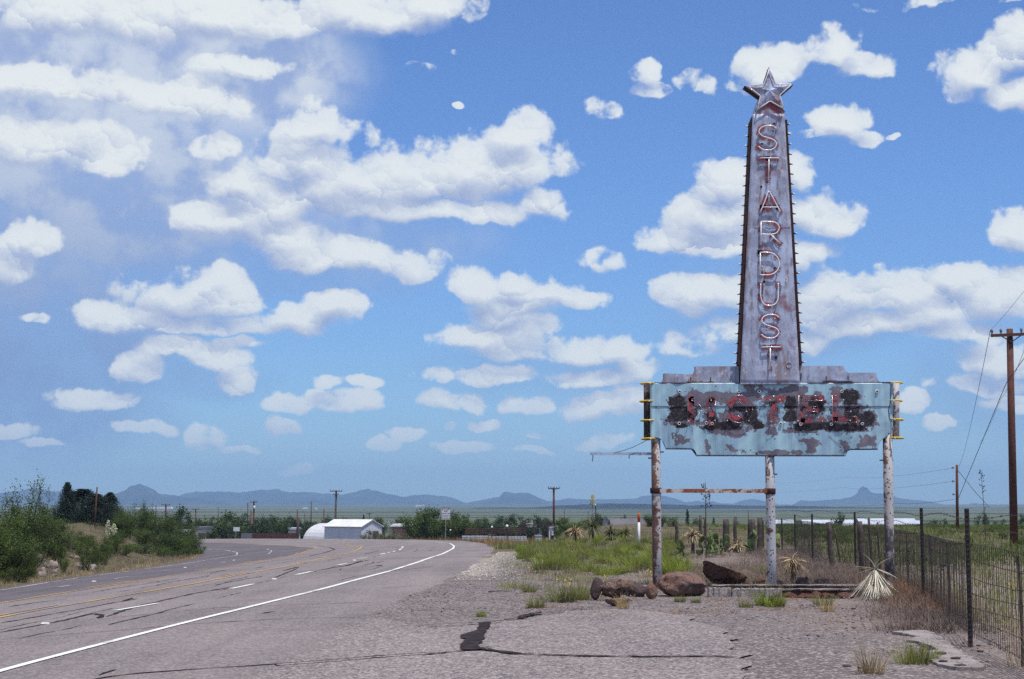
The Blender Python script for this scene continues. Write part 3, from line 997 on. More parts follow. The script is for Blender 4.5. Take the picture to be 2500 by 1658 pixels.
post_paint('post_rusted', (0.47, 0.445, 0.45), 0.4, -1.6)
post_paint('post_white', (0.49, 0.475, 0.50), 7.0, -1.0)
post_paint('post_stained', (0.51, 0.48, 0.47), 9.0, -1.3, 1.15)

sign = empty('motel_sign', (S(1886, 1437).x, SY, 0.0), 0, 'tall weathered neon motel sign with star-topped grey spire and peeling blue panel', 'motel sign')
SO = Vector(sign.location)
def sbuild(mb, name, mat, parent=None, smooth=False):
    """Link a part of the sign; its shape was given in world coordinates."""
    par = parent or sign
    base = SO if parent is None else SO
    mb.v = [(p[0] - base.x, p[1] - base.y, p[2] - base.z) for p in mb.v]
    o = link(name, mb.mesh(name, MATS[mat], smooth), par)
    return o

# ---- three pipe posts
POSTS = [((1602.2, 1070), (1606.0, 1432), 11.4, 'post_rusted'), ((1881.5, 1108), (1887.5, 1440), 11.4, 'post_white'), ((2170.5, 1068), (2176.0, 1440), 11.6, 'post_stained')]
for (tp, bt, r, mt) in POSTS:
    a, c = S(tp[0], tp[1], 0.12), S(bt[0], bt[1], 0.12)
    c.z = -0.25
    a2 = a + (a - c).normalized() * 0.35
    sbuild(MB().tube([c, c.lerp(a, 0.33), c.lerp(a, 0.66), a2], r * SY / FPX, 20), 'post', mt, None, True)
# bolts and studs on the posts
for (x, y) in ((485, 773), (570, 730), (1372, 887), (2122, 788), (2190, 790)):
    p = Z3(x, y, 0.12)
    sbuild(MB().tube([p + Vector((-0.035, 0, 0)), p + Vector((0.035, 0, 0))], 0.012, 8), 'stud', 'black_rust_and_shade')
# crossbar between two posts
a, c = Z3(548, 1004, 0.06), Z3(1330, 1006, 0.06)
mb = MB()
mid = (a + c) * 0.5
mb.box(mid, ((c - a).length, 0.05, 0.072), Matrix.Rotation(-math.atan2(c.z - a.z, c.x - a.x), 3, 'Y'))
cb = sbuild(mb, 'crossbar', 'rust_orange')
for q, rr in ((Z3(527, 1004, 0.12), 0.105), (Z3(1333, 1008, 0.12), 0.103)):
    sbuild(MB().lathe(q - Vector((0, 0, 0.05)), [(rr, 0), (rr + 0.004, 0.03), (rr + 0.004, 0.075), (rr, 0.105)], 20), 'collar', 'brown_rust', cb, True)
# the bracket arm out to the side, with its hooks and a stay wire
a, c = Z3(63, 744, 0.10), Z3(497, 741, 0.10)
arm = sbuild(MB().box((a + c) * 0.5, ((c - a).length, 0.045, 0.050)), 'bracket_arm', 'header_steel')
for (x, y, l) in ((80, 752, 0.12), (338, 752, 0.06)):
    p = Z3(x, y, 0.10)
    sbuild(MB().tube([p, p + Vector((0.004, 0, -l * 0.5)), p + Vector((-0.012, 0, -l * 0.8)), p + Vector((0.006, 0, -l))], 0.008, 6), 'hook', 'black_rust_and_shade', arm)
sbuild(MB().tube([Z3(x, y, 0.04) for x, y in ((235, 736), (300, 720), (370, 694), (430, 664), (475, 640), (500, 618))], 0.006, 6), 'stay_wire', 'thin_wire', arm)

# ---- outline helpers
def outline_sheet(pts, depth0, depth1, name, mat, parent=None):
    """A sheet with the given front outline (list of world points), turned back at its rim."""
    mb = MB()
    n = len(pts)
    vs = [(p.x, SY + depth0, p.z) for p in pts] + [(p.x, SY + depth1, p.z) for p in pts]
    fs = [tuple(range(n)), tuple(range(2 * n - 1, n - 1, -1))]
    for i in range(n):
        j = (i + 1) % n
        fs.append((i, i + n, j + n, j))
    mb.add(vs, fs)
    return fix_normals(sbuild(mb, name, mat, parent))

def arc(f, x0, y0, x1, y1, bulge, n=6):
    """Points of a curve from (x0,y0) to (x1,y1); bulge moves its middle sideways."""
    out = []
    for k in range(1, n):
        u = k / n
        mx, my = x0 + (x1 - x0) * u, y0 + (y1 - y0) * u
        l = math.hypot(x1 - x0, y1 - y0)
        h = bulge * 4 * u * (1 - u)
        out.append(f(mx - (y1 - y0) / l * h, my + (x1 - x0) / l * h))
    return out

# ---- header: stepped grey steel fascia either side of the spire
hl = [Z3(560, 244)] + arc(Z3, 560, 244, 583, 175, 10) + [Z3(583, 175), Z3(785, 180)] + arc(Z3, 785, 180, 804, 125, 9) + [Z3(804, 125), Z3(1112, 124), Z3(1115, 246)]
outline_sheet(hl, 0.10, 0.34, 'header_fascia', 'header_steel')
hr = [Z3(1532, 246), Z3(1533, 121), Z3(1855, 121)] + arc(Z3, 1855, 121, 1884, 170, 9) + [Z3(1884, 170), Z3(2085, 169)] + arc(Z3, 2085, 169, 2114, 240, 10) + [Z3(2114, 240)]
outline_sheet(hr, 0.10, 0.34, 'header_fascia', 'header_steel')
for (x0, x1, y) in ((745, 945, 233), (1705, 1915, 226)):
    a, c = Z3(x0, y, 0.07), Z3(x1, y, 0.07)
    sbuild(MB().box((a + c) * 0.5, ((c - a).length, 0.05, 0.012)), 'lamp_rail', 'rust_orange' if x0 < 1000 else 'star_steel')
    for x in ((770, 910) if x0 < 1000 else (1727, 1880)):
        p = Z3(x, y - 12, 0.06)
        sbuild(MB().box(p, (0.014, 0.02, 0.10)), 'lamp_rail_stay', 'brown_rust')

# ---- blue panel: two warped sheets with a seam
def blue_paint():
    m, t, b, o = new_mat('peeling_blue_paint')
    co = coords(t)
    # where the paint has lifted, and where the black underlayer lies: broad fields stored on the sheet
    run = t.n('ShaderNodeAttribute', attribute_name='flaked').outputs['Fac']
    run2 = t.n('ShaderNodeAttribute', attribute_name='underlayer').outputs['Fac']
    n1 = t.noise(co, 3.4, 8.0, 0.66)
    n2 = t.noise(co, 8.5, 7.0, 0.7)
    n3 = t.noise(t.v('MULTIPLY', co, (1.0, 1.0, 0.55)), 1.5, 4.0, 0.6)
    fl = t.m('ADD', run, t.m('ADD', t.m('MULTIPLY', t.m('SUBTRACT', n1, 0.5), 2.6), t.m('MULTIPLY', t.m('SUBTRACT', n2, 0.5), 1.5)))
    primer_m = t.step(fl, 0.10, 0.15)
    bm = t.m('ADD', run2, t.m('ADD', t.m('MULTIPLY', t.m('SUBTRACT', n2, 0.5), 1.6), t.m('MULTIPLY', t.m('SUBTRACT', n1, 0.55), 1.1)))
    black_m = t.step(bm, 0.0, 0.10)
    blue = t.mix(t.step(n3, 0.3, 0.7), (0.325, 0.495, 0.595), (0.410, 0.610, 0.675))
    blue = t.mix(t.step(t.noise(t.v('MULTIPLY', co, (7.0, 1.0, 0.5)), 1.2, 5.0, 0.6), 0.42, 0.70, 0.0, 0.75), blue, (0.225, 0.335, 0.490))  # upright dark bands: shading of the dents put into the paint colour
    primer = t.mix(t.step(n2, 0.35, 0.65), (0.140, 0.122, 0.155), (0.205, 0.182, 0.222))
    black = t.mix(t.step(t.noise(co, 22.0, 5.0, 0.8), 0.50, 0.66), (0.018, 0.014, 0.019), (0.12, 0.10, 0.12))
    col = t.mix(primer_m, blue, primer)
    col = t.mix(black_m, col, black)
    dots = t.n('ShaderNodeTexVoronoi', {'Vector': co, 'Scale': 9.0}, feature='F1')
    dd = t.m('MULTIPLY', t.step(dots.outputs[0], 0.17, 0.11), t.step(t.xyz(dots.outputs['Color'])[0], 0.72, 0.74))
    col = t.mix(dd, col, (0.10, 0.075, 0.09))
    t.put(b.inputs['Base Color'], col)
    t.put(b.inputs['Roughness'], t.m('ADD', 0.38, t.m('MULTIPLY', t.m('MAXIMUM', primer_m, black_m), 0.45)))
    t.put(b.inputs['Specular IOR Level'], 0.45)
    h = t.m('ADD', t.m('MULTIPLY', primer_m, -1.0), t.m('MULTIPLY', n2, 0.25))
    t.put(b.inputs['Normal'], t.bump(h, 0.35, 0.006))
    return m

FLAKES = [(700, 375, 100, 45, 1.0), (705, 470, 105, 70, 1.2), (860, 370, 90, 70, 0.8), (900, 330, 190, 26, 0.6), (920, 480, 70, 70, 0.7), (1010, 365, 90, 60, 0.75), (1100, 360, 120, 60, 0.8), (1110, 480, 130, 80, 1.1),
          (1030, 560, 190, 45, 0.8), (1220, 320, 70, 55, 0.8), (1340, 350, 90, 60, 0.7), (1480, 310, 130, 40, 0.9), (1350, 470, 40, 80, 0.9), (1290, 545, 60, 30, 0.5), (1500, 470, 90, 70, 0.9),
          (1620, 400, 120, 95, 0.9), (1640, 530, 130, 60, 1.1), (1800, 340, 120, 60, 0.5), (1890, 360, 66, 70, 1.2), (1860, 480, 130, 90, 1.1), (2010, 500, 62, 60, 1.2), (1840, 560, 190, 36, 1.1), (1560, 580, 190, 22, 0.6),
          (700, 640, 50, 45, 0.6), (880, 660, 22, 40, 0.35), (1590, 660, 95, 35, 0.25), (2010, 655, 70, 45, 0.9), (1260, 735, 110, 14, 0.5), (1410, 735, 60, 14, 0.35), (1860, 690, 40, 60, 0.5), (1570, 650, 90, 18, 0.5), (1620, 690, 40, 50, 0.4), (1050, 700, 30, 20, 0.2), (1130, 600, 60, 30, 0.4), (1330, 590, 60, 30, 0.5), (885, 690, 20, 40, 0.4), (1480, 735, 60, 16, 0.3), (1830, 735, 50, 22, 0.3), (1150, 730, 60, 16, 0.1),
          (1180, 270, 70, 14, 0.4)]
BLACKS = [(670, 375, 70, 40), (700, 465, 110, 55), (1000, 550, 150, 30), (1110, 430, 100, 20), (1180, 480, 60, 60), (1070, 530, 60, 40), (1465, 385, 45, 45), (1470, 480, 55, 45), (1660, 400, 60, 70), (1640, 550, 170, 34), (1890, 350, 62, 60), (1900, 470, 60, 70),
          (2000, 500, 60, 55), (1850, 560, 170, 26), (920, 500, 40, 60), (1345, 395, 30, 20), (1250, 545, 40, 25), (700, 545, 50, 20)]
blue_paint()

TOPY, SEAMY, BOTY = 246.0, 410.0, 757.0
BOT_X = [487, 500, 530, 552, 566, 578, 587, 592, 700, 768, 780, 792, 800, 806, 811, 1300, 1853, 1858, 1864, 1872, 1886, 1990, 2083, 2087, 2094, 2106, 2120, 2150, 2178, 2196]
BOT_Y = [628, 629, 631, 638, 650, 668, 692, 708, 708, 709, 712, 720, 731, 746, 757, 757, 757, 742, 730, 720, 713, 712, 711, 692, 672, 654, 642, 622, 596, 560]
def foot(x):
    return float(np.interp(x, BOT_X, BOT_Y))

def warp_y(px, py):
    """Dents and bows in the sheet metal, metres towards the back."""
    low = max(0.0, (py - 520) / 200.0)
    d = 0.010 * math.sin(px * 0.011 + 1.0) + 0.006 * math.sin(px * 0.027 + py * 0.006) + 0.004 * math.sin(px * 0.061 + 2 * math.sin(py * 0.02))
    d += low * (0.030 * math.sin(px * 0.021 + 0.6) + 0.024 * abs(math.sin(px * 0.027 + 0.4 * math.sin(px * 0.01))))
    d += 0.03 * max(0.0, (px - 2080) / 110.0) ** 2
    return d

def sheet(y0, y1, name, lift, rows):
    """One sheet of the panel, from row y0 down to y1 or, with y1 None, to the stepped foot."""
    xs = sorted(set(list(np.linspace(487, 2196, 130)) + [float(q) for q in BOT_X]))
    grid = []
    vs, fs = [], []
    for j in range(rows + 1):
        for xv in xs:
            e = foot(xv) if y1 is None else min(y1, foot(xv))
            yv = y0 + (e - y0) * j / rows
            grid.append((xv, yv))
            p = Z3(xv, yv)
            vs.append((p.x, SY + lift + warp_y(xv, yv), p.z))
    m = len(xs)
    for j in range(rows):
        for k in range(m - 1):
            fs.append((j * m + k, (j + 1) * m + k, (j + 1) * m + k + 1, j * m + k + 1))
    mb = MB()
    mb.add(vs, fs)
    o = sbuild(mb, name, 'peeling_blue_paint', None, True)
    pts = np.array(grid)
    soft = lambda a_, b_: np.maximum(a_, b_) + 0.08 * np.exp(-((a_ - b_) / 0.2) ** 2)
    fl = np.full(len(pts), -3.0)
    for (cx, cy, rx, ry, k_) in FLAKES:
        q = soft(np.abs(pts[:, 0] - cx) / rx, np.abs(pts[:, 1] - cy) / ry)
        fl = np.maximum(fl, np.where(q < 1, (1 - q) * k_ * 1.1 + 0.03, 0.03 + (1 - q) * 0.55))
    dk = np.full(len(pts), -3.0)
    for (cx, cy, rx, ry) in BLACKS:
        dk = np.maximum(dk, 1 - soft(np.abs(pts[:, 0] - cx) / rx, np.abs(pts[:, 1] - cy) / ry))
    for nm, arr in (('flaked', fl), ('underlayer', dk)):
        at = o.data.attributes.new(nm, 'FLOAT', 'POINT')
        at.data.foreach_set('value', arr.astype(np.float32))
    mod = o.modifiers.new('thickness', 'SOLIDIFY')
    mod.thickness = 0.006
    mod.offset = 1.0
    return o

up_sheet = sheet(TOPY, SEAMY + 3, 'panel_sheet', -0.004, 22)
low_sheet = sheet(SEAMY, None, 'panel_sheet', 0.006, 44)
# the cabinet behind the sheets (its far side closes the box)
back = [Z3(x, y) for x, y in ((495, 250), (2160, 250), (2160, 560), (2105, 640), (2075, 700), (1880, 704), (1850, 748), (815, 748), (780, 702), (600, 702), (575, 640), (495, 625))]
outline_sheet(back[::-1], 0.07, 0.33, 'cabinet', 'brown_rust')
# rolled rim along the panel's foot
rim_px = [(592, 709), (770, 710), (790, 722), (806, 757), (1300, 758), (1856, 758), (1868, 726), (1888, 714), (2086, 712)]
sbuild(MB().tube([Z3(x, y + 1, 0.012) for x, y in rim_px], 0.010, 6), 'panel_rim', 'brown_rust')
sbuild(MB().tube([Z3(x, y, 0.0) for x, y in ((487, 245), (1112, 247))], 0.010, 6), 'panel_rim', 'brown_rust')
sbuild(MB().tube([Z3(x, y, 0.0) for x, y in ((1536, 247), (2196, 241))], 0.010, 6), 'panel_rim', 'brown_rust')

# yellow rings round the end tubes; the first tube's colour holds rust and shade
for (x0, x1, mt, ys_, xs_) in ((440, 486, 'black_rust_and_shade', (247, 373, 508, 638), (470, 463, 468, 475)), (2197, 2246, 'post_stained', (243, 370, 503, 632), (2215, 2212, 2220, 2222))):
    r = (Z3(x1, 400) - Z3(x0, 400)).length / 2
    cx = (x0 + x1) / 2
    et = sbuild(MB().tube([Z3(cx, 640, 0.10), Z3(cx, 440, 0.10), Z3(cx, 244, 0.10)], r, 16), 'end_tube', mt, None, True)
    for k in range(4):
        c = Z3(xs_[k], ys_[k], 0.08)
        tilt = Euler((R(-3 + rng.uniform(-2, 2)), R(1.5 if x0 > 1000 else -1.0), 0)).to_matrix()
        R0 = 0.135
        ring = MB().tube([c + tilt @ Vector((R0 * math.cos(an), 0.85 * R0 * math.sin(an), 0)) for an in np.linspace(0, 2 * math.pi, 28, endpoint=False)], 0.0135, 8, closed=True)
        sbuild(ring, 'ring', 'yellow_enamel', None, True)
        cl = c + Vector((0.03 if x0 < 1000 else -0.05, -0.115, 0.0))
        sbuild(MB().tube([cl + Vector((0, -0.02, 0)), cl + Vector((0, 0.03, -0.004))], 0.013, 8), 'ring_holder', 'porcelain')
sbuild(MB().tube([Z3(x, y, 0.0) for x, y in ((2178, 260), (2174, 380), (2162, 430), (2168, 490), (2190, 520))], 0.006, 6), 'lead_wire', 'thin_wire')

# ---- porcelain sockets and holes on the panel
for (x, y, r) in ((690, 307, 10), (1107, 307, 10), (1249, 306, 11), (1831, 307, 10), (2078, 306, 11), (687, 531, 11), (878, 528, 11), (917, 531, 10), (1400, 534, 11), (1542, 536, 11), (1757, 537, 10), (1974, 535, 10)):
    p = Z3(x, y)
    rr = r * SY / FPX / 2.884
    c = Vector((p.x, SY + warp_y(x, y) - 0.004, p.z))
    mb = MB()
    n = 14
    vs, fs = [], []
    for (q, dy) in ((rr * 1.05, 0.004), (rr * 1.05, -0.030), (rr * 0.66, -0.030), (rr * 0.62, -0.002)):
        for k in range(n):
            an = 2 * math.pi * k / n
            vs.append((c.x + q * math.cos(an), c.y + dy, c.z + q * math.sin(an)))
    for i in range(3):
        for k in range(n):
            fs.append((i * n + k, i * n + (k + 1) % n, (i + 1) * n + (k + 1) % n, (i + 1) * n + k))
    mb.add(vs, fs)
    so = sbuild(mb, 'tube_socket', 'porcelain', None, True)
    mb = MB()
    mb.add([(c.x + rr * 0.64 * math.cos(2 * math.pi * k / n), c.y - 0.012, c.z + rr * 0.64 * math.sin(2 * math.pi * k / n)) for k in range(n)], [tuple(range(n))])
    sbuild(mb, 'socket_hole', 'dark_hole', so)
for (x, y) in ((753, 516), (937, 512), (1023, 512), (1177, 514), (1331, 519), (1426, 527), (1520, 515), (1113, 368), (1393, 367), (1650, 366), (1842, 367), (1892, 448), (1160, 447), (1633, 427), (1785, 517), (1888, 512), (840, 443), (775, 372), (910, 370), (1325, 367)):
    p = Z3(x, y)
    c = Vector((p.x, SY + warp_y(x, y), p.z))
    sbuild(MB().tube([c + Vector((0, 0.005, 0)), c + Vector((0, -0.035, 0)), c + Vector((0, -0.05, 0.006))], [0.008, 0.008, 0.011], 8), 'tube_stand', 'porcelain')

# ---- neon tubing
def glass(name, col, rough=0.18):
    m, t, b, o = new_mat(name)
    co = coords(t)
    t.put(b.inputs['Base Color'], t.mix(t.step(t.noise(co, 5.0, 4.0), 0.4, 0.65), col, tuple(q * 0.82 for q in col)))
    t.put(b.inputs['Roughness'], rough)
    t.put(b.inputs['Specular IOR Level'], 0.6)
    return m
glass('white_tube', (0.86, 0.85, 0.88))
def clear_tube():
    m, t, b, o = new_mat('clear_tube')
    co = coords(t)
    g = t.n('ShaderNodeBsdfGlossy', {'Color': (0.55, 0.55, 0.60, 1), 'Roughness': 0.30})
    tr = t.n('ShaderNodeBsdfTransparent', {'Color': (0.86, 0.84, 0.88, 1)})
    fr = t.n('ShaderNodeFresnel', {'IOR': 1.5})
    f = t.m('ADD', t.m('MULTIPLY', fr.outputs[0], 0.9), t.m('MULTIPLY', t.step(t.noise(co, 4.0, 4.0), 0.45, 0.65), 0.25), clamp=True)
    mx = t.n('ShaderNodeMixShader', {0: f, 1: tr.outputs[0], 2: g.outputs[0]})
    t.links.new(mx.outputs[0], o.inputs[0])
    return m
clear_tube()
def flaking(name, col, thr):
    """Lettering paint with most of it gone: solid where it holds, open where it has flaked."""
    m, t, b, o = new_mat(name)
    co = coords(t)
    n = t.m('ADD', t.m('MULTIPLY', t.noise(co, 5.0, 7.0, 0.7), 0.6), t.m('MULTIPLY', t.noise(co, 16.0, 6.0, 0.75), 0.4))
    t.put(b.inputs['Base Color'], t.mix(t.noise(co, 9.0, 5.0), tuple(q * 0.6 for q in col), col))
    t.put(b.inputs['Roughness'], 0.7)
    tr = t.n('ShaderNodeBsdfTransparent')
    mx = t.n('ShaderNodeMixShader', {0: t.step(n, thr, thr + 0.03), 1: tr.outputs[0], 2: b.outputs[0]})
    t.links.new(mx.outputs[0], o.inputs[0])
    return m
flaking('flaking_red', (0.36, 0.075, 0.085), 0.490)
flaking('flaking_red_thin', (0.46, 0.085, 0.105), 0.487)

def curve_pts(pts, n=5):
    """Catmull-Rom through the given points."""
    P = [Vector(p) for p in pts]
    out = []
    for i in range(len(P) - 1):
        a, b_, c, d = P[max(0, i - 1)], P[i], P[i + 1], P[min(len(P) - 1, i + 2)]
        for k in range(n):
            u = k / n
            out.append(0.5 * ((2 * b_) + (c - a) * u + (2 * a - 5 * b_ + 4 * c - d) * u * u + (3 * b_ - a - 3 * c + d) * u ** 3))
    out.append(P[-1])
    return out

def flat_stroke(mb, pts, width, dy):
    pts = [Vector((p.x, SY + dy, p.z)) for p in pts]
    n = len(pts)
    vs = []
    for i in range(n):
        a, b_ = pts[max(0, i - 1)], pts[min(n - 1, i + 1)]
        d = (b_ - a).normalized()
        s = Vector((-d.z, 0, d.x)) * width * 0.5
        e = d * width * 0.5
        q = pts[i] + (-e if i == 0 else (e if i == n - 1 else Vector((0, 0, 0))))
        vs += [q + s, q - s]
    mb.add(vs, [(2 * i, 2 * i + 1, 2 * i + 3, 2 * i + 2) for i in range(n - 1)])

def S_shape(f, x0, x1, y0, y1):
    w_, h = x1 - x0, y1 - y0
    g = lambda u, v_: f(x0 + u * w_, y0 + v_ * h)
    return [curve_pts([g(0.98, 0.12), g(0.80, 0.02), g(0.50, 0.0), g(0.18, 0.07), g(0.03, 0.25), g(0.22, 0.42), g(0.55, 0.50), g(0.86, 0.60), g(0.98, 0.77), g(0.82, 0.94), g(0.52, 1.0), g(0.22, 0.96), g(0.02, 0.85)])]
SPIRE_LETTERS = [
    ('S', Z1, S_shape(Z1, 970, 1112, 533, 720)),
    ('T', Z1, [[Z1(985, 780), Z1(1055, 779), Z1(1125, 780)], [Z1(1051, 786), Z1(1050, 860), Z1(1047, 950)]]),
    ('A', Z1, [curve_pts([Z1(985, 1195), Z1(1020, 1110), Z1(1042, 1048), Z1(1051, 1034), Z1(1062, 1048), Z1(1092, 1105), Z1(1138, 1190)], 4), [Z1(1003, 1155), Z1(1118, 1155)]]),
    ('R', Z1, [[Z1(990, 1440), Z1(990, 1350), Z1(991, 1266)], curve_pts([Z1(991, 1266), Z1(1060, 1266), Z1(1105, 1274), Z1(1130, 1312), Z1(1108, 1352), Z1(1062, 1362), Z1(992, 1362)], 4), [Z1(1066, 1364), Z1(1100, 1398), Z1(1136, 1430)]]),
    ('D', Z2, [[Z2(536, 600), Z2(537, 505), Z2(538, 415)], curve_pts([Z2(538, 413), Z2(610, 413), Z2(660, 432), Z2(694, 478), Z2(695, 535), Z2(668, 580), Z2(620, 602), Z2(536, 604)], 4)]),
    ('U', Z2, [curve_pts([Z2(541, 680), Z2(540, 740), Z2(543, 800), Z2(568, 850), Z2(615, 863), Z2(662, 852), Z2(688, 805), Z2(690, 740), Z2(689, 675)], 4)]),
    ('S', Z2, S_shape(Z2, 545, 697, 940, 1140)),
    ('T', Z2, [[Z2(555, 1216), Z2(630, 1214), Z2(705, 1215)], [Z2(622, 1225), Z2(622, 1310), Z2(619, 1400)]]),
]

# ---- the spire: tapering box with channels of bulbs at its sides
face_t, face_b = (Z1(930, 440), Z1(1174, 437)), (Z3(1113, 252), Z3(1534, 252))
def spire_face():
    vs, fs = [], []
    rows, cols = 60, 14
    for j in range(rows + 1):
        u = j / rows
        a = face_t[0].lerp(face_b[0], u)
        c = face_t[1].lerp(face_b[1], u)
        for k in range(cols + 1):
            p = a.lerp(c, k / cols)
            dent = 0.006 * math.sin(u * 47 + k * 0.5) * math.sin(k * 0.9 + u * 9) + 0.004 * math.sin(u * 21 + k * 1.7)
            vs.append((p.x, SY - 0.05 + dent, p.z))
    m = cols + 1
    for j in range(rows):
        for k in range(cols):
            fs.append((j * m + k, (j + 1) * m + k, (j + 1) * m + k + 1, j * m + k + 1))
    mb = MB()
    mb.add(vs, fs)
    o = sbuild(mb, 'spire_face', 'spire_steel', None, True)
    mod = o.modifiers.new('thickness', 'SOLIDIFY')
    mod.thickness = 0.006
    mod.offset = 1.0
    return o
spire_face()
body = [face_t[0].lerp(face_t[1], 0.02), face_t[1].lerp(face_t[0], 0.02), face_b[1].lerp(face_b[0], 0.015), face_b[0].lerp(face_b[1], 0.015)]
outline_sheet(body, -0.03, 0.42, 'spire_body', 'brown_rust')
# horizontal lap joints in the facing
for (x0, x1, y) in ((893, 1218, 1306),):
    a, c = Z1(x0, y, -0.058), Z1(x1, y, -0.058)
    sbuild(MB().box((a + c) * 0.5, ((c - a).length, 0.006, 0.010)), 'lap_joint', 'star_steel')
a, c = Z2(372, 1524, -0.056), Z2(878, 1524, -0.056)
sbuild(MB().box((a + c) * 0.5, ((c - a).length, 0.012, 0.014)), 'lap_joint', 'header_steel')
def channel(xt0, xt1, yt, xb0, xb1, yb, name):
    pts = [S(xt0, yt), S(xt1, yt), S(xb1, yb), S(xb0, yb)]
    return outline_sheet(pts, -0.035, 0.20, name, 'brown_rust')
channel(1830.5, 1835.5, 296, 1801.0, 1807.0, 892, 'bulb_channel')
channel(1915.5, 1921.0, 293, 1951.0, 1957.5, 892, 'bulb_channel')
glass('bulb_glass', (0.70, 0.70, 0.72), 0.08)
NB = 25
for side, (xt, yt, xb, yb) in ((-1, (1830.5, 308, 1801.0, 886)), (1, (1921.0, 303, 1957.5, 884))):
    for k in range(NB):
        u = k / (NB - 1)
        p = S(xt + (xb - xt) * u, yt + (yb - yt) * u, 0.03)
        q = p + Vector((side * 0.028, 0, 0))
        bulb = sbuild(MB().tube([q, q + Vector((side * 0.012, 0, 0)), q + Vector((side * 0.030, -0.002, 0)), q + Vector((side * 0.042, -0.003, 0)), q + Vector((side * 0.047, -0.003, 0))], [0.008, 0.017, 0.021, 0.014, 0.003], 8), 'bulb', 'bulb_glass', None, True)
        sbuild(MB().tube([p + Vector((-side * 0.005, 0, 0)), q + Vector((side * 0.006, 0, 0))], 0.016, 8), 'bulb_socket', 'black_rust_and_shade', bulb, True)

# letters: a glass tube standing off the face, with the remains of the painted letter behind it
for ch, f, strokes in SPIRE_LETTERS:
    mb = MB()
    for st in strokes:
        flat_stroke(mb, st, 0.100, -0.068)
    pl = sbuild(mb, 'painted_letter', 'flaking_red')
    pl['label'] = 'flaking red painted letter %s behind its tube' % ch
    mb = MB()
    for st in strokes:
        mb.tube([Vector((p.x, SY - 0.105, p.z)) for p in st], 0.0118, 8)
    lt = sbuild(mb, 'neon_letter', 'white_tube', None, True)
    lt['label'] = 'white glass tube letter %s' % ch
    for st in strokes:
        for p in (st[0], st[-1]):
            sbuild(MB().tube([Vector((p.x, SY - 0.05, p.z)), Vector((p.x, SY - 0.105, p.z))], 0.012, 8), 'tube_stand', 'porcelain', lt)
for (f, x, y, r) in ((Z1, 1093, 515, 8), (Z1, 995, 996, 8), (Z2, 571, 659, 9), (Z2, 663, 547, 9), (Z2, 673, 1303, 8), (Z1, 1000, 668, 7), (Z1, 1085, 572, 6)):
    p = f(x, y)
    rr = r / 3.3 * SY / FPX
    mb = MB()
    mb.add([(p.x + rr * 1.2 * math.cos(k * math.pi / 6), SY - 0.066, p.z + rr * 1.2 * math.sin(k * math.pi / 6)) for k in range(12)], [tuple(range(12))])
    sbuild(mb, 'wire_hole', 'dark_hole')
for (f, x, y) in ((Z1, 1120, 455), (Z1, 1152, 455), (Z2, 562, 556), (Z2, 588, 572), (Z2, 718, 690), (Z2, 569, 688), (Z2, 660, 972)):
    p = f(x, y)
    sbuild(MB().tube([Vector((p.x, SY - 0.05, p.z)), Vector((p.x, SY - 0.11, p.z))], 0.014, 8), 'tube_stand', 'porcelain')
# the round stain plate low on the spire
p = Z3(1457, 120)
sbuild(MB().tube([Vector((p.x + 0.05 * math.cos(q), SY - 0.060, p.z + 0.05 * math.sin(q))) for q in np.linspace(0, 2 * math.pi, 20, endpoint=False)], 0.006, 6, closed=True), 'cable_grommet', 'header_steel', None, True)

# ---- the star: ten folded facets with depth behind
tips = [(687, 180), (1112, 484), (962, 955), (455, 968), (258, 512)]
inn = [(800, 490), (868, 690), (697, 792), (525, 700), (590, 492)]
star_c = (690, 605)
def star_mesh():
    ring = []
    for k in range(5):
        ring += [Z8(*tips[k]), Z8(*inn[k])]
    n = 10
    front = [Vector((p.x, SY - 0.07, p.z)) for p in ring]
    rear = [Vector((p.x, SY + 0.20, p.z)) for p in ring]
    c = Z8(*star_c)
    vs = front + [Vector((c.x, SY - 0.125, c.z))] + rear + [Vector((c.x, SY + 0.25, c.z))]
    return vs, n
vs, n = star_mesh()
mb = MB()
mb.add(vs[:11], [(k, 10, (k + 1) % 10) for k in range(10)])
st_front = fix_normals(sbuild(mb, 'star', 'star_steel'))
mb = MB()
mb.add(vs[:10] + vs[11:], [(k, (k + 1) % 10, 10 + (k + 1) % 10, 10 + k) for k in range(10)] + [(10 + k, 10 + (k + 1) % 10, 20) for k in range(10)])
fix_normals(sbuild(mb, 'star_side', 'brown_rust', st_front))
ext = []
for k in range(5):
    for q in (tips[k], inn[k]):
        x = star_c[0] + (q[0] - star_c[0]) * (0.90 if q in tips else 0.97)
        y = star_c[1] + (q[1] - star_c[1]) * (0.90 if q in tips else 0.97)
        ext.append(Z8(x, y))
loop = []
for k in range(10):
    a, c = ext[k], ext[(k + 1) % 10]
    loop += [a.lerp(c, u) for u in (0.04, 0.5, 0.96)]
sbuild(MB().tube([Vector((p.x, SY - 0.118, p.z)) for p in loop], 0.0105, 8, closed=True), 'star_tube', 'white_tube', st_front, True)
# the neck plate between the star and the spire
neck = [Z8(510, 735), Z8(885, 720), Z8(965, 998), Z8(415, 1016)]
outline_sheet(neck, -0.045, 0.32, 'neck_plate', 'star_steel')
mb = MB()
flat_stroke(mb, [Z8(700, 850), Z8(770, 900), Z8(860, 950)], 0.09, -0.05)
sbuild(mb, 'painted_mark', 'flaking_red')

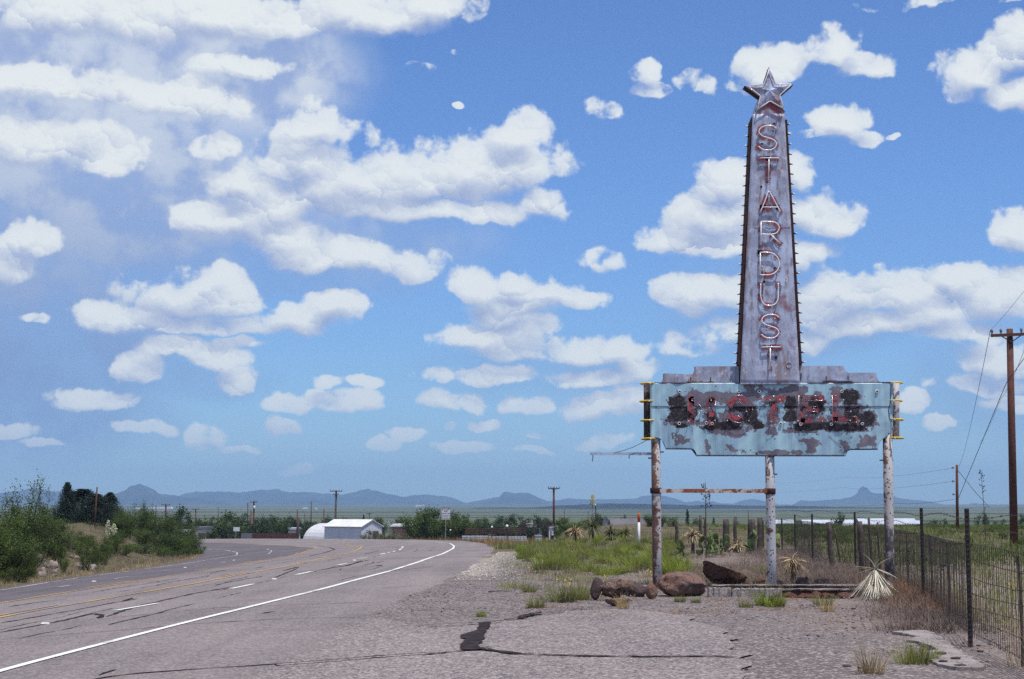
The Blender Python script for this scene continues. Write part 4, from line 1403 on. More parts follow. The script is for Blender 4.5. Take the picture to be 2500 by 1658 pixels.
# ---- the word on the panel: bare outline tubes and red paint remains
def outline_letter(ch, polys, strokes):
    mb = MB()
    for s_ in strokes:
        flat_stroke(mb, [Z3(x, y) for x, y in s_], 0.115, -0.034)
    pl = sbuild(mb, 'painted_letter', 'flaking_red_thin')
    pl['label'] = 'flaking red painted letter %s on the panel' % ch
    mb = MB()
    for q in polys:
        pts = [Vector((Z3(x, y).x, SY - 0.060, Z3(x, y).z)) for x, y in q]
        mb.tube(pts, 0.0052, 6, closed=(q[0] == q[-1]) and False)
    lt = sbuild(mb, 'neon_letter', 'clear_tube', None, True)
    lt['label'] = 'bare glass tube outline of letter %s' % ch
circ = lambda cx, cy, r, a0=0, a1=360, n=26: [(cx + r * math.cos(math.radians(a0 + (a1 - a0) * k / n)), cy + r * math.sin(math.radians(a0 + (a1 - a0) * k / n))) for k in range(n + 1)]
outline_letter('M', [[(745, 530), (745, 342), (790, 342), (842, 425), (895, 342), (940, 342), (940, 530)], [(795, 530), (795, 415), (842, 480), (893, 415), (893, 530)]],
               [[(770, 525), (770, 360)], [(775, 365), (842, 450), (910, 365)], [(916, 360), (916, 525)]])
outline_letter('O', [circ(1105, 430, 97), circ(1105, 430, 50)], [circ(1105, 430, 74)])
outline_letter('T', [[(1272, 340), (1425, 340), (1425, 382), (1372, 382), (1372, 530), (1326, 530), (1326, 382), (1272, 382), (1272, 340)]], [[(1280, 362), (1418, 362)], [(1349, 375), (1349, 525)]])
outline_letter('E', [[(1525, 335), (1690, 335), (1690, 372), (1575, 372), (1575, 412), (1655, 412), (1655, 448), (1575, 448), (1575, 488), (1692, 488), (1692, 527), (1525, 527), (1525, 335)]],
               [[(1550, 345), (1550, 520)], [(1560, 353), (1680, 353)], [(1560, 430), (1648, 430)], [(1560, 508), (1684, 508)]])
outline_letter('L', [[(1760, 335), (1808, 335), (1808, 448), (1895, 450), (1895, 455), (1808, 478), (1930, 482), (1930, 527), (1760, 527), (1760, 335)]], [[(1784, 345), (1784, 505)], [(1790, 506), (1922, 506)]])

# ------------------------------------------------------------------ plants: builders
def leaf_quads(c, size, r, flat=0.0, slim=0.45):
    """One small diamond-shaped leaf for each centre."""
    n = len(c)
    u = r.normal(size=(n, 3))
    u[:, 2] *= (1 - flat)
    u /= np.linalg.norm(u, axis=1)[:, None]
    q = r.normal(size=(n, 3))
    v = np.cross(u, q)
    v /= np.maximum(1e-6, np.linalg.norm(v, axis=1))[:, None]
    s = size * r.uniform(0.6, 1.4, n)[:, None]
    a, b_, c2, d = c + u * s, c + v * s * slim, c - u * s, c - v * s * slim
    vs = np.stack([a, b_, c2, d], 1).reshape(-1, 3)
    return vs, np.arange(4 * n).reshape(n, 4)

def bush_meshes(seed, h, w_, n_leaf, leaf, wood, foliage, stems=7, base=0.12, dense=0.16, twig=9, lift=0.25, slim=0.45):
    """Many-stemmed bush or small tree: wood and crown as two meshes."""
    r = np.random.default_rng(seed)
    mb = MB()
    pts, rad = [], []
    for i in range(stems):
        an = 2 * math.pi * (i + r.uniform(-0.3, 0.3)) / stems
        reach = w_ * 0.5 * r.uniform(0.45, 1.0)
        top = h * r.uniform(0.60, 1.0) * (1.0 - 0.25 * (reach / (w_ * 0.5)) ** 2)
        e = np.array([math.cos(an) * reach, math.sin(an) * reach, top])
        s0 = np.array([math.cos(an) * base, math.sin(an) * base, -0.1])
        m1 = s0 * 0.6 + e * 0.4 + np.array([0, 0, h * 0.12]) + r.normal(0, w_ * 0.04, 3)
        path = [s0, s0 * 0.75 + m1 * 0.25 + r.normal(0, w_ * 0.012, 3), m1, m1 * 0.4 + e * 0.6 + r.normal(0, w_ * 0.03, 3), e]
        r0 = 0.018 * h + 0.01
        mb.tube(path, [r0, r0 * 0.8, r0 * 0.6, r0 * 0.4, r0 * 0.12], 5)
        P = np.array(path)
        for k in range(twig):
            t = r.uniform(lift, 1.0)
            f = t * 4
            j = min(3, int(f))
            p = P[j] * (1 - (f - j)) + P[j + 1] * (f - j)
            d = r.normal(size=3)
            d[2] = abs(d[2]) * 0.9 + 0.15
            d /= np.linalg.norm(d)
            L = h * r.uniform(0.12, 0.30)
            q = p + d * L
            mb.tube([p, p * 0.5 + q * 0.5 + r.normal(0, 0.02 * h, 3), q], [r0 * 0.25, r0 * 0.16, r0 * 0.05], 3, caps=False)
            pts.append((p, q))
    pts_a = np.array([a for a, _ in pts])
    pts_b = np.array([b_ for _, b_ in pts])
    pick = r.integers(0, len(pts), n_leaf)
    t = r.uniform(0.25, 1.12, n_leaf)[:, None]
    c = pts_a[pick] * (1 - t) + pts_b[pick] * t + r.normal(0, dense * h * 0.42, (n_leaf, 3)) * np.array([1, 1, 0.8])
    c[:, 2] = np.maximum(c[:, 2], 0.03)
    vs, fs = leaf_quads(c, leaf, r, 0.2, slim)
    return mb.mesh('stems', MATS[wood]), mesh_np('foliage', vs, fs, MATS[foliage])

def cone_tree_meshes(seed, h, w_, n_leaf, leaf, wood, foliage, power=0.8, irregular=0.25):
    """Juniper or spruce: dense clumps round a tapering leader."""
    r = np.random.default_rng(seed)
    mb = MB()
    mb.tube([(0, 0, -0.1), (0.02 * w_, 0, h * 0.4), (0, 0.02 * w_, h * 0.97)], [0.03 * h, 0.02 * h, 0.004 * h], 7)
    ncl = 130
    z = h * (0.04 + 0.94 * r.uniform(0, 1, ncl) ** 1.25)
    z[:6] = h * np.linspace(0.86, 0.985, 6)
    an = r.uniform(0, 2 * math.pi, ncl)
    rr = w_ * 0.5 * (1 - z / h) ** power * r.uniform(0.55, 1.0 + irregular, ncl)
    cc = np.stack([np.cos(an) * rr, np.sin(an) * rr, z], -1)
    for k in range(0, ncl, 3):
        mb.tube([(0, 0, max(0.05, cc[k, 2] - 0.10 * h)), tuple(cc[k])], [0.008 * h, 0.003 * h], 4, caps=False)
    pick = r.integers(0, ncl, n_leaf)
    sp = np.clip(0.11 * h * (1 - z[pick] / h * 0.8), 0.012 * h, None)[:, None]
    off = r.normal(0, 1, (n_leaf, 3)) * sp * np.array([0.8, 0.8, 1.1])
    inward = r.uniform(0.25, 1.0, n_leaf)[:, None]
    c = cc[pick] * np.concatenate([np.where(r.uniform(size=(n_leaf, 1)) < 0.25, inward, 1.0)] * 2 + [np.ones((n_leaf, 1))], 1) + off
    c[:, 2] = np.clip(c[:, 2], 0.02, h * 1.02)
    vs, fs = leaf_quads(c, leaf, r, -0.3, 0.35)
    return mb.mesh('trunk', MATS[wood]), mesh_np('crown', vs, fs, MATS[foliage])

def blades(r, n, h, spread, lean, width, base_r, droop=0.5, seg=3, centers=None, hv=0.35, up=1.0):
    """Grass blades as tapering bent strips; returns vertices and quads."""
    an = r.uniform(0, 2 * math.pi, n)
    b0 = np.stack([np.cos(an), np.sin(an)], -1) * (base_r * np.sqrt(r.uniform(0, 1, n)))[:, None]
    if centers is not None:
        b0 = b0 + centers[:, :2]
    dirn = an + r.normal(0, 0.7, n)
    D = np.stack([np.cos(dirn), np.sin(dirn)], -1)
    L = h * np.clip(r.normal(1, hv, n), 0.3, 1.9)
    le = lean * r.uniform(0.15, 1.0, n)
    side = np.stack([-D[:, 1], D[:, 0]], -1)
    V_ = []
    for k in range(seg + 1):
        u = k / seg
        out = L * (le * u + droop * le * u * u)
        zz_ = L * up * (u - droop * le * u * u * 0.8)
        wv = width * (1 - u * 0.92) * 0.5
        c = b0 + D * out[:, None]
        z0 = 0 if centers is None else centers[:, 2]
        for sgn in (-1, 1):
            V_.append(np.column_stack([c + side * wv * sgn, z0 + zz_]))
    V_ = np.stack(V_, 1)
    m = 2 * (seg + 1)
    f = []
    bidx = np.arange(n) * m
    for k in range(seg):
        f.append(np.stack([bidx + 2 * k, bidx + 2 * k + 1, bidx + 2 * k + 3, bidx + 2 * k + 2], -1))
    return V_.reshape(-1, 3), np.concatenate(f, 0)

leafy('mesquite_leaf', (0.042, 0.078, 0.017), (0.118, 0.165, 0.036), 0.34, 0.50)
leafy('shrub_leaf', (0.052, 0.092, 0.016), (0.115, 0.165, 0.034), 0.32, 0.40)
leafy('juniper_leaf', (0.010, 0.020, 0.013), (0.024, 0.042, 0.024), 0.10, 0.25)
leafy('town_leaf', (0.026, 0.048, 0.014), (0.068, 0.100, 0.028), 0.25, 0.5)
leafy('greygreen_leaf', (0.095, 0.105, 0.060), (0.150, 0.155, 0.090), 0.25, 0.3)
leafy('grass_green', (0.115, 0.165, 0.020), (0.265, 0.310, 0.060), 0.34, 0.45)
leafy('field_green', (0.036, 0.062, 0.012), (0.082, 0.112, 0.024), 0.28, 0.5)
leafy('grass_olive', (0.130, 0.150, 0.045), (0.240, 0.240, 0.090), 0.35, 0.30)
leafy('grass_straw', (0.36, 0.25, 0.125), (0.52, 0.40, 0.22), 0.30, 0.30)
leafy('grass_rust', (0.20, 0.095, 0.050), (0.33, 0.19, 0.105), 0.25, 0.30)
leafy('dead_brush', (0.105, 0.074, 0.066), (0.245, 0.188, 0.160), 0.10, 0.30, 0.8)
leafy('yucca_green', (0.085, 0.110, 0.035), (0.22, 0.21, 0.09), 0.25, 0.25)
leafy('dead_yucca', (0.22, 0.15, 0.085), (0.60, 0.48, 0.31), 0.08, 0.15, 0.8)
leafy('bleached_yucca', (0.34, 0.28, 0.20), (0.86, 0.81, 0.68), 0.05, 0.10, 0.8)
leafy('cactus_pad', (0.070, 0.120, 0.045), (0.120, 0.165, 0.060), 0.05, 0.30, 0.6)
leafy('yucca_bloom', (0.62, 0.62, 0.42), (0.75, 0.74, 0.56), 0.3, 0.1)
simple('bark', (0.075, 0.055, 0.045), (0.040, 0.030, 0.026), 12.0, 0.9, bump=0.4)
simple('pale_twig', (0.28, 0.235, 0.205), (0.17, 0.14, 0.13), 9.0, 0.9)
simple('yellow_flower', (0.62, 0.50, 0.05), (0.55, 0.42, 0.04), 9.0, 0.7)

def plant(name, meshes, pos, label, cat, group=None, rz=0.0, scale=(1, 1, 1), names=('stems', 'foliage')):
    e = empty(name, pos, rz, label, cat, group)
    e.scale = scale
    for nm, me in zip(names, meshes):
        link(nm, me, e)
    return e

def fit(pos, top_py, width_px, h0, w0):
    """Scale so that a plant standing at pos reaches up to this pixel row and is this many pixels wide."""
    top = V(1250, top_py, pos.y).z
    h = max(0.3, top - pos.z)
    wd = width_px * pos.y / FPX
    return (wd / w0, wd / w0, h / h0)

# ------------------------------------------------------------------ the bank inside the bend
MESQ = [bush_meshes(20 + k, 2.2, 2.6, 6500, 0.040, 'bark', 'mesquite_leaf', 8, 0.15, 0.17, 11, 0.2) for k in range(4)]
MESQ_THIN = [bush_meshes(30 + k, 2.2, 2.4, 2300, 0.040, 'bark', 'mesquite_leaf', 6, 0.1, 0.14, 9, 0.35) for k in range(2)]
SHRUB = [bush_meshes(40 + k, 1.0, 1.4, 3200, 0.030, 'bark', 'shrub_leaf', 8, 0.15, 0.2, 8, 0.1) for k in range(3)]
JUNI = [cone_tree_meshes(50 + k, 4.0, 2.6, 15000, 0.062, 'bark', 'juniper_leaf', (0.75, 0.6, 0.9)[k], (0.25, 0.35, 0.15)[k]) for k in range(3)]

bank = [(62, 62, 1232, 180, 0), (5, 60, 1236, 150, 1), (125, 68, 1248, 110, 2), (100, 66, 1285, 130, 3), (25, 54, 1285, 170, 0), (-45, 52, 1262, 170, 2), (-130, 54, 1240, 170, 1), (-210, 56, 1245, 180, 0), (-290, 52, 1270, 160, 3), (-370, 56, 1250, 190, 2), (-460, 54, 1255, 180, 1), (-560, 58, 1245, 200, 0), (62, 56, 1312, 90, 1), (172, 74, 1290, 90, 3), (215, 80, 1300, 70, 0), (140, 66, 1312, 70, 2), (-50, 49, 1330, 90, 3),
        (292, 92, 1250, 70, 1), (312, 98, 1236, 80, 2), (342, 101, 1228, 76, 0), (374, 104, 1240, 80, 3), (410, 107, 1250, 84, 1), (445, 112, 1268, 74, 2), (474, 115, 1290, 56, 0), (455, 106, 1302, 66, 3), (402, 100, 1292, 84, 0), (288, 88, 1290, 60, 3), (350, 96, 1285, 70, 2), (428, 102, 1300, 70, 1)]
for k, (px, Y, ty, wd, var) in enumerate(bank):
    p = on(px, Y)
    plant('mesquite_bush', MESQ[var], p, 'leafy dark green mesquite bush on the roadside bank inside the bend', 'bush', 'mesquite bushes on the bank', rng.uniform(0, 6.28), fit(p, ty, wd, 2.2, 2.6))
for k, (px, Y, ty, wd) in enumerate([(78, 66, 1180, 110), (25, 66, 1205, 90), (105, 66, 1200, 60), (360, 106, 1222, 40)]):
    p = on(px, Y)
    plant('mesquite_bush', MESQ_THIN[k % 2], p, 'thin mesquite with bare branches showing above the bank bushes', 'bush', 'thin mesquites on the bank', rng.uniform(0, 6.28), fit(p, ty, wd, 2.2, 2.4))
for k, (px, Y, ty, wd) in enumerate([(228, 70, 1332, 50), (160, 62, 1362, 34), (212, 66, 1345, 36), (245, 76, 1318, 60), (275, 82, 1305, 60), (205, 72, 1312, 56), (255, 72, 1352, 40), (320, 88, 1335, 50), (385, 96, 1340, 50), (150, 68, 1330, 50), (30, 54, 1350, 60), (80, 57, 1340, 60), (415, 98, 1345, 40), (300, 84, 1328, 88), (345, 90, 1322, 66), (262, 78, 1325, 50), (430, 99, 1345, 46), (490, 116, 1330, 34), (478, 111, 1338, 40), (395, 94, 1330, 60), (60, 53, 1375, 60), (20, 51, 1385, 50), (455, 104, 1334, 44), (240, 72, 1348, 40), (365, 92, 1345, 40), (240, 74, 1365, 34)]):
    p = on(px, Y)
    plant('roadside_shrub', SHRUB[k % 3], p, 'low bright green shrub on the slope beside the far lanes', 'shrub', 'low shrubs along the foot of the bank', rng.uniform(0, 6.28), fit(p, ty, wd, 1.0, 1.4))
for k, (px, Y, ty, wd, var, lab) in enumerate([(163, 104, 1180, 78, 2, 'slender pointed dark juniper beside the broad juniper on the bank'), (203, 108, 1196, 150, 1, 'broad dark juniper behind the bare brown pole on the bank'), (268, 108, 1204, 88, 0, 'small pointed dark juniper standing just past the bare brown pole')]):
    p = on(px, Y)
    plant('juniper_tree', JUNI[var], p, lab, 'juniper', None, rng.uniform(0, 6.28), fit(p, ty, wd, 4.0, 2.6), ('trunk', 'crown'))
p = on(236, 103)
plant('juniper_tree', JUNI[1], p, 'dark bushy juniper at the foot of the bare brown pole', 'juniper', None, 1.0, fit(p, 1208, 110, 4.0, 2.6), ('trunk', 'crown'))
# creamy yucca bloom on the bank
def bloom_mesh(seed, h, rad, n, size):
    r = np.random.default_rng(seed)
    z = r.uniform(0, 1, n)
    an = r.uniform(0, 6.28, n)
    rr = rad * np.sin(np.pi * np.clip(z * 0.9 + 0.08, 0, 1)) * r.uniform(0.3, 1, n)
    c = np.stack([np.cos(an) * rr, np.sin(an) * rr, z * h], -1)
    return leaf_quads(c, size, r, 0.0, 0.7)
p = on(270, 84)
ye = empty('blooming_yucca', p, 0, 'creamy white yucca bloom in front of the dark junipers', 'yucca')
for dx, z0, hh in ((-0.10, 0.55, 0.95), (0.20, 0.75, 0.55)):
    vs, fs = bloom_mesh(3, hh, 0.17, 170, 0.05)
    vs = vs + np.array([dx, 0, z0])
    link('flower_head', mesh_np('flower_head', vs, fs, MATS['yucca_bloom']), ye)
    MB().tube([(dx * 0.3, 0, 0), (dx, 0, z0 + hh)], [0.02, 0.008], 5).build('stalk', MATS['pale_twig'], ye)
vs, fs = blades(np.random.default_rng(5), 60, 0.6, 0, 0.9, 0.03, 0.05)
link('leaf_rosette', mesh_np('leaf_rosette', vs, fs, MATS['yucca_green']), ye)

# ------------------------------------------------------------------ rocks
def stone_material(name, c1, c2, c3):
    m, t, b, o = new_mat(name)
    co = coords(t)
    n1 = t.noise(co, 2.6, 8.0, 0.65)
    n2 = t.noise(co, 11.0, 7.0, 0.7)
    col = t.mix(t.step(n1, 0.38, 0.62), c1, c2)
    col = t.mix(t.step(n2, 0.55, 0.70, 0.0, 0.75), col, c3)
    vo = t.n('ShaderNodeTexVoronoi', {'Vector': t.v('ADD', co, t.v('SCALE', t.noise(co, 3.0, 4.0, 0.6, out=1), None, 0.35)), 'Scale': 3.2}, feature='DISTANCE_TO_EDGE')
    crack = t.step(vo.outputs[0], 0.0, 0.016)
    col = t.mix(crack, tuple(q * 0.5 for q in c1), col)
    t.put(b.inputs['Base Color'], col)
    t.put(b.inputs['Roughness'], 0.9)
    t.put(b.inputs['Specular IOR Level'], 0.2)
    h = t.m('ADD', t.m('ADD', n1, t.m('MULTIPLY', n2, 0.5)), t.m('MULTIPLY', crack, 0.35))
    t.put(b.inputs['Normal'], t.bump(h, 1.0, 0.07))
    return m
stone_material('red_rock', (0.205, 0.108, 0.082), (0.150, 0.108, 0.098), (0.245, 0.185, 0.17))
stone_material('brown_rock', (0.125, 0.060, 0.042), (0.090, 0.046, 0.036), (0.200, 0.095, 0.050))
stone_material('tufa_rock', (0.190, 0.118, 0.092), (0.10, 0.070, 0.064), (0.42, 0.34, 0.30))
stone_material('dark_rock', (0.100, 0.068, 0.066), (0.065, 0.048, 0.050), (0.18, 0.135, 0.13))
stone_material('pale_concrete', (0.36, 0.315, 0.30), (0.26, 0.22, 0.215), (0.46, 0.41, 0.39))
stone_material('grey_concrete', (0.27, 0.215, 0.200), (0.21, 0.165, 0.155), (0.36, 0.30, 0.285))
stone_material('bank_rock', (0.36, 0.30, 0.27), (0.21, 0.165, 0.15), (0.48, 0.42, 0.385))

def ico(sub):
    import bmesh
    bm = bmesh.new()
    bmesh.ops.create_icosphere(bm, subdivisions=sub, radius=1.0)
    v = np.array([p.co[:] for p in bm.verts])
    f = np.array([[q.index for q in fc.verts] for fc in bm.faces])
    bm.free()
    return v, f
ICO4, ICO3, ICO2 = ico(4), ico(3), ico(2)

def rock_mesh(name, seed, size, mat, planes=9, rough=0.10, sub=3, cuts=()):
    """An angular stone: a ball cut by random planes, then roughened; size is its full extent, it rests on z=0."""
    r = np.random.default_rng(seed)
    v, f = (ICO4 if sub == 4 else ICO3 if sub == 3 else ICO2)
    v = v.copy()
    pl = [(np.array(n_, float) / np.linalg.norm(n_), d) for n_, d in cuts]
    for _ in range(planes):
        n_ = r.normal(size=3)
        n_ /= np.linalg.norm(n_)
        pl.append((n_, r.uniform(0.55, 0.85)))
    for n_, d in pl:
        k = v @ n_ - d
        v = v - np.outer(np.clip(k, 0, None) * 0.96, n_)
    nz_ = fbm(v[:, 0] * 2 + v[:, 2] * 1.3, v[:, 1] * 2 - v[:, 2], 1.9, seed) * rough + fbm(v[:, 0] * 5, v[:, 1] * 5 + v[:, 2] * 6, 2.3, seed + 3.) * rough * 0.35
    v = v * (1 + nz_)[:, None]
    lo, hi = v.min(0), v.max(0)
    v = (v - (lo + hi) / 2) / (hi - lo) * np.array(size)
    v[:, 2] += size[2] * 0.5 - size[2] * 0.08
    return mesh_np(name, v, f, MATS[mat])

def stone(name, x0, x1, top, base, seed, mat, label, depth=0.8, cat='rock', rz=0.0, planes=9, rough=0.10, cuts=(), sub=3, group=None, sink=0.0, Y=None):
    g = G((x0 + x1) / 2, base) if Y is None else on((x0 + x1) / 2, Y)
    wd = (x1 - x0) * g.y / FPX
    h = V(1250, top, g.y).z - g.z
    o = link(name, rock_mesh(name, seed, (wd, wd * depth, h / 0.92), mat, planes, rough, sub, cuts), None, (g.x, g.y + wd * depth * 0.45, g.z - sink))
    o.rotation_euler = (0, 0, rz)
    return tag(o, label, cat, group)

stone('boulder', 1608, 1730, 1398, 1458, 4, 'red_rock', 'large rounded reddish boulder beside the rusted sign post', 0.8, 'boulder', 0.0, 24, 0.13, (((0.55, -0.5, 0.7), 0.62), ((-0.6, -0.5, 0.65), 0.70)), 4)
stone('boulder', 1718, 1832, 1369, 1430, 9, 'brown_rock', 'dark brown boulder with steep face behind the planter kerb', 0.6, 'boulder', 0.0, 9, 0.16, (((0.50, 0.0, 0.86), 0.26), ((-1, 0, 0.05), 0.66), ((0, -1, 0.1), 0.50)), 4)
stone('rock', 1575, 1608, 1417, 1463, 13, 'red_rock', 'small upright red rock wedged between boulder and hollow rock', 0.8, 'rock', 0.3, 8, 0.08, (((0, -1, 0.1), 0.7),), 3)
stone('hollow_rock', 1462, 1556, 1414, 1468, 21, 'tufa_rock', 'pitted brown hollow rock at the end of the rock row', 0.8, 'rock', 0.2, 6, 0.28, (((0, 0, 1), 0.75),), 4)
stone('rock', 1441, 1474, 1409, 1466, 33, 'dark_rock', 'narrow upright dark slab against the pitted hollow rock', 0.6, 'rock', 0.0, 5, 0.14, (((0, -1, 0), 0.5),), 3)
stone('rock', 1538, 1582, 1424, 1458, 36, 'dark_rock', 'low dark grey rock behind the small red rock', 0.9, 'rock', 0.5, 8, 0.12)
stone('flat_stone', 1478, 1538, 1462, 1481, 41, 'tufa_rock', 'thin flat tan stone lying in front of the hollow rock', 0.7, 'stone', 0.1, 3, 0.12, (((0, 0, 1), 0.25),), 3)
stone('rock', 1837, 1872, 1410, 1428, 44, 'brown_rock', 'small brown rock between the dark boulder and the white post', 0.8, 'rock', 0.1, 8, 0.1)
stone('rock', 1942, 1980, 1408, 1432, 47, 'dark_rock', 'dark rock under the hanging dead yucca in the planter', 0.8, 'rock', 0.1, 8, 0.1)
stone('rock', 1986, 2030, 1413, 1434, 49, 'dark_rock', 'low dark rock in the planter near the fence posts', 0.8, 'rock', 0.4, 8, 0.1)
stone('rock', 1890, 1918, 1415, 1432, 52, 'dark_rock', 'small dark rock in the planter just past the white post', 0.8, 'rock', 0.4, 8, 0.1)
# pale limestone showing through the bank
lr = random.Random(31)
k = 0
for (cx, cy, w_, h_, n) in [(118, 1372, 62, 44, 15), (192, 1368, 46, 46, 13), (14, 1388, 40, 30, 9), (48, 1370, 22, 16, 4), (118, 1402, 44, 14, 6), (222, 1384, 24, 18, 5)]:
    for _ in range(n):
        px, py = cx + lr.uniform(-0.5, 0.5) * w_, cy + lr.uniform(-0.5, 0.5) * h_
        g = G(px, py)
        if g is None or g.y > 90:
            continue
        sz_ = lr.uniform(0.16, 0.42)
        o = link('limestone_rock', rock_mesh('limestone_rock', 60 + k, (sz_, sz_ * lr.uniform(0.6, 1.0), sz_ * lr.uniform(0.5, 0.9)), 'bank_rock', 12, 0.16, 2), None, (g.x, g.y, g.z - sz_ * 0.20))
        o.rotation_euler = (lr.uniform(-0.3, 0.3), lr.uniform(-0.3, 0.3), lr.uniform(0, 6.28))
        tag(o, 'pale broken limestone piece showing through the roadside bank', 'rock', 'limestone outcrops in the bank')
        k += 1

# ------------------------------------------------------------------ the planter kerbs under the sign
pk = empty('planter_kerb', on(1900, 28.6), 0, 'long low concrete planter kerb running under the sign posts', 'kerb')
ko = pk.location.copy()
def kerb_block(x0, x1, Y, depth, top_py, name, mat, jag=0.012, seed=0, cap=None, down=0.0):
    a, c = on(x0, Y), on(x1, Y)
    top = V(1250, top_py, Y).z - down
    bot = -0.1 if cap is None else top - cap
    n = 16
    r = np.random.default_rng(seed)
    vs, fs = [], []
    for i in range(n + 1):
        x = a.x + (c.x - a.x) * i / n
        for (y_, z_) in ((0, bot), (0, top), (depth, top), (depth, bot)):
            vs.append((x - ko.x + r.normal(0, jag * 0.5 if 0 < i < n else 0), Y + y_ - ko.y + r.normal(0, jag), z_ - ko.z + (r.normal(0, jag * 0.5) if z_ == top else 0)))
    for i in range(n):
        for k in range(4):
            j = (k + 1) % 4
            fs.append((i * 4 + k, (i + 1) * 4 + k, (i + 1) * 4 + j, i * 4 + j))
    fs += [(3, 2, 1, 0), tuple(n * 4 + k for k in range(4))]
    mb = MB()
    mb.add(vs, fs)
    return fix_normals(mb.build(name, MATS[mat], pk))
kerb_block(1728, 1783, 27.9, 0.22, 1436, 'kerb_block', 'pale_concrete', 0.012, 1)
kerb_block(1784, 1852, 27.9, 0.22, 1438, 'kerb_block', 'pale_concrete', 0.012, 2)
kerb_block(1853, 1906, 27.9, 0.22, 1438, 'kerb_block', 'pale_concrete', 0.010, 3)
kerb_block(1884, 2118, 28.13, 0.14, 1437.5, 'kerb_coping', 'pale_concrete', 0.005, 4, 0.024)
kerb_block(1886, 2116, 28.16, 0.10, 1437.5, 'kerb_body', 'brown_rock', 0.010, 6, None, 0.026)
kerb_block(1735, 2118, 30.03, 0.15, 1427.5, 'rear_coping', 'pale_concrete', 0.005, 5, 0.024)
kerb_block(1737, 2116, 30.06, 0.10, 1427.5, 'rear_kerb', 'brown_rock', 0.010, 7, None, 0.026)
r_ = random.Random(3)
x = 1880.0
k = 0
while x < 2062:
    wpx = r_.uniform(26, 52)
    g = on(x + wpx / 2, 27.85)
    wd = wpx * 27.85 / FPX
    o = link('facing_stone', rock_mesh('facing_stone', 70 + k, (wd * 1.12, 0.30, r_.uniform(0.10, 0.15)), 'brown_rock', 8, 0.16, 3), pk, (g.x - ko.x, 28.0 - ko.y, g.z - ko.z - 0.03))
    x += wpx * 0.92
    k += 1

# ------------------------------------------------------------------ dead yuccas
def yucca(name, pos, n, length, label, mat, cat, center_h, droop, width=0.03, trunk=True, seed=1, up=0.6, spread=1.0, tip_down=True, group=None, fan=0.25, hang=None):
    e = empty(name, pos, 0, label, cat, group)
    r = np.random.default_rng(seed)
    vs_, fs_ = [], []
    for k in range(n):
        an = r.uniform(0, 2 * math.pi)
        el = (r.normal(up, fan) if hang is None else r.uniform(*hang)) if r.uniform() > 0.022 else r.uniform(-0.5, 0.8)
        L = length * r.uniform(0.65, 1.2) * (0.75 if el > -0.5 and hang else 1.0)
        d = Vector((math.cos(an) * math.cos(el) * spread, math.sin(an) * math.cos(el) * spread, math.sin(el)))
        pts = []
        dk = r.uniform(0.2, 2.4)
        p = Vector((0, 0, center_h)) + d * 0.03
        v = d.copy()
        seg = 5
        for j in range(seg + 1):
            pts.append(p.copy())
            p = p + v.normalized() * L / seg
            v.z -= droop * dk / seg
            if p.z < 0.015:
                p.z = 0.015 + r.uniform(0, 0.02)
                v.z = max(v.z, 0.0)
        s = d.cross(Vector((0, 0, 1)))
        s = s.normalized() if s.length > 1e-5 else Vector((1, 0, 0))
        s = (s + Vector(r.normal(0, 0.4, 3))).normalized()
        bend = Vector((r.normal(0, 0.10), r.normal(0, 0.10), 0))
        pts = [q + bend * (j_ / 5.0) ** 2 for j_, q in enumerate(pts)]
        b0 = len(vs_)
        for j, q in enumerate(pts):
            wv = width * (0.6 + 0.8 * math.sin(math.pi * min(1, (j + 0.7) / (seg + 1)))) * (1 - (j / seg) ** 3 * 0.9) * 0.5
            vs_ += [q - s * wv, q + s * wv]
        fs_ += [(b0 + 2 * j, b0 + 2 * j + 1, b0 + 2 * j + 3, b0 + 2 * j + 2) for j in range(seg)]
    link('blades', mesh_np('blades', np.array([tuple(q) for q in vs_]), np.array(fs_), MATS[mat]), e)
    if trunk:
        MB().tube([(0, 0, -0.05), (0.01, 0, center_h * 0.5), (0, 0, center_h)], [0.07, 0.055, 0.03], 8).build('stem', MATS['bark'], e, True)
    return e
yucca('dead_yucca', G(2138, 1468), 520, 0.56, 'large bleached dead yucca slumped against the fence foot', 'bleached_yucca', 'yucca', 0.53, 0.10, 0.012, True, 5, -0.80, 1.0, hang=(-1.52, -0.80))
yucca('dead_yucca', G(1936, 1424), 200, 0.36, 'tan dead yucca with hanging blades beside the white post', 'dead_yucca', 'yucca', 0.48, 0.30, 0.012, True, 6, -0.45, 1.0, hang=(-1.35, 0.25))
# live yuccas and their relatives on the rise behind
for k, (px, Y, ch, L, lab, mt) in enumerate([(1447, 82, 0.75, 0.75, 'green yucca with tall flowering stalk among dry blades', 'yucca_green'), (1405, 84, 0.55, 0.7, 'brown shaggy yucca next to the flowering yucca', 'dead_yucca'), (1490, 78, 0.35, 0.6, 'pale yucca clump between flowering yucca and marker post', 'yucca_green'),
                                             (1525, 74, 0.3, 0.55, 'small yellowing yucca by the orange-topped marker post', 'yucca_green'), (1300, 128, 0.75, 0.75, 'pale green yucca in front of the white block wall', 'yucca_green'), (1690, 55, 0.55, 0.4, 'straw coloured yucca above the prickly pears', 'dead_yucca'), (1800, 56, 0.2, 0.3, 'small dry yucca at the foot of the back fence', 'dead_yucca')]):
    yucca('yucca', on(px, Y), 110, L, lab, mt, 'yucca', ch, 1.1, 0.035, True, 20 + k, 0.45, 1.0, fan=0.5)
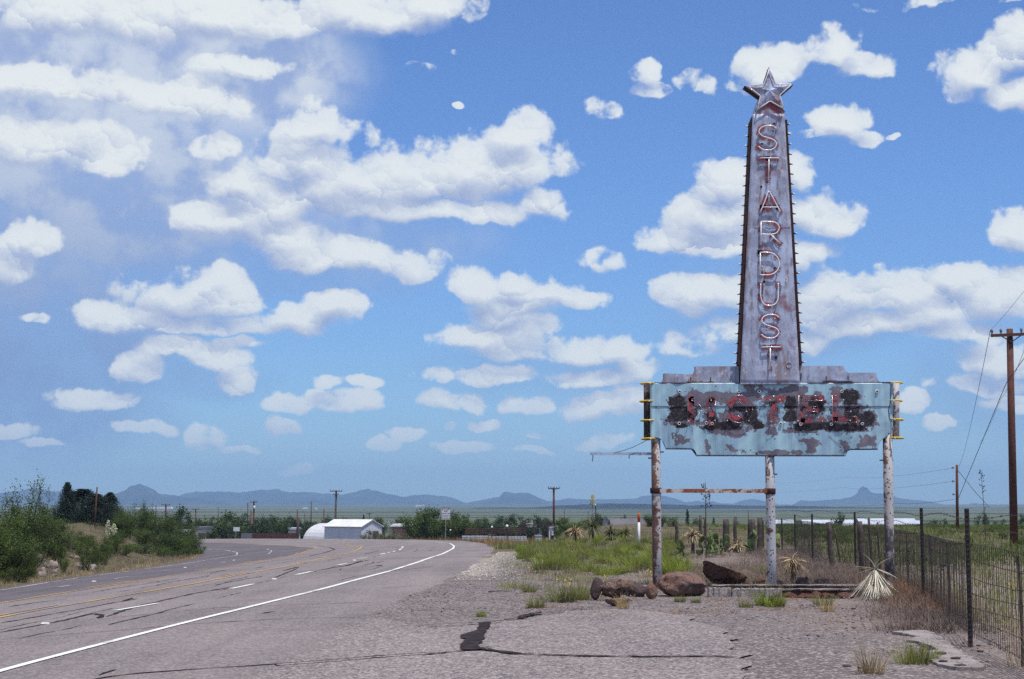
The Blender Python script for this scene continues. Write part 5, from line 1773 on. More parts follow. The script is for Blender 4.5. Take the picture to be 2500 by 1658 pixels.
def flower_stalk(px, Y, top, base_py, label, flower, seed, r0=0.022, lean=0.0):
    p = on(px, Y)
    h = V(1250, top, Y).z - p.z
    e = empty('flower_stalk', p, 0, label, 'flower stalk')
    MB().tube([(0, 0, 0), (lean * 0.4, 0, h * 0.5), (lean, 0, h)], [r0, r0 * 0.75, r0 * 0.3], 6).build('stalk', MATS['bark' if flower != 'yucca_bloom' else 'pale_twig'], e)
    r = np.random.default_rng(seed)
    if flower == 'yucca_bloom':
        vs, fs = bloom_mesh(seed, h * 0.26, 0.16, 150, 0.055)
        link('flower_head', mesh_np('flower_head', vs + np.array([lean, 0, h * 0.74]), fs, MATS[flower]), e)
    else:
        mb = MB()
        pods = MB()
        for k in range(26):
            z = h * r.uniform(0.62, 1.0) if k > 3 else h * r.uniform(0.3, 0.6)
            an = r.uniform(0, 6.28)
            L = r.uniform(0.05, 0.16) * (1.25 - (z / h - 0.62))
            q = Vector((math.cos(an) * L + lean * z / h, math.sin(an) * L, z + 0.05))
            mb.tube([(lean * z / h, 0, z), q], 0.005, 4)
            pods.tube([q + Vector((0, 0, -0.03)), q, q + Vector((0, 0, 0.04))], [0.006, 0.020, 0.004], 5)
        mb.build('side_twigs', MATS['bark'], e)
        tag(pods.build('seed_pods', MATS['bark'], e), kind='stuff')
    return e
flower_stalk(1447, 82.3, 1206, 1290, 'tall creamy yucca flower stalk rising above the rise', 'yucca_bloom', 1)
flower_stalk(1723, 50, 1176, 1310, 'tall dry seed stalk behind the crossbar', 'pods', 2)
flower_stalk(2405, 66, 1149, 1300, 'tall thin seed stalk next to the big utility pole', 'pods', 3, 0.016, -0.12)

# prickly pears at the back fence
def prickly_pear(pos, n, seed, label, scale=1.0):
    e = empty('prickly_pear', pos, 0, label, 'cactus')
    r = np.random.default_rng(seed)
    base = ICO2
    tips = [(np.array([r.normal(0, 0.3), r.normal(0, 0.15), 0.0]), 0.0) for _ in range(5)]
    for k in range(n):
        j = int(r.integers(0, len(tips)))
        b0 = tips[j][0]
        lean = r.normal(0, 0.55)
        L = r.uniform(0.20, 0.28) * scale
        d = np.array([math.sin(lean), r.normal(0, 0.25), math.cos(lean)])
        d /= np.linalg.norm(d)
        v = base[0] * np.array([L * 0.40, L * 0.07, L * 0.55])
        rot = np.array((Matrix.Rotation(r.uniform(-0.9, 0.9), 3, 'Z') @ Vector(d).to_track_quat('Z', 'Y').to_matrix()))
        c = b0 + d * L * 0.5
        if c[2] > 0.75 * scale:
            continue
        link('pad', mesh_np('pad', v @ rot.T + c, base[1], MATS['cactus_pad'], True), e)
        tips.append((b0 + d * L * 0.95, lean))
    return e
prickly_pear(on(1718, 52), 26, 1, 'broad prickly pear with bluish green pads below the dry stalk', 0.95)
prickly_pear(on(1752, 53), 18, 2, 'prickly pear beside the leaning wooden fence post', 0.9)
prickly_pear(on(1845, 55), 26, 3, 'prickly pear grown up against the dark block posts', 1.0)
prickly_pear(on(1685, 51), 12, 4, 'low prickly pear spreading in the green grass', 0.9)

# ------------------------------------------------------------------ grasses
tuft_r = np.random.default_rng(77)
def tuft(n, h, mat, base_r, lean=0.55, width=0.012, seed=0):
    vs, fs = blades(np.random.default_rng(seed), n, h, 0, lean, width, base_r)
    return mesh_np('grass_clump', vs, fs, MATS[mat])
TUFT_G = [tuft(240, 0.24, 'grass_green', 0.20, 0.85, 0.011, 100 + k) for k in range(4)]
TUFT_O = [tuft(190, 0.22, 'grass_olive', 0.19, 0.85, 0.010, 110 + k) for k in range(3)]
TUFT_S = [tuft(120, 0.34, 'grass_straw', 0.15, 0.70, 0.009, 120 + k) for k in range(3)]
def clump(pos, me, label, group, s, sz=None):
    o = link('grass_clump', me, None, pos)
    o.rotation_euler = (0, 0, rng.uniform(0, 6.28))
    o.scale = (s, s, sz or s)
    return tag(o, label, 'grass clump', group)
# the ones one can pick out on the gravel
for (px, py, s, me, lab) in [(1655, 1390, 1.35, TUFT_G[0], 'bright green grass clump growing right behind the rusted post'), (1872, 1478, 0.95, TUFT_G[1], 'bright green grass clump at the foot of the kerb by the white post'), (1893, 1481, 0.75, TUFT_G[2], 'second green grass clump at the foot of the kerb'),
                             (1820, 1483, 0.6, TUFT_O[0], 'small olive grass clump in front of the pale kerb blocks'), (2010, 1478, 0.75, TUFT_O[1], 'yellowish grass clump in front of the dark kerb stones'), (1660, 1470, 0.5, TUFT_O[2], 'short olive grass clump before the red boulder'),
                             (1700, 1472, 0.45, TUFT_O[0], 'short yellowed grass clump before the red boulder, on its planter side'), (1375, 1470, 1.2, TUFT_O[1], 'wide olive grass clump beside the hollow rock'), (1415, 1464, 1.1, TUFT_O[2], 'olive grass clump touching the dark upright slab'),
                             (1310, 1484, 0.8, TUFT_O[0], 'loose olive grass clump on the gravel short of the rocks'), (1292, 1446, 0.7, TUFT_O[1], 'sparse olive grass clump out on the grey gravel'), (1175, 1506, 0.35, TUFT_G[3], 'small yellow-green tuft at the edge of the apron'),
                             (1855, 1402, 0.9, TUFT_O[2], 'olive grass clump behind the white post'), (2229, 1622, 0.9, TUFT_O[0], 'olive weed clump on the broken pale concrete'), (2255, 1615, 0.75, TUFT_O[1], 'grey-green weed clump next to the black asphalt crumbs'), (2130, 1645, 0.8, TUFT_S[0], 'flattened straw clump on the gravel near the weed clumps'),
                             (2020, 1495, 0.6, TUFT_S[1], 'rusty dry grass tuft on the gravel in front of the kerb'), (1520, 1486, 0.6, TUFT_S[2], 'straw tuft growing beside the thin flat stone')]:
    clump(G(px, py), me, lab, None, s)
# the green rise by the pavement
pts = []
tries = 0
while len(pts) < 105 and tries < 6000:
    tries += 1
    px, py = rng.uniform(1265, 1660), rng.uniform(1318, 1408)
    lim = 1340 + (px - 1265) * 0.15
    if py > lim + rng.expovariate(1 / 16.0):
        continue
    if all(math.hypot(px - a, (py - b_) * 2.2) > 13 for a, b_ in pts):
        pts.append((px, py))
for k, (px, py) in enumerate(pts):
    g = G(px, py)
    if g is None or g.y > 120:
        continue
    u = rng.random()
    me = TUFT_G[k % 4] if u < 0.72 else TUFT_O[k % 3]
    clump(g, me, 'green grass clump on the low rise beside the white chippings', 'grass clumps on the green rise', rng.uniform(0.8, 1.5), rng.uniform(0.9, 1.5))
for (px, py) in ((1330, 1366), (1400, 1372), (1460, 1377), (1520, 1380), (1530, 1398), (1500, 1402), (1480, 1404), (1290, 1372), (1350, 1392), (1440, 1396), (1560, 1372), (1590, 1362), (1610, 1378)):
    clump(G(px, py), TUFT_G[rng.randrange(4)] if rng.random() < 0.6 else TUFT_O[rng.randrange(3)], 'single green clump standing out on bare gravel below the rise', 'scattered clumps below the rise', rng.uniform(0.9, 1.5), rng.uniform(0.8, 1.1))

def scatter(name, n, region, h, mat, lean, width, per, seed, base_r=0.10, kind='stuff', hv=0.35, seg=2, on_road=False):
    """Joined ground cover: region(r) gives one plan point."""
    r = np.random.default_rng(seed)
    C = []
    while len(C) < n:
        q = region(r)
        if q is not None:
            C.append(q)
    C = np.array(C)
    z = T(C[:, 0], C[:, 1])
    cc = np.repeat(np.column_stack([C, z]), per, 0)
    vs, fs = blades(r, n * per, h, 0, lean, width, base_r, 0.5, seg, cc, hv)
    return tag(link(name, mesh_np(name, vs, fs, MATS[mat])), None, None, None, kind)

def box_region(x0, x1, y0, y1, keep=None):
    def f(r):
        x, y = r.uniform(x0, x1), r.uniform(y0, y1)
        if keep is not None and not keep(x, y, r):
            return None
        return (x, y)
    return f
fence_x = lambda y: np.interp(y, [0, 8, 18.3, 25.9, 37.5, 45, 55, 80], [3.3, 4.0, 5.08, 6.46, 7.7, 8.5, 9.5, 12.0])
edge_at = lambda y: np.interp(y, EDGE_Y, EDGE_X)
patchy = lambda x, y, s, t_: float(fbm(x, y, s)) > t_
scatter('dry_grass', 480, lambda r: (lambda y: (float(edge_at(y)) - 0.25 - r.exponential(0.55), y))(r.uniform(40, 120)), 0.15, 'grass_straw', 0.9, 0.012, 8, 1, 0.14)
scatter('bank_grass', 1700, lambda r: (lambda y: (float(edge_at(y)) - r.uniform(0.8, 9), y))(r.uniform(42, 122)), 0.22, 'grass_olive', 0.8, 0.016, 8, 2, 0.2)
scatter('bank_dry_brush', 1400, lambda r: (lambda y: (float(edge_at(y)) - r.uniform(0.5, 6), y))(r.uniform(42, 122)), 0.28, 'dead_brush', 0.9, 0.011, 11, 3, 0.2)
scatter('rise_grass', 700, box_region(0.2, 14, 46, 100, lambda x, y, r: x > 0.6 + 0.4 * fbm(x, y, 0.5) - (y - 60) * 0.02 and patchy(x, y, 0.35, 0.15 - (y - 46) * 0.02)), 0.15, 'grass_green', 0.85, 0.014, 9, 4, 0.18)
scatter('rise_dry_grass', 1800, box_region(0.5, 12, 38, 95, lambda x, y, r: patchy(y, x, 0.4, 0.0)), 0.20, 'dead_brush', 0.7, 0.012, 7, 5, 0.2)
scatter('field_grass', 7000, lambda r: (lambda y: (r.uniform(float(fence_x(min(y, 80))) + 0.4, float(fence_x(min(y, 80))) + 6 + y * 0.35), y))(10 ** r.uniform(1.62, 2.15)), 0.30, 'field_green', 0.8, 0.024, 6, 6, 0.25)
scatter('field_olive_grass', 4500, lambda r: (lambda y: (r.uniform(float(fence_x(min(y, 80))) + 0.3, float(fence_x(min(y, 80))) + 5 + y * 0.35), y))(10 ** r.uniform(1.3, 2.15)), 0.26, 'grass_olive', 0.85, 0.016, 6, 7, 0.25)
scatter('fence_brush', 2300, lambda r: (lambda y: (float(fence_x(y)) + r.normal(-0.55, 0.55) if y > 30 else float(fence_x(y)) + r.normal(-0.15, 0.32), y))(r.uniform(20, 56)), 0.19, 'dead_brush', 1.5, 0.007, 14, 8, 0.26)
scatter('planter_brush', 1200, box_region(3.6, 8.0, 30.4, 42, lambda x, y, r: patchy(x, y, 0.8, -0.35)), 0.18, 'dead_brush', 1.5, 0.007, 13, 9, 0.26)
scatter('gravel_dry_grass', 420, box_region(0.0, 6.5, 22, 40, lambda x, y, r: patchy(x, y, 1.1, 0.25) and x < fence_x(y)), 0.07, 'grass_rust', 2.0, 0.006, 14, 10, 0.16)
scatter('verge_olive_grass', 520, box_region(-0.2, 5.0, 27.0, 48, lambda x, y, r: patchy(x, y, 0.9, 0.15)), 0.14, 'grass_olive', 0.9, 0.008, 10, 11, 0.15)
scatter('tall_dry_grass', 90, lambda r: (lambda y: (4.55 + (y - 13.5) * 0.10 + abs(r.normal(0, 0.22)), y))(r.uniform(12.0, 16.2)), 0.50, 'grass_straw', 0.45, 0.006, 12, 12, 0.12, 'stuff', 0.45, 3)
scatter('fence_rust_grass', 260, lambda r: (lambda y: (float(fence_x(y)) + r.normal(0.0, 0.25), y))(r.uniform(22, 33)), 0.26, 'grass_rust', 0.9, 0.007, 10, 13, 0.12)
scatter('verge_rust_grass', 420, lambda r: (lambda y: (float(np.interp(y, [90, 118, 143, 167, 184], [-0.9, -1.6, -3.2, -8.2, -16])) + r.exponential(0.9), y))(r.uniform(95, 184)), 0.45, 'grass_rust', 0.8, 0.03, 9, 14, 0.35)
scatter('verge_straw_grass', 520, lambda r: (lambda y: (float(np.interp(y, [80, 118, 143, 167, 184], [-0.7, -1.4, -3.0, -8.0, -15])) + r.exponential(1.4), y))(r.uniform(85, 186)), 0.40, 'grass_olive', 0.8, 0.03, 9, 15, 0.35)
# yellow wildflowers among the grass
r = np.random.default_rng(5)
C = []
for (px, py) in [(1395, 1357), (1403, 1359), (1400, 1392), (1406, 1390), (1390, 1436), (1365, 1438), (1588, 1405), (1578, 1408), (1535, 1398), (1390, 1440), (1592, 1412), (2480, 1445), (2470, 1448), (2492, 1442), (2465, 1440), (1300, 1400), (1652, 1412), (1480, 1420)]:
    g = G(px, py)
    for _ in range(7):
        C.append((g.x + r.normal(0, 0.06), g.y + r.normal(0, 0.1), g.z + r.uniform(0.06, 0.2)))
vs, fs = leaf_quads(np.array(C), 0.016, r, 0.3, 0.9)
tag(link('wildflowers', mesh_np('wildflowers', vs, fs, MATS['yellow_flower'])), None, None, None, 'stuff')

# loose gravel, larger chips standing up from the ground
def chips(name, n, region, size, mat, seed):
    r = np.random.default_rng(seed)
    C = []
    while len(C) < n:
        q = region(r)
        if q is not None:
            C.append(q)
    C = np.array(C)
    s = size * np.clip(r.lognormal(0, 0.45, n), 0.4, 2.6)
    base = np.array([(1, 0, 0), (0, 1, 0), (-1, 0, 0), (0, -1, 0), (0, 0, 1), (0, 0, -1)], float)
    F = np.array([(0, 1, 4), (1, 2, 4), (2, 3, 4), (3, 0, 4), (1, 0, 5), (2, 1, 5), (3, 2, 5), (0, 3, 5)])
    v = base[None] * (s[:, None, None] * r.uniform(0.6, 1.3, (n, 6, 1))) * np.array([1, 1, 0.6])
    an = r.uniform(0, 6.28, n)
    ca, sa = np.cos(an), np.sin(an)
    vx = v[..., 0] * ca[:, None] - v[..., 1] * sa[:, None]
    vy = v[..., 0] * sa[:, None] + v[..., 1] * ca[:, None]
    v = np.stack([vx + C[:, :1], vy + C[:, 1:2], v[..., 2] + (T(C[:, 0], C[:, 1]) + s * 0.25)[:, None]], -1).reshape(-1, 3)
    f = (F[None] + (np.arange(n) * 6)[:, None, None]).reshape(-1, 3)
    return tag(link(name, mesh_np(name, v, f, MATS[mat])), None, None, None, 'stuff')
simple('chip_grey', (0.26, 0.215, 0.22), (0.15, 0.12, 0.13), 3.0, 0.9, island=0.5)
simple('chip_white', (0.50, 0.44, 0.38), (0.38, 0.33, 0.29), 3.0, 0.9, island=0.3)
simple('chip_dark', (0.055, 0.048, 0.052), (0.09, 0.075, 0.078), 3.0, 0.9, island=0.4)
off_pave = lambda x, y: x > float(np.interp(y, [10, 18, 23.2, 28.5, 32.8, 40.8, 56, 66], [9, 2.9, 2.9, -1.8, -1.5, -1.1, -0.8, -0.7]))
chips('gravel_chips', 9000, box_region(-2.2, 6.5, 14.5, 46, lambda x, y, r: (off_pave(x, y) and x < fence_x(y) + 0.6) or (y > 23.8 and off_pave(x + 0.0, max(y, 28.5)))), 0.011, 'chip_grey', 1)
chips('limestone_chips', 5200, lambda r: (lambda y: (float(np.interp(y, [34, 40.8, 56, 75], [-1.3, -1.05, -0.75, -0.6])) + abs(r.normal(0, 0.75)), y))(r.uniform(35, 74)), 0.013, 'chip_white', 2)
chips('apron_crumbs', 500, box_region(-2.0, 5.2, 13.5, 26), 0.007, 'chip_dark', 3)
# black asphalt crumbs and the broken concrete strip by the fence
mb = MB()
outl = [G(*p) for p in ((2175, 1548), (2260, 1545), (2300, 1562), (2330, 1590), (2375, 1612), (2405, 1632), (2398, 1640), (2340, 1638), (2290, 1630), (2255, 1612), (2262, 1600), (2290, 1592), (2250, 1575), (2215, 1570), (2240, 1560))]
o2 = resample([(p.x, p.y) for p in outl + [outl[0]]], 110)[:-1]
o2 = o2 + nrng.normal(0, 0.018, o2.shape)
nv = len(o2)
mb.add([(x, y, float(T(x, y)) + 0.035) for x, y in o2] + [(x, y, float(T(x, y)) - 0.03) for x, y in o2], [tuple(range(nv))] + [(i, i + nv, (i + 1) % nv + nv, (i + 1) % nv) for i in range(nv)])
cs = fix_normals(mb.build('concrete_strip', MATS['pale_concrete']))
tag(cs, 'ragged pale broken concrete strip beside the wire fence', 'concrete')
for k, (px, py, wpx, hpx) in enumerate([(2297, 1606, 30, 8), (2333, 1618, 28, 7), (2302, 1625, 24, 8), (2345, 1634, 30, 5), (2068, 1629, 24, 7), (2099, 1634, 14, 8), (2389, 1585, 12, 5), (2394, 1600, 18, 6), (2084, 1488, 12, 5), (2086, 1560, 8, 4), (2270, 1586, 10, 4), (2185, 1640, 10, 4), (1822, 1636, 10, 5)]):
    g = G(px, py)
    wd, hh = wpx * g.y / FPX, hpx * g.y / FPX
    o = link('asphalt_crumb', rock_mesh('asphalt_crumb', 200 + k, (wd, wd * 0.8, hh), 'dark_rock', 9, 0.15, 2), None, (g.x, g.y, g.z + (0.03 if 2250 < px < 2400 else 0.0)))
    tag(o, 'black broken asphalt chunk lying by the concrete strip' if px > 2250 else 'black asphalt chunk lying out on the gravel', 'asphalt chunk', 'chunks on the concrete strip' if px > 2250 else 'chunks on the gravel')
# fallen grey branch and sticks
def stick(px, py, pts, r0, label, mat='pale_twig'):
    g = G(px, py)
    return tag(MB().tube([Vector(q) for q in pts], [r0 * (1 - 0.7 * i / (len(pts) - 1)) for i in range(len(pts))], 6).build('fallen_branch', MATS[mat], None, False, g), label, 'branch')
stick(2225, 1500, [(0, 0, 0.02), (0.08, 0.15, 0.10), (0.20, 0.3, 0.12), (0.27, 0.35, 0.22)], 0.014, 'grey crooked branch lying against the fence foot')
stick(2015, 1390, [(-0.15, 0, 0.35), (-0.10, 0, 0.22), (0.05, 0, 0.25), (0.14, 0, 0.40)], 0.012, 'pale forked branch caught in the brush before the fence')
stick(1222, 1447, [(-0.22, 0, 0.02), (0.0, 0.02, 0.03), (0.22, 0, 0.025)], 0.012, 'thin brown stick lying flat on the gravel', 'bark')

# ------------------------------------------------------------------ the wire fence
simple('fence_steel', (0.030, 0.026, 0.028), (0.060, 0.045, 0.042), 14.0, 0.7)
simple('fence_wood', (0.055, 0.042, 0.040), (0.10, 0.078, 0.070), 10.0, 0.9, bump=0.4)
simple('old_pole_wood', (0.120, 0.048, 0.036), (0.080, 0.034, 0.028), 5.0, 0.85, bump=0.3)
simple('grey_pole_wood', (0.095, 0.070, 0.062), (0.060, 0.044, 0.040), 5.0, 0.85)
fence = empty('wire_fence', on(2248, 25.9), 0, 'long wire mesh fence with steel and old wooden posts', 'fence')
fo = fence.location.copy()
def tee_post(px, top, Y, lean=0.0, name='steel_post'):
    p = on(px, Y)
    h = V(1250, top, Y).z - p.z
    mb = MB()
    rot = Matrix.Rotation(lean, 3, 'Y')
    w_ = 0.052
    c = p - fo
    mb.box(c + rot @ Vector((0, 0, h / 2 - 0.1)), (w_, 0.008, h + 0.2), rot)
    mb.box(c + rot @ Vector((0, 0.022, h / 2 - 0.1)), (0.008, 0.036, h + 0.2), rot)
    for k in range(int(h / 0.055)):          # the studs that hold the wires
        mb.box(c + rot @ Vector((0, -0.008, 0.05 + k * 0.055)), (0.034, 0.010, 0.016), rot)
    return mb.build(name, MATS['fence_steel'], fence)
def wood_post(px, top, Y, r0, lean=0.0, seed=0, name='wooden_post'):
    p = on(px, Y)
    h = V(1250, top, Y).z - p.z
    r = random.Random(seed)
    mb = MB()
    pts, rad = [], []
    for k in range(6):
        u = k / 5
        pts.append(p - fo + Vector((lean * u * h + r.uniform(-0.01, 0.01), r.uniform(-0.01, 0.01), -0.1 + (h + 0.1) * u)))
        rad.append(r0 * (1.08 - 0.16 * u) * r.uniform(0.93, 1.07))
    mb.tube(pts, rad, 9)
    return mb.build(name, MATS['fence_wood'], fence, True)
tee_post(2360, 1242, 18.3)
tee_post(2249, 1240, 25.9)
tee_post(2086, 1250, 41.0)
tee_post(1982, 1255, 45.5, 0.0)
tee_post(1940, 1256, 54.0)
wood_post(2103, 1273, 37.5, 0.062, -0.045, 1)
wood_post(2128, 1264, 36.5, 0.030, -0.06, 2)
wood_post(2145, 1275, 34.5, 0.022, -0.02, 8)
wood_post(2030, 1275, 40.5, 0.066, -0.07, 3)
wood_post(2052, 1290, 41.5, 0.026, -0.16, 9)
wood_post(1793, 1262, 57, 0.065, 0.02, 4)
wood_post(1772, 1268, 57.5, 0.12, 0.0, 5)
wood_post(1834, 1268, 57, 0.14, 0.0, 6)
wood_post(1853, 1264, 56.5, 0.10, 0.03, 7)
wood_post(1709, 1258, 60, 0.055, 0.0, 10)
wood_post(1719, 1263, 60, 0.04, 0.03, 14)
wood_post(1652, 1274, 63, 0.07, 0.0, 11)
tee_post(1908, 1266, 58.0)
tee_post(1862, 1270, 59.0)
FLINE = [(4.05, 8.0), (4.55, 13.4), (5.08, 18.3), (6.47, 25.9), (7.70, 34.0), (8.10, 37.5), (8.57, 41.0), (8.5, 45.5), (9.3, 54.0), (9.2, 57.0)]
BLINE = [(9.2, 57.0), (7.75, 57.0), (6.9, 60.0), (6.3, 63.0)]
def wire_path(line, z, sag, seed):
    P = resample(line, int(10 * len(line)))
    r = np.random.default_rng(seed)
    L = np.concatenate([[0], np.cumsum(np.hypot(*np.diff(P, axis=0).T))])
    return [Vector((x - fo.x, y - fo.y, float(T(x, y)) + z + sag * math.sin(l * 0.8 + seed) * 0.5 + r.normal(0, 0.004) - fo.z)) for (x, y), l in zip(P, L)]
HTS = (0.10, 0.26, 0.42, 0.58, 0.74, 0.92, 1.08)
for k, z in enumerate(HTS):
    MB().tube(wire_path(FLINE, z, 0.05, k), 0.0046, 4, False).build('mesh_wire', MATS['fence_steel'], fence)
for k, z in enumerate((1.24, 1.40)):
    MB().tube(wire_path(FLINE, z, 0.05, 20 + k), 0.0032, 4, False).build('barbed_wire', MATS['fence_steel'], fence)
for k, z in enumerate((0.4, 0.7, 1.0)):
    MB().tube(wire_path(BLINE, z, 0.05, 30 + k), 0.004, 4, False).build('back_wire', MATS['fence_steel'], fence)
# upright wires of the mesh: too many and too fine to tell apart
P = resample(FLINE, 420)
mb = MB()
for k, (x, y) in enumerate(P):
    z0 = float(T(x, y))
    j = rng.uniform(-0.012, 0.012)
    mb.tube([Vector((x, y, z0 + 0.08)) - fo, Vector((x + j, y + j, z0 + 0.6)) - fo, Vector((x, y, z0 + 1.09)) - fo], 0.0040, 3, False)
tag(mb.build('mesh_uprights', MATS['fence_steel'], fence), kind='stuff')
for k, (px, Y) in enumerate(((2209, 29.0), (2316, 21.4), (2262, 24.6), (2420, 15.6))):
    a = on(px, Y)
    x = float(np.interp(a.y, [q[1] for q in FLINE], [q[0] for q in FLINE]))
    z0 = float(T(x, Y))
    MB().tube([Vector((x, Y, z0 + 0.02)) - fo, Vector((x + 0.01, Y, z0 + 0.55)) - fo, Vector((x - 0.01, Y, z0 + 1.05)) - fo], 0.014, 6).build('wooden_stay', MATS['fence_wood'], fence)
# barbs
mb = MB()
for k, z in enumerate((1.24, 1.40)):
    pth = wire_path(FLINE, z, 0.05, 20 + k)
    for p in pth[::1]:
        mb.tube([p + Vector((-0.012, 0.0, -0.014)), p + Vector((0.012, 0, 0.014))], 0.0028, 3, False)
        mb.tube([p + Vector((-0.012, 0.0, 0.014)), p + Vector((0.012, 0, -0.014))], 0.0028, 3, False)
tag(mb.build('barbs', MATS['fence_steel'], fence), kind='stuff')

# orange-topped marker post
simple('marker_white', (0.74, 0.75, 0.77), (0.64, 0.64, 0.66), 6.0, 0.5)
simple('marker_orange', (0.62, 0.10, 0.025), (0.50, 0.085, 0.03), 6.0, 0.5)
p = on(1559.5, 64)
mk = empty('marker_post', p, 0, 'white utility marker post with orange top on the green rise', 'marker post')
zt, zm_, zb = V(1559, 1253, 64).z - p.z, V(1559, 1275, 64).z - p.z, -0.1
MB().lathe((0, 0, 0), [(0.050, zb), (0.050, zm_)], 12).build('post', MATS['marker_white'], mk, True)
MB().lathe((0, 0, 0), [(0.053, zm_ + 0.002), (0.053, zt - 0.03), (0.040, zt - 0.005), (0.01, zt)], 12).build('cap', MATS['marker_orange'], mk, True)

# ------------------------------------------------------------------ utility poles and lines
simple('insulator', (0.10, 0.09, 0.10), (0.2, 0.2, 0.21), 20.0, 0.3)
def utility_pole(px, Y, top, label, arms=(), r0=0.14, wood='grey_pole_wood', lean=0.0, extras=(), group=None, base=None):
    p = on(px if base is None else base, Y)
    tpt = V(px, top, Y)
    h = tpt.z - p.z
    e = empty('utility_pole', p, 0, label, 'utility pole', group)
    dx = tpt.x - p.x
    MB().tube([(0, 0, -0.3), (dx * 0.5, 0, h * 0.5), (dx, 0, h)], [r0, r0 * 0.9, r0 * 0.78], 10).build('pole', MATS[wood], e, True)
    for (py, half, braces, tilt) in arms:
        z = V(px, py, Y).z - p.z
        L = half * Y / FPX
        rot = Matrix.Rotation(tilt, 3, 'Y')
        arm = MB().box((dx * z / h, -r0 * 1.2, z), (2 * L, 0.10, 0.11), rot).build('crossarm', MATS[wood], e)
        for s in (-0.94, 0.94) + ((-0.5, 0.5) if half > 10 else ()):
            q = Vector((dx * z / h, -r0 * 1.2, z)) + rot @ Vector((s * L, 0, 0.05))
            MB().lathe(q, [(0.02, 0), (0.03, 0.05), (0.055, 0.10), (0.05, 0.16), (0.02, 0.20)], 8).build('insulator', MATS['insulator'], arm, True)
        if braces:
            for s in (-1, 1):
                q = Vector((dx * z / h, -r0 * 1.25, z)) + rot @ Vector((s * L * 0.5, 0, -0.03))
                MB().tube([q, (dx, -r0 * 1.1, z - L * 0.36)], 0.022, 6).build('brace', MATS['fence_steel'], arm)
    for (py, side, rr, hh) in extras:       # transformer cans and boxes
        z = V(px, py, Y).z - p.z
        MB().lathe((dx * z / h + side, -r0, z), [(rr * 0.8, 0), (rr, 0.03), (rr, hh - 0.05), (rr * 0.6, hh)], 12).build('transformer', MATS['marker_white'], e, True)
    return e
utility_pole(2465, 63, 803, 'tall dark brown wooden utility pole with one crossarm by the fence', ((818.5, 50, True, -0.045),), 0.155, 'old_pole_wood', 0, (), None, 2473)
utility_pole(2336, 88, 1135, 'short bare brown pole with side insulators beyond the fence', (), 0.085, 'old_pole_wood')
utility_pole(237, 100, 1189, 'bare brown pole rising from the bank beside the junipers', (), 0.055, 'old_pole_wood', 0, (), None, 232)
utility_pole(821, 230, 1197, 'dark utility pole with two crossarms before the white rounded building', ((1199.5, 15, False, 0.0), (1208, 6, False, 0.0)), 0.17, 'grey_pole_wood', 0, (), None, 818)
utility_pole(1352, 190, 1189, 'brown utility pole with single crossarm beyond the white block wall', ((1193, 14, True, 0.0),), 0.15, 'old_pole_wood')
utility_pole(620, 270, 1223, 'utility pole with crossarm and white transformer near the town trees', ((1226, 9, False, 0.0),), 0.16, 'old_pole_wood', 0, ((1243, 0.10, 0.16, 0.55),))
utility_pole(613, 262, 1246, 'short brown pole close beside the transformer pole', (), 0.12, 'old_pole_wood')
utility_pole(605, 330, 1227, 'thin dark pole behind the transformer pole', (), 0.13)
utility_pole(405, 260, 1230, 'reddish utility pole with crossarm above the bank bushes', ((1233, 10, False, 0.0),), 0.15, 'old_pole_wood')
utility_pole(381, 330, 1233, 'thin grey pole beside the reddish crossarm pole', (), 0.11)
utility_pole(478, 300, 1242, 'brown utility pole with faint crossarm over the town trees', ((1243.5, 8, False, 0.0),), 0.13, 'old_pole_wood')
utility_pole(533, 420, 1238, 'far thin pole over the dark town trees', (), 0.13)
utility_pole(760, 380, 1223, 'tall thin grey pole standing over the far town trees', (), 0.15)
utility_pole(726, 235, 1245, 'bare orange-brown pole beside the parked white vehicle', (), 0.12, 'old_pole_wood')
utility_pole(729, 240, 1262, 'grey pole paired with the bare orange-brown pole', (), 0.10)
utility_pole(791, 232, 1242, 'slim brown pole short of the white rounded building', (), 0.11, 'old_pole_wood')
utility_pole(744, 300, 1254, 'faint grey pole between the orange-brown pole and the slim brown pole', (), 0.11)
utility_pole(716, 320, 1262, 'white-topped grey pole among the town trees', (), 0.11)
utility_pole(902, 360, 1252, 'small utility pole with crossarm behind the white building', ((1254, 7, False, 0.0),), 0.12)
utility_pole(1378, 420, 1241, 'thin dark pole past the crossarm pole on the plain', (), 0.14)
utility_pole(1436, 420, 1248, 'short thin pole near the flowering yucca on the plain', (), 0.11)
utility_pole(1827, 420, 1245, 'thin dark pole far behind the block posts', (), 0.14)
# side insulators on the short bare pole
sp = [o for o in bpy.data.objects if o.get('label', '').startswith('short bare brown pole with side')][0]
for py in (1142, 1175, 1207):
    z = V(2336, py, 88).z - sp.location.z
    MB().tube([(-0.08, -0.02, z), (-0.20, -0.02, z), (-0.22, -0.02, z)], [0.02, 0.06, 0.02], 7).build('insulator', MATS['insulator'], sp)

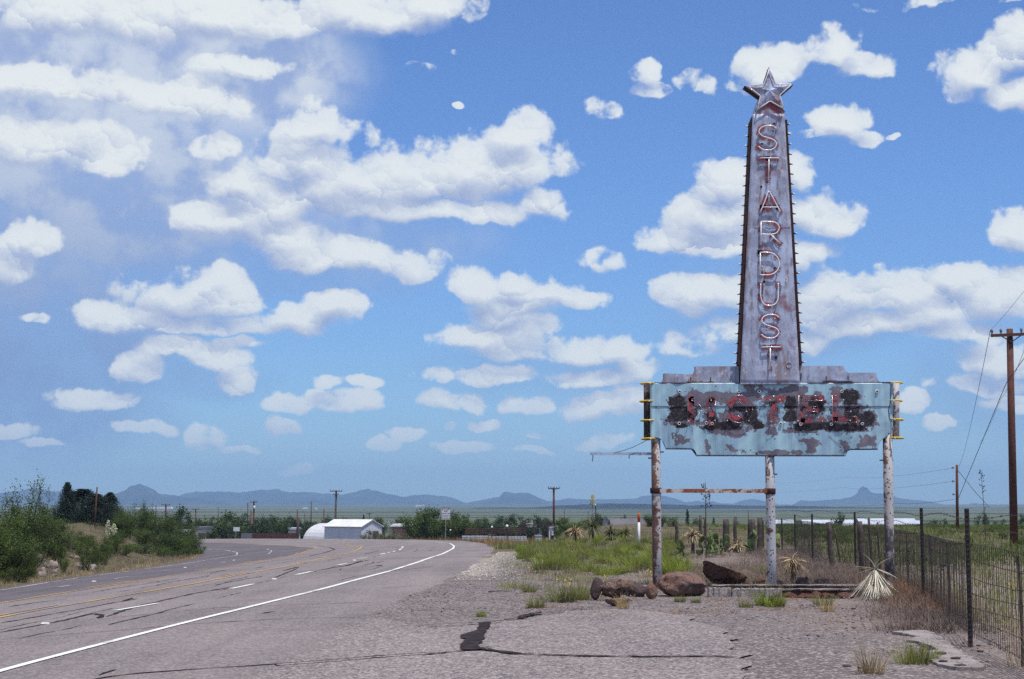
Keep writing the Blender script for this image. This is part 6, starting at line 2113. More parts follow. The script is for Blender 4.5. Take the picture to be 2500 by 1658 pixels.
def cable(pts, r0, label, sag=0.0, n=14, name='power_line'):
    out = []
    for i in range(len(pts) - 1):
        a, c = Vector(pts[i]), Vector(pts[i + 1])
        for k in range(n):
            u = k / n
            q = a.lerp(c, u)
            q.z -= sag * 4 * u * (1 - u)
            out.append(q)
    out.append(Vector(pts[-1]))
    return tag(MB().tube(out, r0, 5, False).build(name, MATS['thin_wire']), label, 'cable')
ins = V(2418, 806, 63)
cable([V(2560, 628, 40), ins], 0.005, 'thin power line coming in to the end insulator of the big pole', 0.1)
cable([ins, V(2341, 1140, 190)], 0.012, 'thin power line running from the big pole off to the plain', 0.6)
cable([V(2505, 868, 58), V(2457, 935, 62.8), V(2340, 1216, 87.5)], 0.014, 'heavy stay cable clamped to the big pole and led down to the short pole', 0.0)
cable([V(2520, 800, 64), V(2443, 975, 100), V(2390, 1085, 200)], 0.010, 'faint power line behind the big pole', 0.3)
cable([V(2330, 1142, 88), V(2060, 1165, 210), V(1890, 1180, 420)], 0.007, 'thin line leaving the short pole at its top insulator', 0.3)
cable([V(2330, 1175, 88), V(2060, 1190, 210), V(1890, 1200, 420)], 0.007, 'thin line leaving the short pole at its middle insulator', 0.3)
cable([V(2330, 1219, 88), V(2190, 1229, 130), V(2050, 1236, 260)], 0.010, 'lower line drooping away from the short pole', 0.1)
cable([V(2340, 1150, 88), V(2380, 1200, 95), V(2415, 1238, 100)], 0.014, 'guy wire running down from the short pole', 0.0)

# ------------------------------------------------------------------ road signs
simple('sign_white', (0.62, 0.62, 0.66), (0.56, 0.56, 0.60), 3.0, 0.5)
simple('sign_black', (0.015, 0.015, 0.018), (0.02, 0.02, 0.024), 3.0, 0.6)
simple('galvanised_post', (0.30, 0.31, 0.30), (0.24, 0.25, 0.25), 8.0, 0.5, 0.4)
def road_sign(px, Y, x0, x1, top, bot, label, lines=(), name='road_sign', blank=False):
    p = on(px, Y)
    a, c = V(x0, top, Y), V(x1, bot, Y)
    e = empty(name, p, 0, label, 'road sign')
    w_, h = c.x - a.x, a.z - c.z
    mid = Vector(((a.x + c.x) / 2, Y, (a.z + c.z) / 2)) - p
    MB().box((0, 0.03, (mid.z + h / 2) / 2 - 0.05), (0.07, 0.05, mid.z + h / 2 + 0.1)).build('post', MATS['galvanised_post'], e)
    MB().box(mid, (w_, 0.012, h)).build('sign_plate', MATS['sign_white'], e)
    if not blank:
        b_ = 0.018 * max(w_, h)
        for (cx, cz, sx, sz_) in ((0, h / 2 - b_, w_ - b_, b_), (0, -h / 2 + b_, w_ - b_, b_), (-w_ / 2 + b_, 0, b_, h - 2.9 * b_), (w_ / 2 - b_, 0, b_, h - 2.9 * b_)):
            MB().box(mid + Vector((cx, -0.0085, cz)), (sx, 0.003, sz_)).build('border', MATS['sign_black'], e)
    for (txt, z, size) in lines:
        cu = bpy.data.curves.new('lettering', 'FONT')
        cu.body = txt
        cu.align_x = 'CENTER'
        cu.align_y = 'CENTER'
        cu.size = size
        cu.extrude = 0.001
        cu.offset = size * 0.012
        tmp = link('lettering', cu)
        me = bpy.data.meshes.new_from_object(tmp.evaluated_get(bpy.context.evaluated_depsgraph_get()))
        bpy.data.objects.remove(tmp)
        me.materials.clear()
        me.materials.append(MATS['sign_black'])
        o = link('lettering', me, e, mid + Vector((0, -0.010, z * h)))
        o.rotation_euler = (math.pi / 2, 0, 0)
        o['label'] = 'black lettering reading %s' % txt
    return e
road_sign(1088, 166, 1077, 1100, 1239, 1269, 'white sign reading STOP FOR SCHOOL BUS before the big mesquite', (('STOP', 0.36, 0.34), ('FOR', 0.18, 0.18), ('SCHOOL BUS', 0.0, 0.17), ('LOADING OR', -0.19, 0.17), ('UNLOADING', -0.37, 0.17)))
road_sign(949, 205, 944, 955.5, 1269, 1281, 'small grey speed sign reading 55 beyond the outer bend', (('55', 0.0, 0.62),))
road_sign(577, 215, 570, 585, 1287, 1297, 'plain white board beside the dark low fence at the bend', (), 'notice_board', True)

# ------------------------------------------------------------------ beyond the bend: yard with white wall, lamps and rusty frames
simple('white_block', (0.55, 0.55, 0.60), (0.44, 0.44, 0.50), 2.0, 0.8, bump=0.2)
simple('rust_frame', (0.105, 0.042, 0.036), (0.060, 0.028, 0.028), 3.0, 0.85)
simple('globe_white', (0.80, 0.80, 0.80), (0.74, 0.74, 0.74), 3.0, 0.35)
wy_ = 160.0
wall = empty('block_wall', on(1205, wy_), 0, 'low white block wall of long courses past the bend', 'wall')
wo = wall.location.copy()
for (x0, x1, ys) in ((1128, 1192, (1307.5, 1312, 1316.5, 1320)), (1192.8, 1240, (1309, 1313.3, 1317.6, 1322, 1325.5)), (1240.8, 1286, (1309, 1313.3, 1317.6, 1322, 1325.5))):
    for k in range(len(ys) - 1):
        n = 6
        for j in range(n):
            xa, xb = x0 + (x1 - x0) * j / n, x0 + (x1 - x0) * (j + 1) / n
            a, c = V(xa, ys[k], wy_), V(xb, ys[k + 1], wy_)
            MB().box(((a.x + c.x) / 2 - wo.x, 0.01 * ((j + k) % 2), (a.z + c.z) / 2 - wo.z), (c.x - a.x - 0.022, 0.22, a.z - c.z - 0.030)).build('block', MATS['white_block'], wall)
a, c = V(1128, 1309, wy_), V(1286, 1334, wy_)
MB().box(((a.x + c.x) / 2 - wo.x, 0.05, (a.z + c.z) / 2 - wo.z), (c.x - a.x, 0.16, a.z - c.z)).build('mortar_core', MATS['dark_rock'], wall)
for k, (px, py, Y, rp, lab) in enumerate([(1238, 1284.5, 118, 3.6, 'globe lamp on a thin dark post at the gravel edge'), (1201, 1287, 128, 2.6, 'small globe lamp on a thin post before the white wall'), (1100, 1294.5, 168, 2.0, 'small globe lamp beside the school bus sign'), (1454, 1233.5, 150, 1.7, 'tiny globe lamp next to the yucca flower stalk')]):
    p = on(px, Y)
    e = empty('globe_lamp', p, 0, lab, 'lamp')
    z = V(px, py, Y).z - p.z
    rr = rp * Y / FPX
    MB().tube([(0, 0, -0.1), (0, 0, z - rr * 0.8)], 0.035, 8).build('post', MATS['fence_steel'], e)
    v, f = ICO2
    link('globe', mesh_np('globe', v * rr + np.array([0, 0, z]), f, MATS['globe_white'], True), e)
pg = empty('rusty_frame', on(1300, 166), 0, 'rusty steel entrance frame with lattice panels past the white wall', 'steel frame')
po = pg.location.copy()
def bar(x0, y0, x1, y1, Y, w_, name, par, org, mat='rust_frame'):
    a, c = V(x0, y0, Y) - org, V(x1, y1, Y) - org
    return MB().tube([a, c], w_, 6).build(name, MATS[mat], par)
for (x, t_, b_) in ((1283, 1270, 1326), (1303.5, 1268, 1322), (1338.5, 1270, 1320), (1345, 1296, 1320), (1327.5, 1308, 1322)):
    bar(x, t_, x, b_, 166, 0.07 if x != 1327.5 else 0.16, 'upright', pg, po)
bar(1232, 1282.5, 1285, 1282, 166, 0.045, 'beam', pg, po)
bar(1283, 1281, 1352, 1283, 166, 0.035, 'beam', pg, po)
for k in range(5):
    bar(1286 + k * 3.2, 1287, 1291 + k * 3.2, 1279, 166, 0.022, 'lattice_bar', pg, po, 'white_block')
    bar(1341 + k * 2.4, 1289, 1345 + k * 2.4, 1283, 166, 0.022, 'lattice_bar', pg, po, 'white_block')
bar(1284, 1279, 1304, 1278, 166, 0.03, 'lattice_bar', pg, po, 'white_block')
pf = empty('pipe_fence', on(1190, 172), 0, 'rusty pipe rail fence behind the white wall', 'fence')
pfo = pf.location.copy()
for y in (1292, 1297, 1302):
    bar(1135, y, 1283, y - 0.5, 172, 0.045, 'rail', pf, pfo)
for x in range(1138, 1284, 12):
    bar(x, 1290, x, 1312, 172, 0.045, 'post', pf, pfo)
# white and cream boxes past the frame
for k, (x0, x1, t_, b_, lab) in enumerate([(1340, 1352, 1289, 1303, 'pale box cabinet behind the crossarm pole'), (1306, 1322, 1308, 1320, 'pale heap of blocks beside the rusty entrance frame'), (1345, 1356, 1307, 1316, 'white crate at the foot of the crossarm pole')]):
    Y = 175
    a, c = V(x0, t_, Y), V(x1, b_, Y)
    g = on((x0 + x1) / 2, Y)
    hz = a.z - g.z
    o = MB().box((0, 0, hz / 2), (c.x - a.x, 0.6, hz)).box((0, -0.02, hz + 0.03), (c.x - a.x + 0.08, 0.7, 0.06)).build('storage_box', MATS['white_block'], None, False, g)
    tag(o, lab, 'box')

# ------------------------------------------------------------------ town buildings
simple('white_metal', (0.74, 0.72, 0.70), (0.64, 0.63, 0.64), 0.8, 0.45, 0.0, 0.5)
simple('bluewhite_siding', (0.58, 0.60, 0.69), (0.50, 0.52, 0.62), 0.6, 0.6)
simple('adobe', (0.30, 0.165, 0.125), (0.24, 0.135, 0.105), 0.7, 0.9)
simple('cream_wall', (0.58, 0.52, 0.46), (0.50, 0.45, 0.40), 0.7, 0.9)
simple('grey_roof', (0.46, 0.50, 0.58), (0.40, 0.44, 0.52), 0.4, 0.5)
simple('dark_roof', (0.16, 0.15, 0.17), (0.12, 0.11, 0.13), 0.5, 0.8)
simple('window_glass', (0.03, 0.035, 0.045), (0.02, 0.025, 0.03), 0.5, 0.15)
simple('door_dark', (0.10, 0.055, 0.05), (0.07, 0.04, 0.04), 1.0, 0.8)

def gable_house(name, px, Y, wpx, top, eave, rz, label, wall_m, roof_m, cat='building', length=7.0, windows=3, ribs=False, over=0.35):
    """Gable building: front gable towards -y before turning; walls, two roof slopes, door and windows."""
    p = on(px, Y)
    e = empty(name, p, rz, label, cat)
    w_ = wpx * Y / FPX
    h1 = V(px, eave, Y).z - p.z
    h2 = V(px, top, Y).z - p.z
    mb = MB()
    mb.prism([(-w_ / 2, -0.3), (w_ / 2, -0.3), (w_ / 2, h1), (0, h2), (-w_ / 2, h1)], 0, length)
    fix_normals(mb.build('wall', MATS[wall_m], e))
    for s in (-1, 1):
        sl = math.atan2(h2 - h1, w_ / 2)
        L = math.hypot(w_ / 2, h2 - h1) + over
        mid = Vector((s * (w_ / 2 + over * math.cos(sl)) / 2, length / 2, (h2 + h1 - over * math.sin(sl)) / 2 + 0.06))
        rf = MB().box(mid, (L, length + 2 * over, 0.07), Matrix.Rotation(s * sl, 3, 'Y')).build('roof', MATS[roof_m], e)
    if ribs:
        n = 13
        for k in range(1, n):
            x = -w_ / 2 + w_ * k / n
            hh = h1 + (h2 - h1) * (1 - abs(x) / (w_ / 2)) - 0.08
            MB().box((x, -0.03, hh / 2), (0.05, 0.05, hh)).build('siding_rib', MATS['white_metal'], e)
    for k in range(windows):
        y = length * (k + 0.6) / windows
        for s in (-1, 1):
            wn = MB().box((s * (w_ / 2 + 0.02), y, h1 * 0.58), (0.06, 0.9, 0.9)).build('window', MATS['white_metal'], e)
            MB().box((s * (w_ / 2 + 0.06), y, h1 * 0.58), (0.02, 0.75, 0.75)).build('pane', MATS['window_glass'], wn)
    MB().box((w_ * 0.18, -0.03, 1.0), (0.95, 0.07, 2.05)).build('door', MATS['door_dark'], e)
    return e
wb = gable_house('metal_barn', 908, 215, 66, 1270, 1286, 0.80, 'white metal barn with ribbed gable end past the bend', 'bluewhite_siding', 'white_metal', 'barn', 7.5, 0, True, 0.2)
# the rounded white hut joined on its near side
p = on(838, 222)
q = empty('quonset_hut', p, 0.50, 'white rounded metal hut joined to the ribbed barn', 'hut')
prof = [(4.0 * 0.62 * math.cos(a_), V(838, 1276, 222).z * 1.0) for a_ in (0,)]
rw, rh = 3.1, (V(838, 1279, 222).z - p.z)
arcp = [(-rw * math.cos(t_), rh * math.sin(t_) ** 0.85 if math.sin(t_) > 0 else 0.0) for t_ in np.linspace(0, math.pi, 17)]
fix_normals(MB().prism([(-rw, -0.3)] + arcp + [(rw, -0.3)], 0, 7.0).build('shell', MATS['white_metal'], q))
for k in range(9):
    yb = 0.1 + k * 0.85
    MB().tube([(x, yb, z + 0.01) for x, z in arcp], 0.035, 5, False).build('rib', MATS['bluewhite_siding'], q)
MB().box((0.2, -0.04, 0.95), (1.6, 0.06, 1.9)).build('door', MATS['bluewhite_siding'], q)
# low lean-to in front of it
p = on(812, 226)
e = empty('lean_to', p, 0.0, 'low dark lean-to with white roof edge beside the rounded hut', 'shed')
zt = V(812, 1284, 226).z - p.z
MB().box((-0.2, 1.5, zt / 2), (3.0, 3.0, zt)).build('wall', MATS['door_dark'], e)
MB().box((0.2, 1.4, zt + 0.06), (4.6, 3.6, 0.14), Matrix.Rotation(-0.06, 3, 'Y')).build('roof', MATS['white_metal'], e)

def flat_house(px, Y, wpx, top, label, wall_m, roof_m, name='flat_roofed_house', depth=6.0, windows=3, base_extra=0.0, rz=0.0, cat='building', thick=0.28):
    p = on(px, Y)
    e = empty(name, p, rz, label, cat)
    w_ = wpx * Y / FPX
    h = V(px, top, Y).z - p.z
    MB().box((0, depth / 2, h / 2 - 0.2), (w_, depth, h + 0.1)).build('wall', MATS[wall_m], e)
    MB().box((0, depth / 2, h), (w_ + 0.5, depth + 0.5, thick)).build('roof', MATS[roof_m], e)
    for k in range(windows):
        x = -w_ / 2 + w_ * (k + 0.5) / windows
        wn = MB().box((x, -0.02, h * 0.5), (min(1.0, w_ * 0.14), 0.06, 0.9)).build('window', MATS['white_metal'], e)
        MB().box((x, -0.06, h * 0.5), (min(0.85, w_ * 0.12), 0.02, 0.75)).build('pane', MATS['window_glass'], wn)
    MB().box((w_ * 0.32, -0.03, h * 0.36), (0.9, 0.06, h * 0.72)).build('door', MATS['door_dark'], e)
    return e
flat_house(978, 235, 40, 1284, 'low adobe building with white roof edge behind the big mesquite', 'adobe', 'white_metal', windows=0, thick=0.22)
flat_house(992, 250, 60, 1281, 'low brown building with bright roof past the metal barn', 'adobe', 'white_metal', windows=2, thick=0.2)
flat_house(487, 225, 22, 1289, 'small cream house among the bushes at the inner bend', 'cream_wall', 'dark_roof', windows=2)
flat_house(540, 245, 20, 1291, 'cream walled house half hidden by town trees', 'cream_wall', 'dark_roof', windows=2)
flat_house(435, 215, 16, 1297, 'tiny white shed behind the bank bushes', 'white_metal', 'white_metal', windows=1)
flat_house(713, 260, 18, 1291, 'pale roofed house between the bare poles', 'cream_wall', 'grey_roof', windows=2)
gable_house('ranch_building', 2095, 300, 34, 1267, 1279, -1.30, 'long ranch building with pale metal roof and open gable', 'cream_wall', 'grey_roof', 'building', 11.0, 4)
gable_house('ranch_building', 1960, 330, 30, 1270, 1283, -1.45, 'very long low building with blue-white metal roof', 'adobe', 'grey_roof', 'building', 17.0, 5)
gable_house('ranch_building', 2185, 310, 26, 1272, 1283, -1.25, 'small outbuilding with pale roof behind the stained sign post', 'cream_wall', 'grey_roof', 'building', 5.0, 1)
gable_house('grey_roofed_house', 1492, 240, 24, 1268, 1284, -1.2, 'grey roofed house below the plain near the yuccas', 'white_metal', 'dark_roof', 'house', 8.0, 2)
gable_house('small_chapel', 1481, 250, 9, 1262, 1277, 0.0, 'little white steep gabled house among the trees', 'white_metal', 'dark_roof', 'house', 5.0, 1)
gable_house('far_barn', 1876, 420, 16, 1270, 1277, -1.0, 'far white barn roof behind the white post', 'white_metal', 'grey_roof', 'barn', 8.0, 1)
# white roofs out on the plain
for k, (px, py, wpx, Y, lab) in enumerate([(1025, 1236.5, 22, 1500, 'bright white roof alone far out on the plain'), (744, 1242.5, 10, 1100, 'small white far house on the plain behind the thin grey pole'), (771, 1243.5, 4, 1050, 'tiny white speck of a house on the plain'), (390, 1241.5, 60, 1150, 'long white far shed roof on the plain above the bank'), (340, 1243, 20, 1150, 'short white far shed on the plain above the bank')]):
    p = G(px, py + 2.2 + wpx * 0.04)
    Y = p.y
    e = empty('far_shed', p, 0, lab, 'shed')
    w_ = wpx * Y / FPX
    h = max(1.2, V(px, py, Y).z - p.z)
    MB().box((0, 4, h / 2 - 0.3), (w_ * 0.92, 8, h)).build('wall', MATS['cream_wall'], e)
    fix_normals(MB().prism([(-w_ / 2, h - 0.4), (w_ / 2, h - 0.4), (w_ * 0.44, h + 0.008 * Y * 0.12), (-w_ * 0.44, h + 0.008 * Y * 0.12)], -0.4, 9).build('roof', MATS['white_metal'], e))

# dark slatted fence and parked white vehicle at the bend
df = empty('dark_fence', on(650, 222), 0, 'dark brown board fence along the far side of the bend', 'fence')
dfo = df.location.copy()
zt, zb = V(600, 1302, 222).z, float(T(df.location.x, 222))
for k in range(46):
    x = V(590 + k * 3.0, 1302, 222).x
    MB().box((x - dfo.x, 0, (zt + zb) / 2 - dfo.z + 0.02 * (k % 3)), (3.0 * 222 / FPX * 0.9, 0.03, zt - zb)).build('board', MATS['rust_frame' if k > 8 else 'dark_roof'], df)
MB().box(((V(590, 1302, 222).x + V(725, 1302, 222).x) / 2 - dfo.x, 0.05, (zt + zb) / 2 - dfo.z), (V(725, 1302, 222).x - V(590, 1302, 222).x, 0.05, 0.1)).build('rail', MATS['rust_frame'], df)
simple('car_white', (0.74, 0.74, 0.74), (0.68, 0.68, 0.68), 1.0, 0.3)
def pickup(px, Y, rz, label, s=1.0):
    p = on(px, Y)
    e = empty('parked_pickup', p, rz, label, 'pickup truck')
    e.scale = (s, s, s)
    # body along y: front at -y
    side = [(-2.5, 0.45), (2.6, 0.45), (2.6, 1.0), (0.75, 1.02), (0.55, 1.65), (-0.65, 1.68), (-1.15, 1.05), (-2.45, 0.95)]
    mb = MB()
    n = len(side)
    mb.add([(-0.9, y, z) for y, z in side] + [(0.9, y, z) for y, z in side], [tuple(range(n)), tuple(range(2 * n - 1, n - 1, -1))] + [(i, i + n, (i + 1) % n + n, (i + 1) % n) for i in range(n)])
    fix_normals(mb.build('body', MATS['car_white'], e))
    MB().box((0, -0.93, 1.37), (1.5, 0.02, 0.5), Matrix.Rotation(-0.67, 3, 'X')).build('windscreen', MATS['window_glass'], e)
    for sx in (-1, 1):
        MB().box((sx * 0.905, -0.1, 1.35), (0.02, 0.95, 0.42)).build('side_window', MATS['window_glass'], e)
        MB().box((sx * 0.62, -2.49, 0.78), (0.3, 0.06, 0.18)).build('headlight', MATS['globe_white'], e)
        for y in (-1.6, 1.6):
            wl = MB().tube([(sx * 0.72, y, 0.36), (sx * 0.93, y, 0.36)], 0.36, 14).build('wheel', MATS['sign_black'], e)
            MB().tube([(sx * 0.93, y, 0.36), (sx * 0.945, y, 0.36)], 0.2, 10).build('rim', MATS['galvanised_post'], wl)
    MB().box((0, -2.52, 0.55), (1.7, 0.1, 0.16)).build('bumper', MATS['galvanised_post'], e)
    return e
pickup(742, 205, 0.35, 'white pickup truck coming round the far side of the bend', 0.55)

# ------------------------------------------------------------------ trees of the town and the plain
TREE = [bush_meshes(80 + k, 5.0, 5.5, 5200, 0.13, 'bark', 'town_leaf', 8, 0.25, 0.15, 10, 0.25, 0.6) for k in range(4)]
GREY = [bush_meshes(90 + k, 2.0, 3.0, 2600, 0.07, 'bark', 'greygreen_leaf', 8, 0.2, 0.16, 9, 0.15) for k in range(2)]
BIGM = [bush_meshes(95 + k, 4.0, 6.0, 15000, 0.085, 'bark', 'mesquite_leaf', 11, 0.3, 0.15, 13, 0.12) for k in range(2)]
SPRU = [cone_tree_meshes(98, 6.0, 3.0, 3500, 0.13, 'bark', 'juniper_leaf', 0.9, 0.1)]
def tree(px, Y, top, wpx, kind, label, group=None, name='tree', cat='tree'):
    src = {'t': TREE, 'g': GREY, 'b': BIGM, 's': SPRU, 'm': MESQ, 'j': JUNI}[kind]
    dims = {'t': (5.0, 5.5), 'g': (2.0, 3.0), 'b': (4.0, 6.0), 's': (6.0, 3.0), 'm': (2.2, 2.6), 'j': (4.0, 2.6)}[kind]
    p = on(px, Y)
    return plant(name, src[rng.randrange(len(src))], p, label, cat, group, rng.uniform(0, 6.28), fit(p, top, wpx, *dims), ('trunk', 'crown'))
tree(1045, 180, 1236, 130, 'b', 'big spreading green mesquite behind the school bus sign', None, 'mesquite_tree')
tree(1105, 184, 1250, 110, 'b', 'lower green mesquite on the wall side of the big mesquite', None, 'mesquite_tree')
tree(1150, 186, 1272, 50, 'm', 'small mesquite where the white wall begins', None, 'mesquite_tree')
tree(1398, 150, 1262, 92, 'b', 'dense dark bush beside the brown crossarm pole', None, 'dense_bush', 'bush')
tree(1362, 160, 1282, 30, 'm', 'narrow dark bush at the foot of the crossarm pole', None, 'dense_bush', 'bush')
for (px, Y, top, wpx) in [(445, 240, 1246, 62), (425, 232, 1262, 56), (505, 255, 1262, 70), (478, 250, 1266, 60), (560, 262, 1258, 84), (590, 266, 1254, 66), (545, 235, 1275, 70), (503, 228, 1284, 70), (578, 232, 1286, 56), (640, 285, 1261, 56), (655, 290, 1266, 50), (690, 262, 1272, 52), (686, 245, 1280, 46), (675, 300, 1263, 60), (712, 300, 1262, 56), (735, 320, 1268, 40), (755, 330, 1268, 36), (776, 262, 1273, 40), (795, 335, 1260, 34), (760, 255, 1284, 50), (830, 350, 1264, 36), (850, 360, 1266, 30), (925, 330, 1264, 40), (975, 330, 1270, 44), (1000, 320, 1273, 40), (620, 250, 1285, 40), (655, 246, 1284, 40)]:
    tree(px, Y, top, wpx, 't', 'dark rounded tree of the town below the bend', 'town trees beyond the bend')
for (px, Y, top, wpx) in [(1140, 280, 1270, 60), (1180, 285, 1266, 64), (1222, 282, 1268, 60), (1262, 290, 1264, 66), (1300, 286, 1267, 56), (1335, 288, 1266, 56), (1240, 275, 1274, 60), (1160, 272, 1276, 60)]:
    tree(px, Y, top, wpx, 't', 'leafy green tree in the row behind the rusty frames', 'trees behind the rusty frames')
for (px, Y, top, wpx) in [(900, 196, 1294, 56), (945, 194, 1294, 70), (985, 190, 1300, 50), (925, 192, 1302, 40), (1010, 186, 1302, 40)]:
    tree(px, Y, top, wpx, 'g', 'grey-green scrub bush in front of the metal barn', 'scrub before the barn', 'scrub_bush', 'bush')
for (px, Y, top, wpx, kd, lab) in [(1678, 270, 1246, 24, 's', 'dark pointed conifer far behind the rise'), (888, 380, 1258, 18, 's', 'small dark conifer behind the barn roof'), (1462, 260, 1254, 32, 't', 'dark tree next to the little white gabled house'), (1515, 270, 1258, 32, 't', 'bluish dark tree on the far side of the grey roofed house'), (1585, 118, 1250, 44, 'm', 'loose green bush behind the orange-topped marker'),
                               (1612, 112, 1256, 40, 'm', 'loose green bush just behind the rusted post'), (1640, 125, 1260, 40, 'm', 'thin bush between the posts far back'), (1742, 290, 1266, 22, 's', 'small conifer behind the back fence'), (2041, 300, 1249, 40, 't', 'leaning umbrella shaped tree above the long roof'), (2276, 300, 1270, 40, 't', 'dark low tree in the field between the fence posts'),
                               (2318, 310, 1266, 40, 't', 'grey-green tree beside the short bare pole'), (2396, 300, 1261, 40, 't', 'rounded green tree next to the tall seed stalk'), (2442, 330, 1268, 40, 't', 'low tree just before the big utility pole'), (2496, 320, 1266, 36, 't', 'low tree just past the big utility pole'), (2215, 320, 1274, 40, 't', 'low dark tree past the small outbuilding'), (1790, 320, 1272, 30, 't', 'small tree behind the leaning wooden post'), (1700, 300, 1274, 40, 't', 'low tree by the dark conifer'), (1560, 300, 1268, 34, 't', 'small tree behind the orange-topped marker')]:
    tree(px, Y, top, wpx, kd, lab)
# field shrubs beyond the fence
fr = random.Random(9)
for k in range(80):
    Y = 10 ** fr.uniform(1.80, 2.20)
    px = fr.uniform(1905, 2520) if k % 2 else fr.uniform(1880, 2150)
    p = on(px, Y)
    if p.x < 10.2:
        continue
    s = fr.uniform(0.8, 1.5)
    plant('field_shrub', (SHRUB + MESQ[:2])[k % 5], p, 'low green shrub scattered in the field beyond the fence', 'shrub', 'shrubs in the field', fr.uniform(0, 6.28), fit(p, fr.uniform(1285, 1302) if Y > 90 else fr.uniform(1293, 1325), fr.uniform(30, 70), *((1.0, 1.4) if k % 5 < 3 else (2.2, 2.6))))

# ------------------------------------------------------------------ mountains and hills
def rock_far(name, c1, c2, sc_=0.004):
    m, t, b, o = new_mat(name)
    co = coords(t)
    n1 = t.noise(co, sc_, 8.0, 0.62)
    t.put(b.inputs['Base Color'], t.mix(t.step(n1, 0.35, 0.65), c1, c2))
    t.put(b.inputs['Roughness'], 1.0)
    t.put(b.inputs['Specular IOR Level'], 0.0)
    return m
rock_far('mountain_scrub', (0.022, 0.032, 0.040), (0.058, 0.064, 0.066))
rock_far('hill_scrub_and_shade', (0.010, 0.011, 0.009), (0.026, 0.028, 0.018), 0.010)

def ridge(name, prof, D, depth, label, seed, mat='mountain_scrub', base_py=1242, rows=30, rugged=0.20):
    """A mountain ridge whose crest follows the given pixel profile at distance D, with real slopes to front and back."""
    prof = sorted(prof)
    xs = np.linspace(prof[0][0], prof[-1][0], max(60, int((prof[-1][0] - prof[0][0]) / 2.2)))
    ys = np.interp(xs, [p[0] for p in prof], [p[1] for p in prof])
    crest = np.array([tuple(V(x, y, D)) for x, y in zip(xs, ys)])
    zb = V(1250, base_py, D).z - 12.0
    H = crest[:, 2] - zb
    H = H + np.maximum(H, 0) * 0.05 * fbm(crest[:, 0] / 60.0, crest[:, 0] / 90.0, 1.0, seed)
    u = np.linspace(-1, 1, rows)
    fall = np.clip(1 - np.abs(u), 0, 1) ** 1.25
    X = np.repeat(crest[:, :1], rows, 1)
    Yg = D + u[None, :] * depth + np.zeros_like(X)
    gul = fbm(X / 170.0, Yg / 170.0, 1.0, seed, 5)
    Z = zb + np.maximum(H, 2)[:, None] * fall[None, :] * (1 + rugged * gul * (1 - fall)[None, :] * 4)
    X = X * (Yg / D)
    v = np.stack([X, Yg, Z], -1).reshape(-1, 3)
    n, m_ = len(xs), rows
    i = np.arange(n * m_).reshape(n, m_)
    f = np.stack([i[:-1, :-1], i[1:, :-1], i[1:, 1:], i[:-1, 1:]], -1).reshape(-1, 4)
    o = link(name, mesh_np(name, v, f, MATS[mat], True))
    return tag(o, None, None, None, 'structure')
ridge('mountain', [(-60, 1206), (-20, 1199), (0, 1198), (44, 1198), (65, 1194), (92, 1188), (107, 1192), (133, 1198), (154, 1200), (189, 1196), (204, 1195), (231, 1202), (266, 1210), (300, 1222), (330, 1236)], 8200, 900, '', 1.0)
ridge('mountain', [(225, 1236), (266, 1211), (284, 1203), (308, 1195), (318, 1186), (334, 1183.5), (349, 1185), (364, 1189), (377, 1194), (388, 1203.6), (429, 1209.5), (462, 1215), (503, 1218), (547, 1227), (580, 1236)], 7000, 800, '', 2.0)
ridge('mountain', [(400, 1232), (432, 1211), (450, 1206), (473, 1203.6), (479, 1199), (503, 1200), (521, 1203), (562, 1201), (592, 1197.7), (621, 1194), (636, 1191), (663, 1190), (690, 1193), (723, 1197), (749, 1200), (768, 1198.5), (789, 1205.6), (802, 1202), (833, 1205.6), (865, 1201), (899, 1194.6), (925, 1198.5), (951, 1206), (977, 1211.6), (993, 1210), (1011, 1205.6), (1052, 1208), (1089, 1211.6), (1113, 1218.6), (1127, 1224), (1160, 1233)], 8400, 1000, '', 3.0)
ridge('mountain', [(640, 1234), (680, 1226), (720, 1222), (760, 1222), (800, 1226), (850, 1230), (900, 1235)], 7200, 600, '', 8.0)
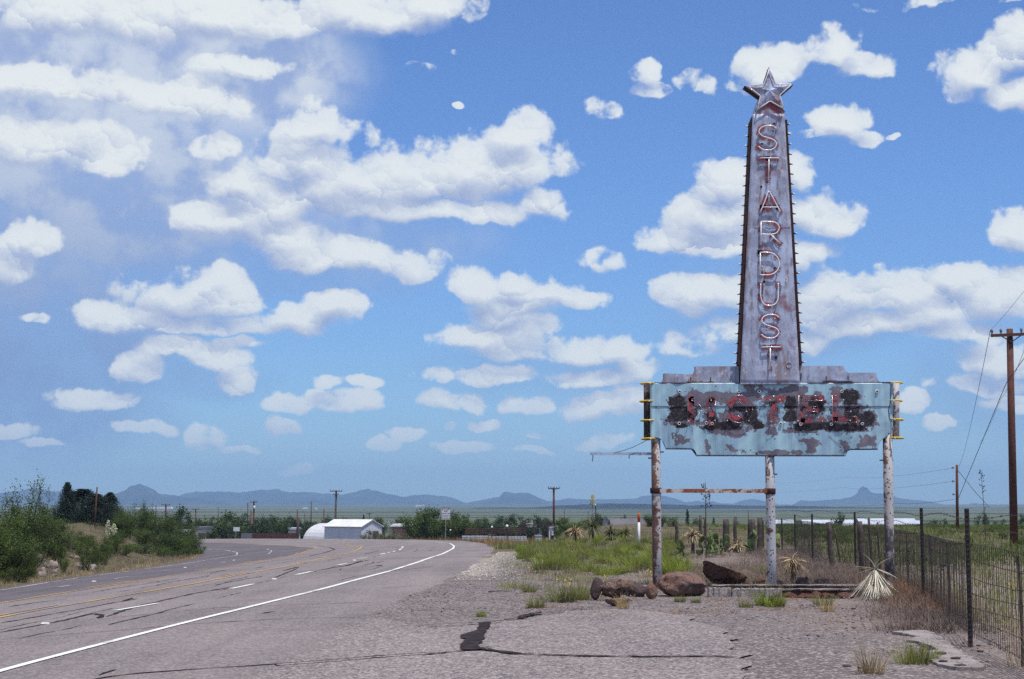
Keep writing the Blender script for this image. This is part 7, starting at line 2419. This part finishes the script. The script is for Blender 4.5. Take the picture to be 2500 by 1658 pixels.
ridge('mountain', [(1120, 1234), (1155, 1224), (1194, 1214), (1220, 1211.6), (1227, 1202), (1238, 1199), (1252, 1203), (1271, 1204), (1294, 1207), (1313, 1215), (1331, 1222), (1360, 1234)], 7900, 800, '', 4.0)
ridge('mountain', [(1310, 1232), (1334, 1224), (1359, 1220), (1376, 1215), (1392, 1213), (1415, 1216), (1500, 1218), (1552, 1217.6), (1569, 1210.7), (1586, 1209), (1621, 1210.7), (1649, 1217.6), (1673, 1226), (1690, 1223), (1704, 1221), (1732, 1222), (1760, 1229), (1787, 1228), (1808, 1222), (1836, 1217.6), (1864, 1221), (1898, 1230), (1920, 1238)], 8700, 900, '', 5.0)
ridge('mountain', [(1915, 1238), (1940, 1230), (1954, 1221), (2009, 1221), (2054, 1219), (2079, 1210.7), (2093, 1202), (2098, 1191.6), (2106, 1187.5), (2117, 1191), (2127, 1200), (2141, 1204), (2158, 1202), (2190, 1213), (2225, 1218), (2277, 1224.5), (2325, 1237)], 8500, 800, '', 6.0)
ridge('mountain', [(2335, 1240), (2358, 1234), (2371, 1228), (2406, 1229), (2426, 1236), (2480, 1236), (2560, 1228), (2640, 1240)], 8800, 700, '', 7.0)
# swells of the plain beyond the sign, dark from scrub and painted cloud shadow
ridge('hill', [(1080, 1244), (1110, 1240), (1200, 1238), (1299, 1236), (1345, 1234), (1415, 1231), (1462, 1229), (1500, 1228), (1593, 1228), (1767, 1231), (1905, 1232.5), (2050, 1235), (2186, 1237.5), (2341, 1239), (2500, 1241), (2700, 1243)], 3400, 700, '', 9.0, 'hill_scrub_and_shade', 1250, 18, 0.0)

# ------------------------------------------------------------------ haze: the air of the wide basin
hz = MB().box((0, 500, 130), (22600, 22600, 290)).build('haze')
m = bpy.data.materials.new('haze_air')
m.use_nodes = True
t = NT(m.node_tree)
t.nodes.clear()
pv = t.n('ShaderNodeVolumePrincipled', {'Color': (0.42, 0.665, 1.0, 1.0), 'Density': 1.4e-4, 'Anisotropy': 0.0})
t.links.new(pv.outputs[0], t.n('ShaderNodeOutputMaterial').inputs['Volume'])
hz.data.materials.append(m)
tag(hz, None, None, None, 'stuff')
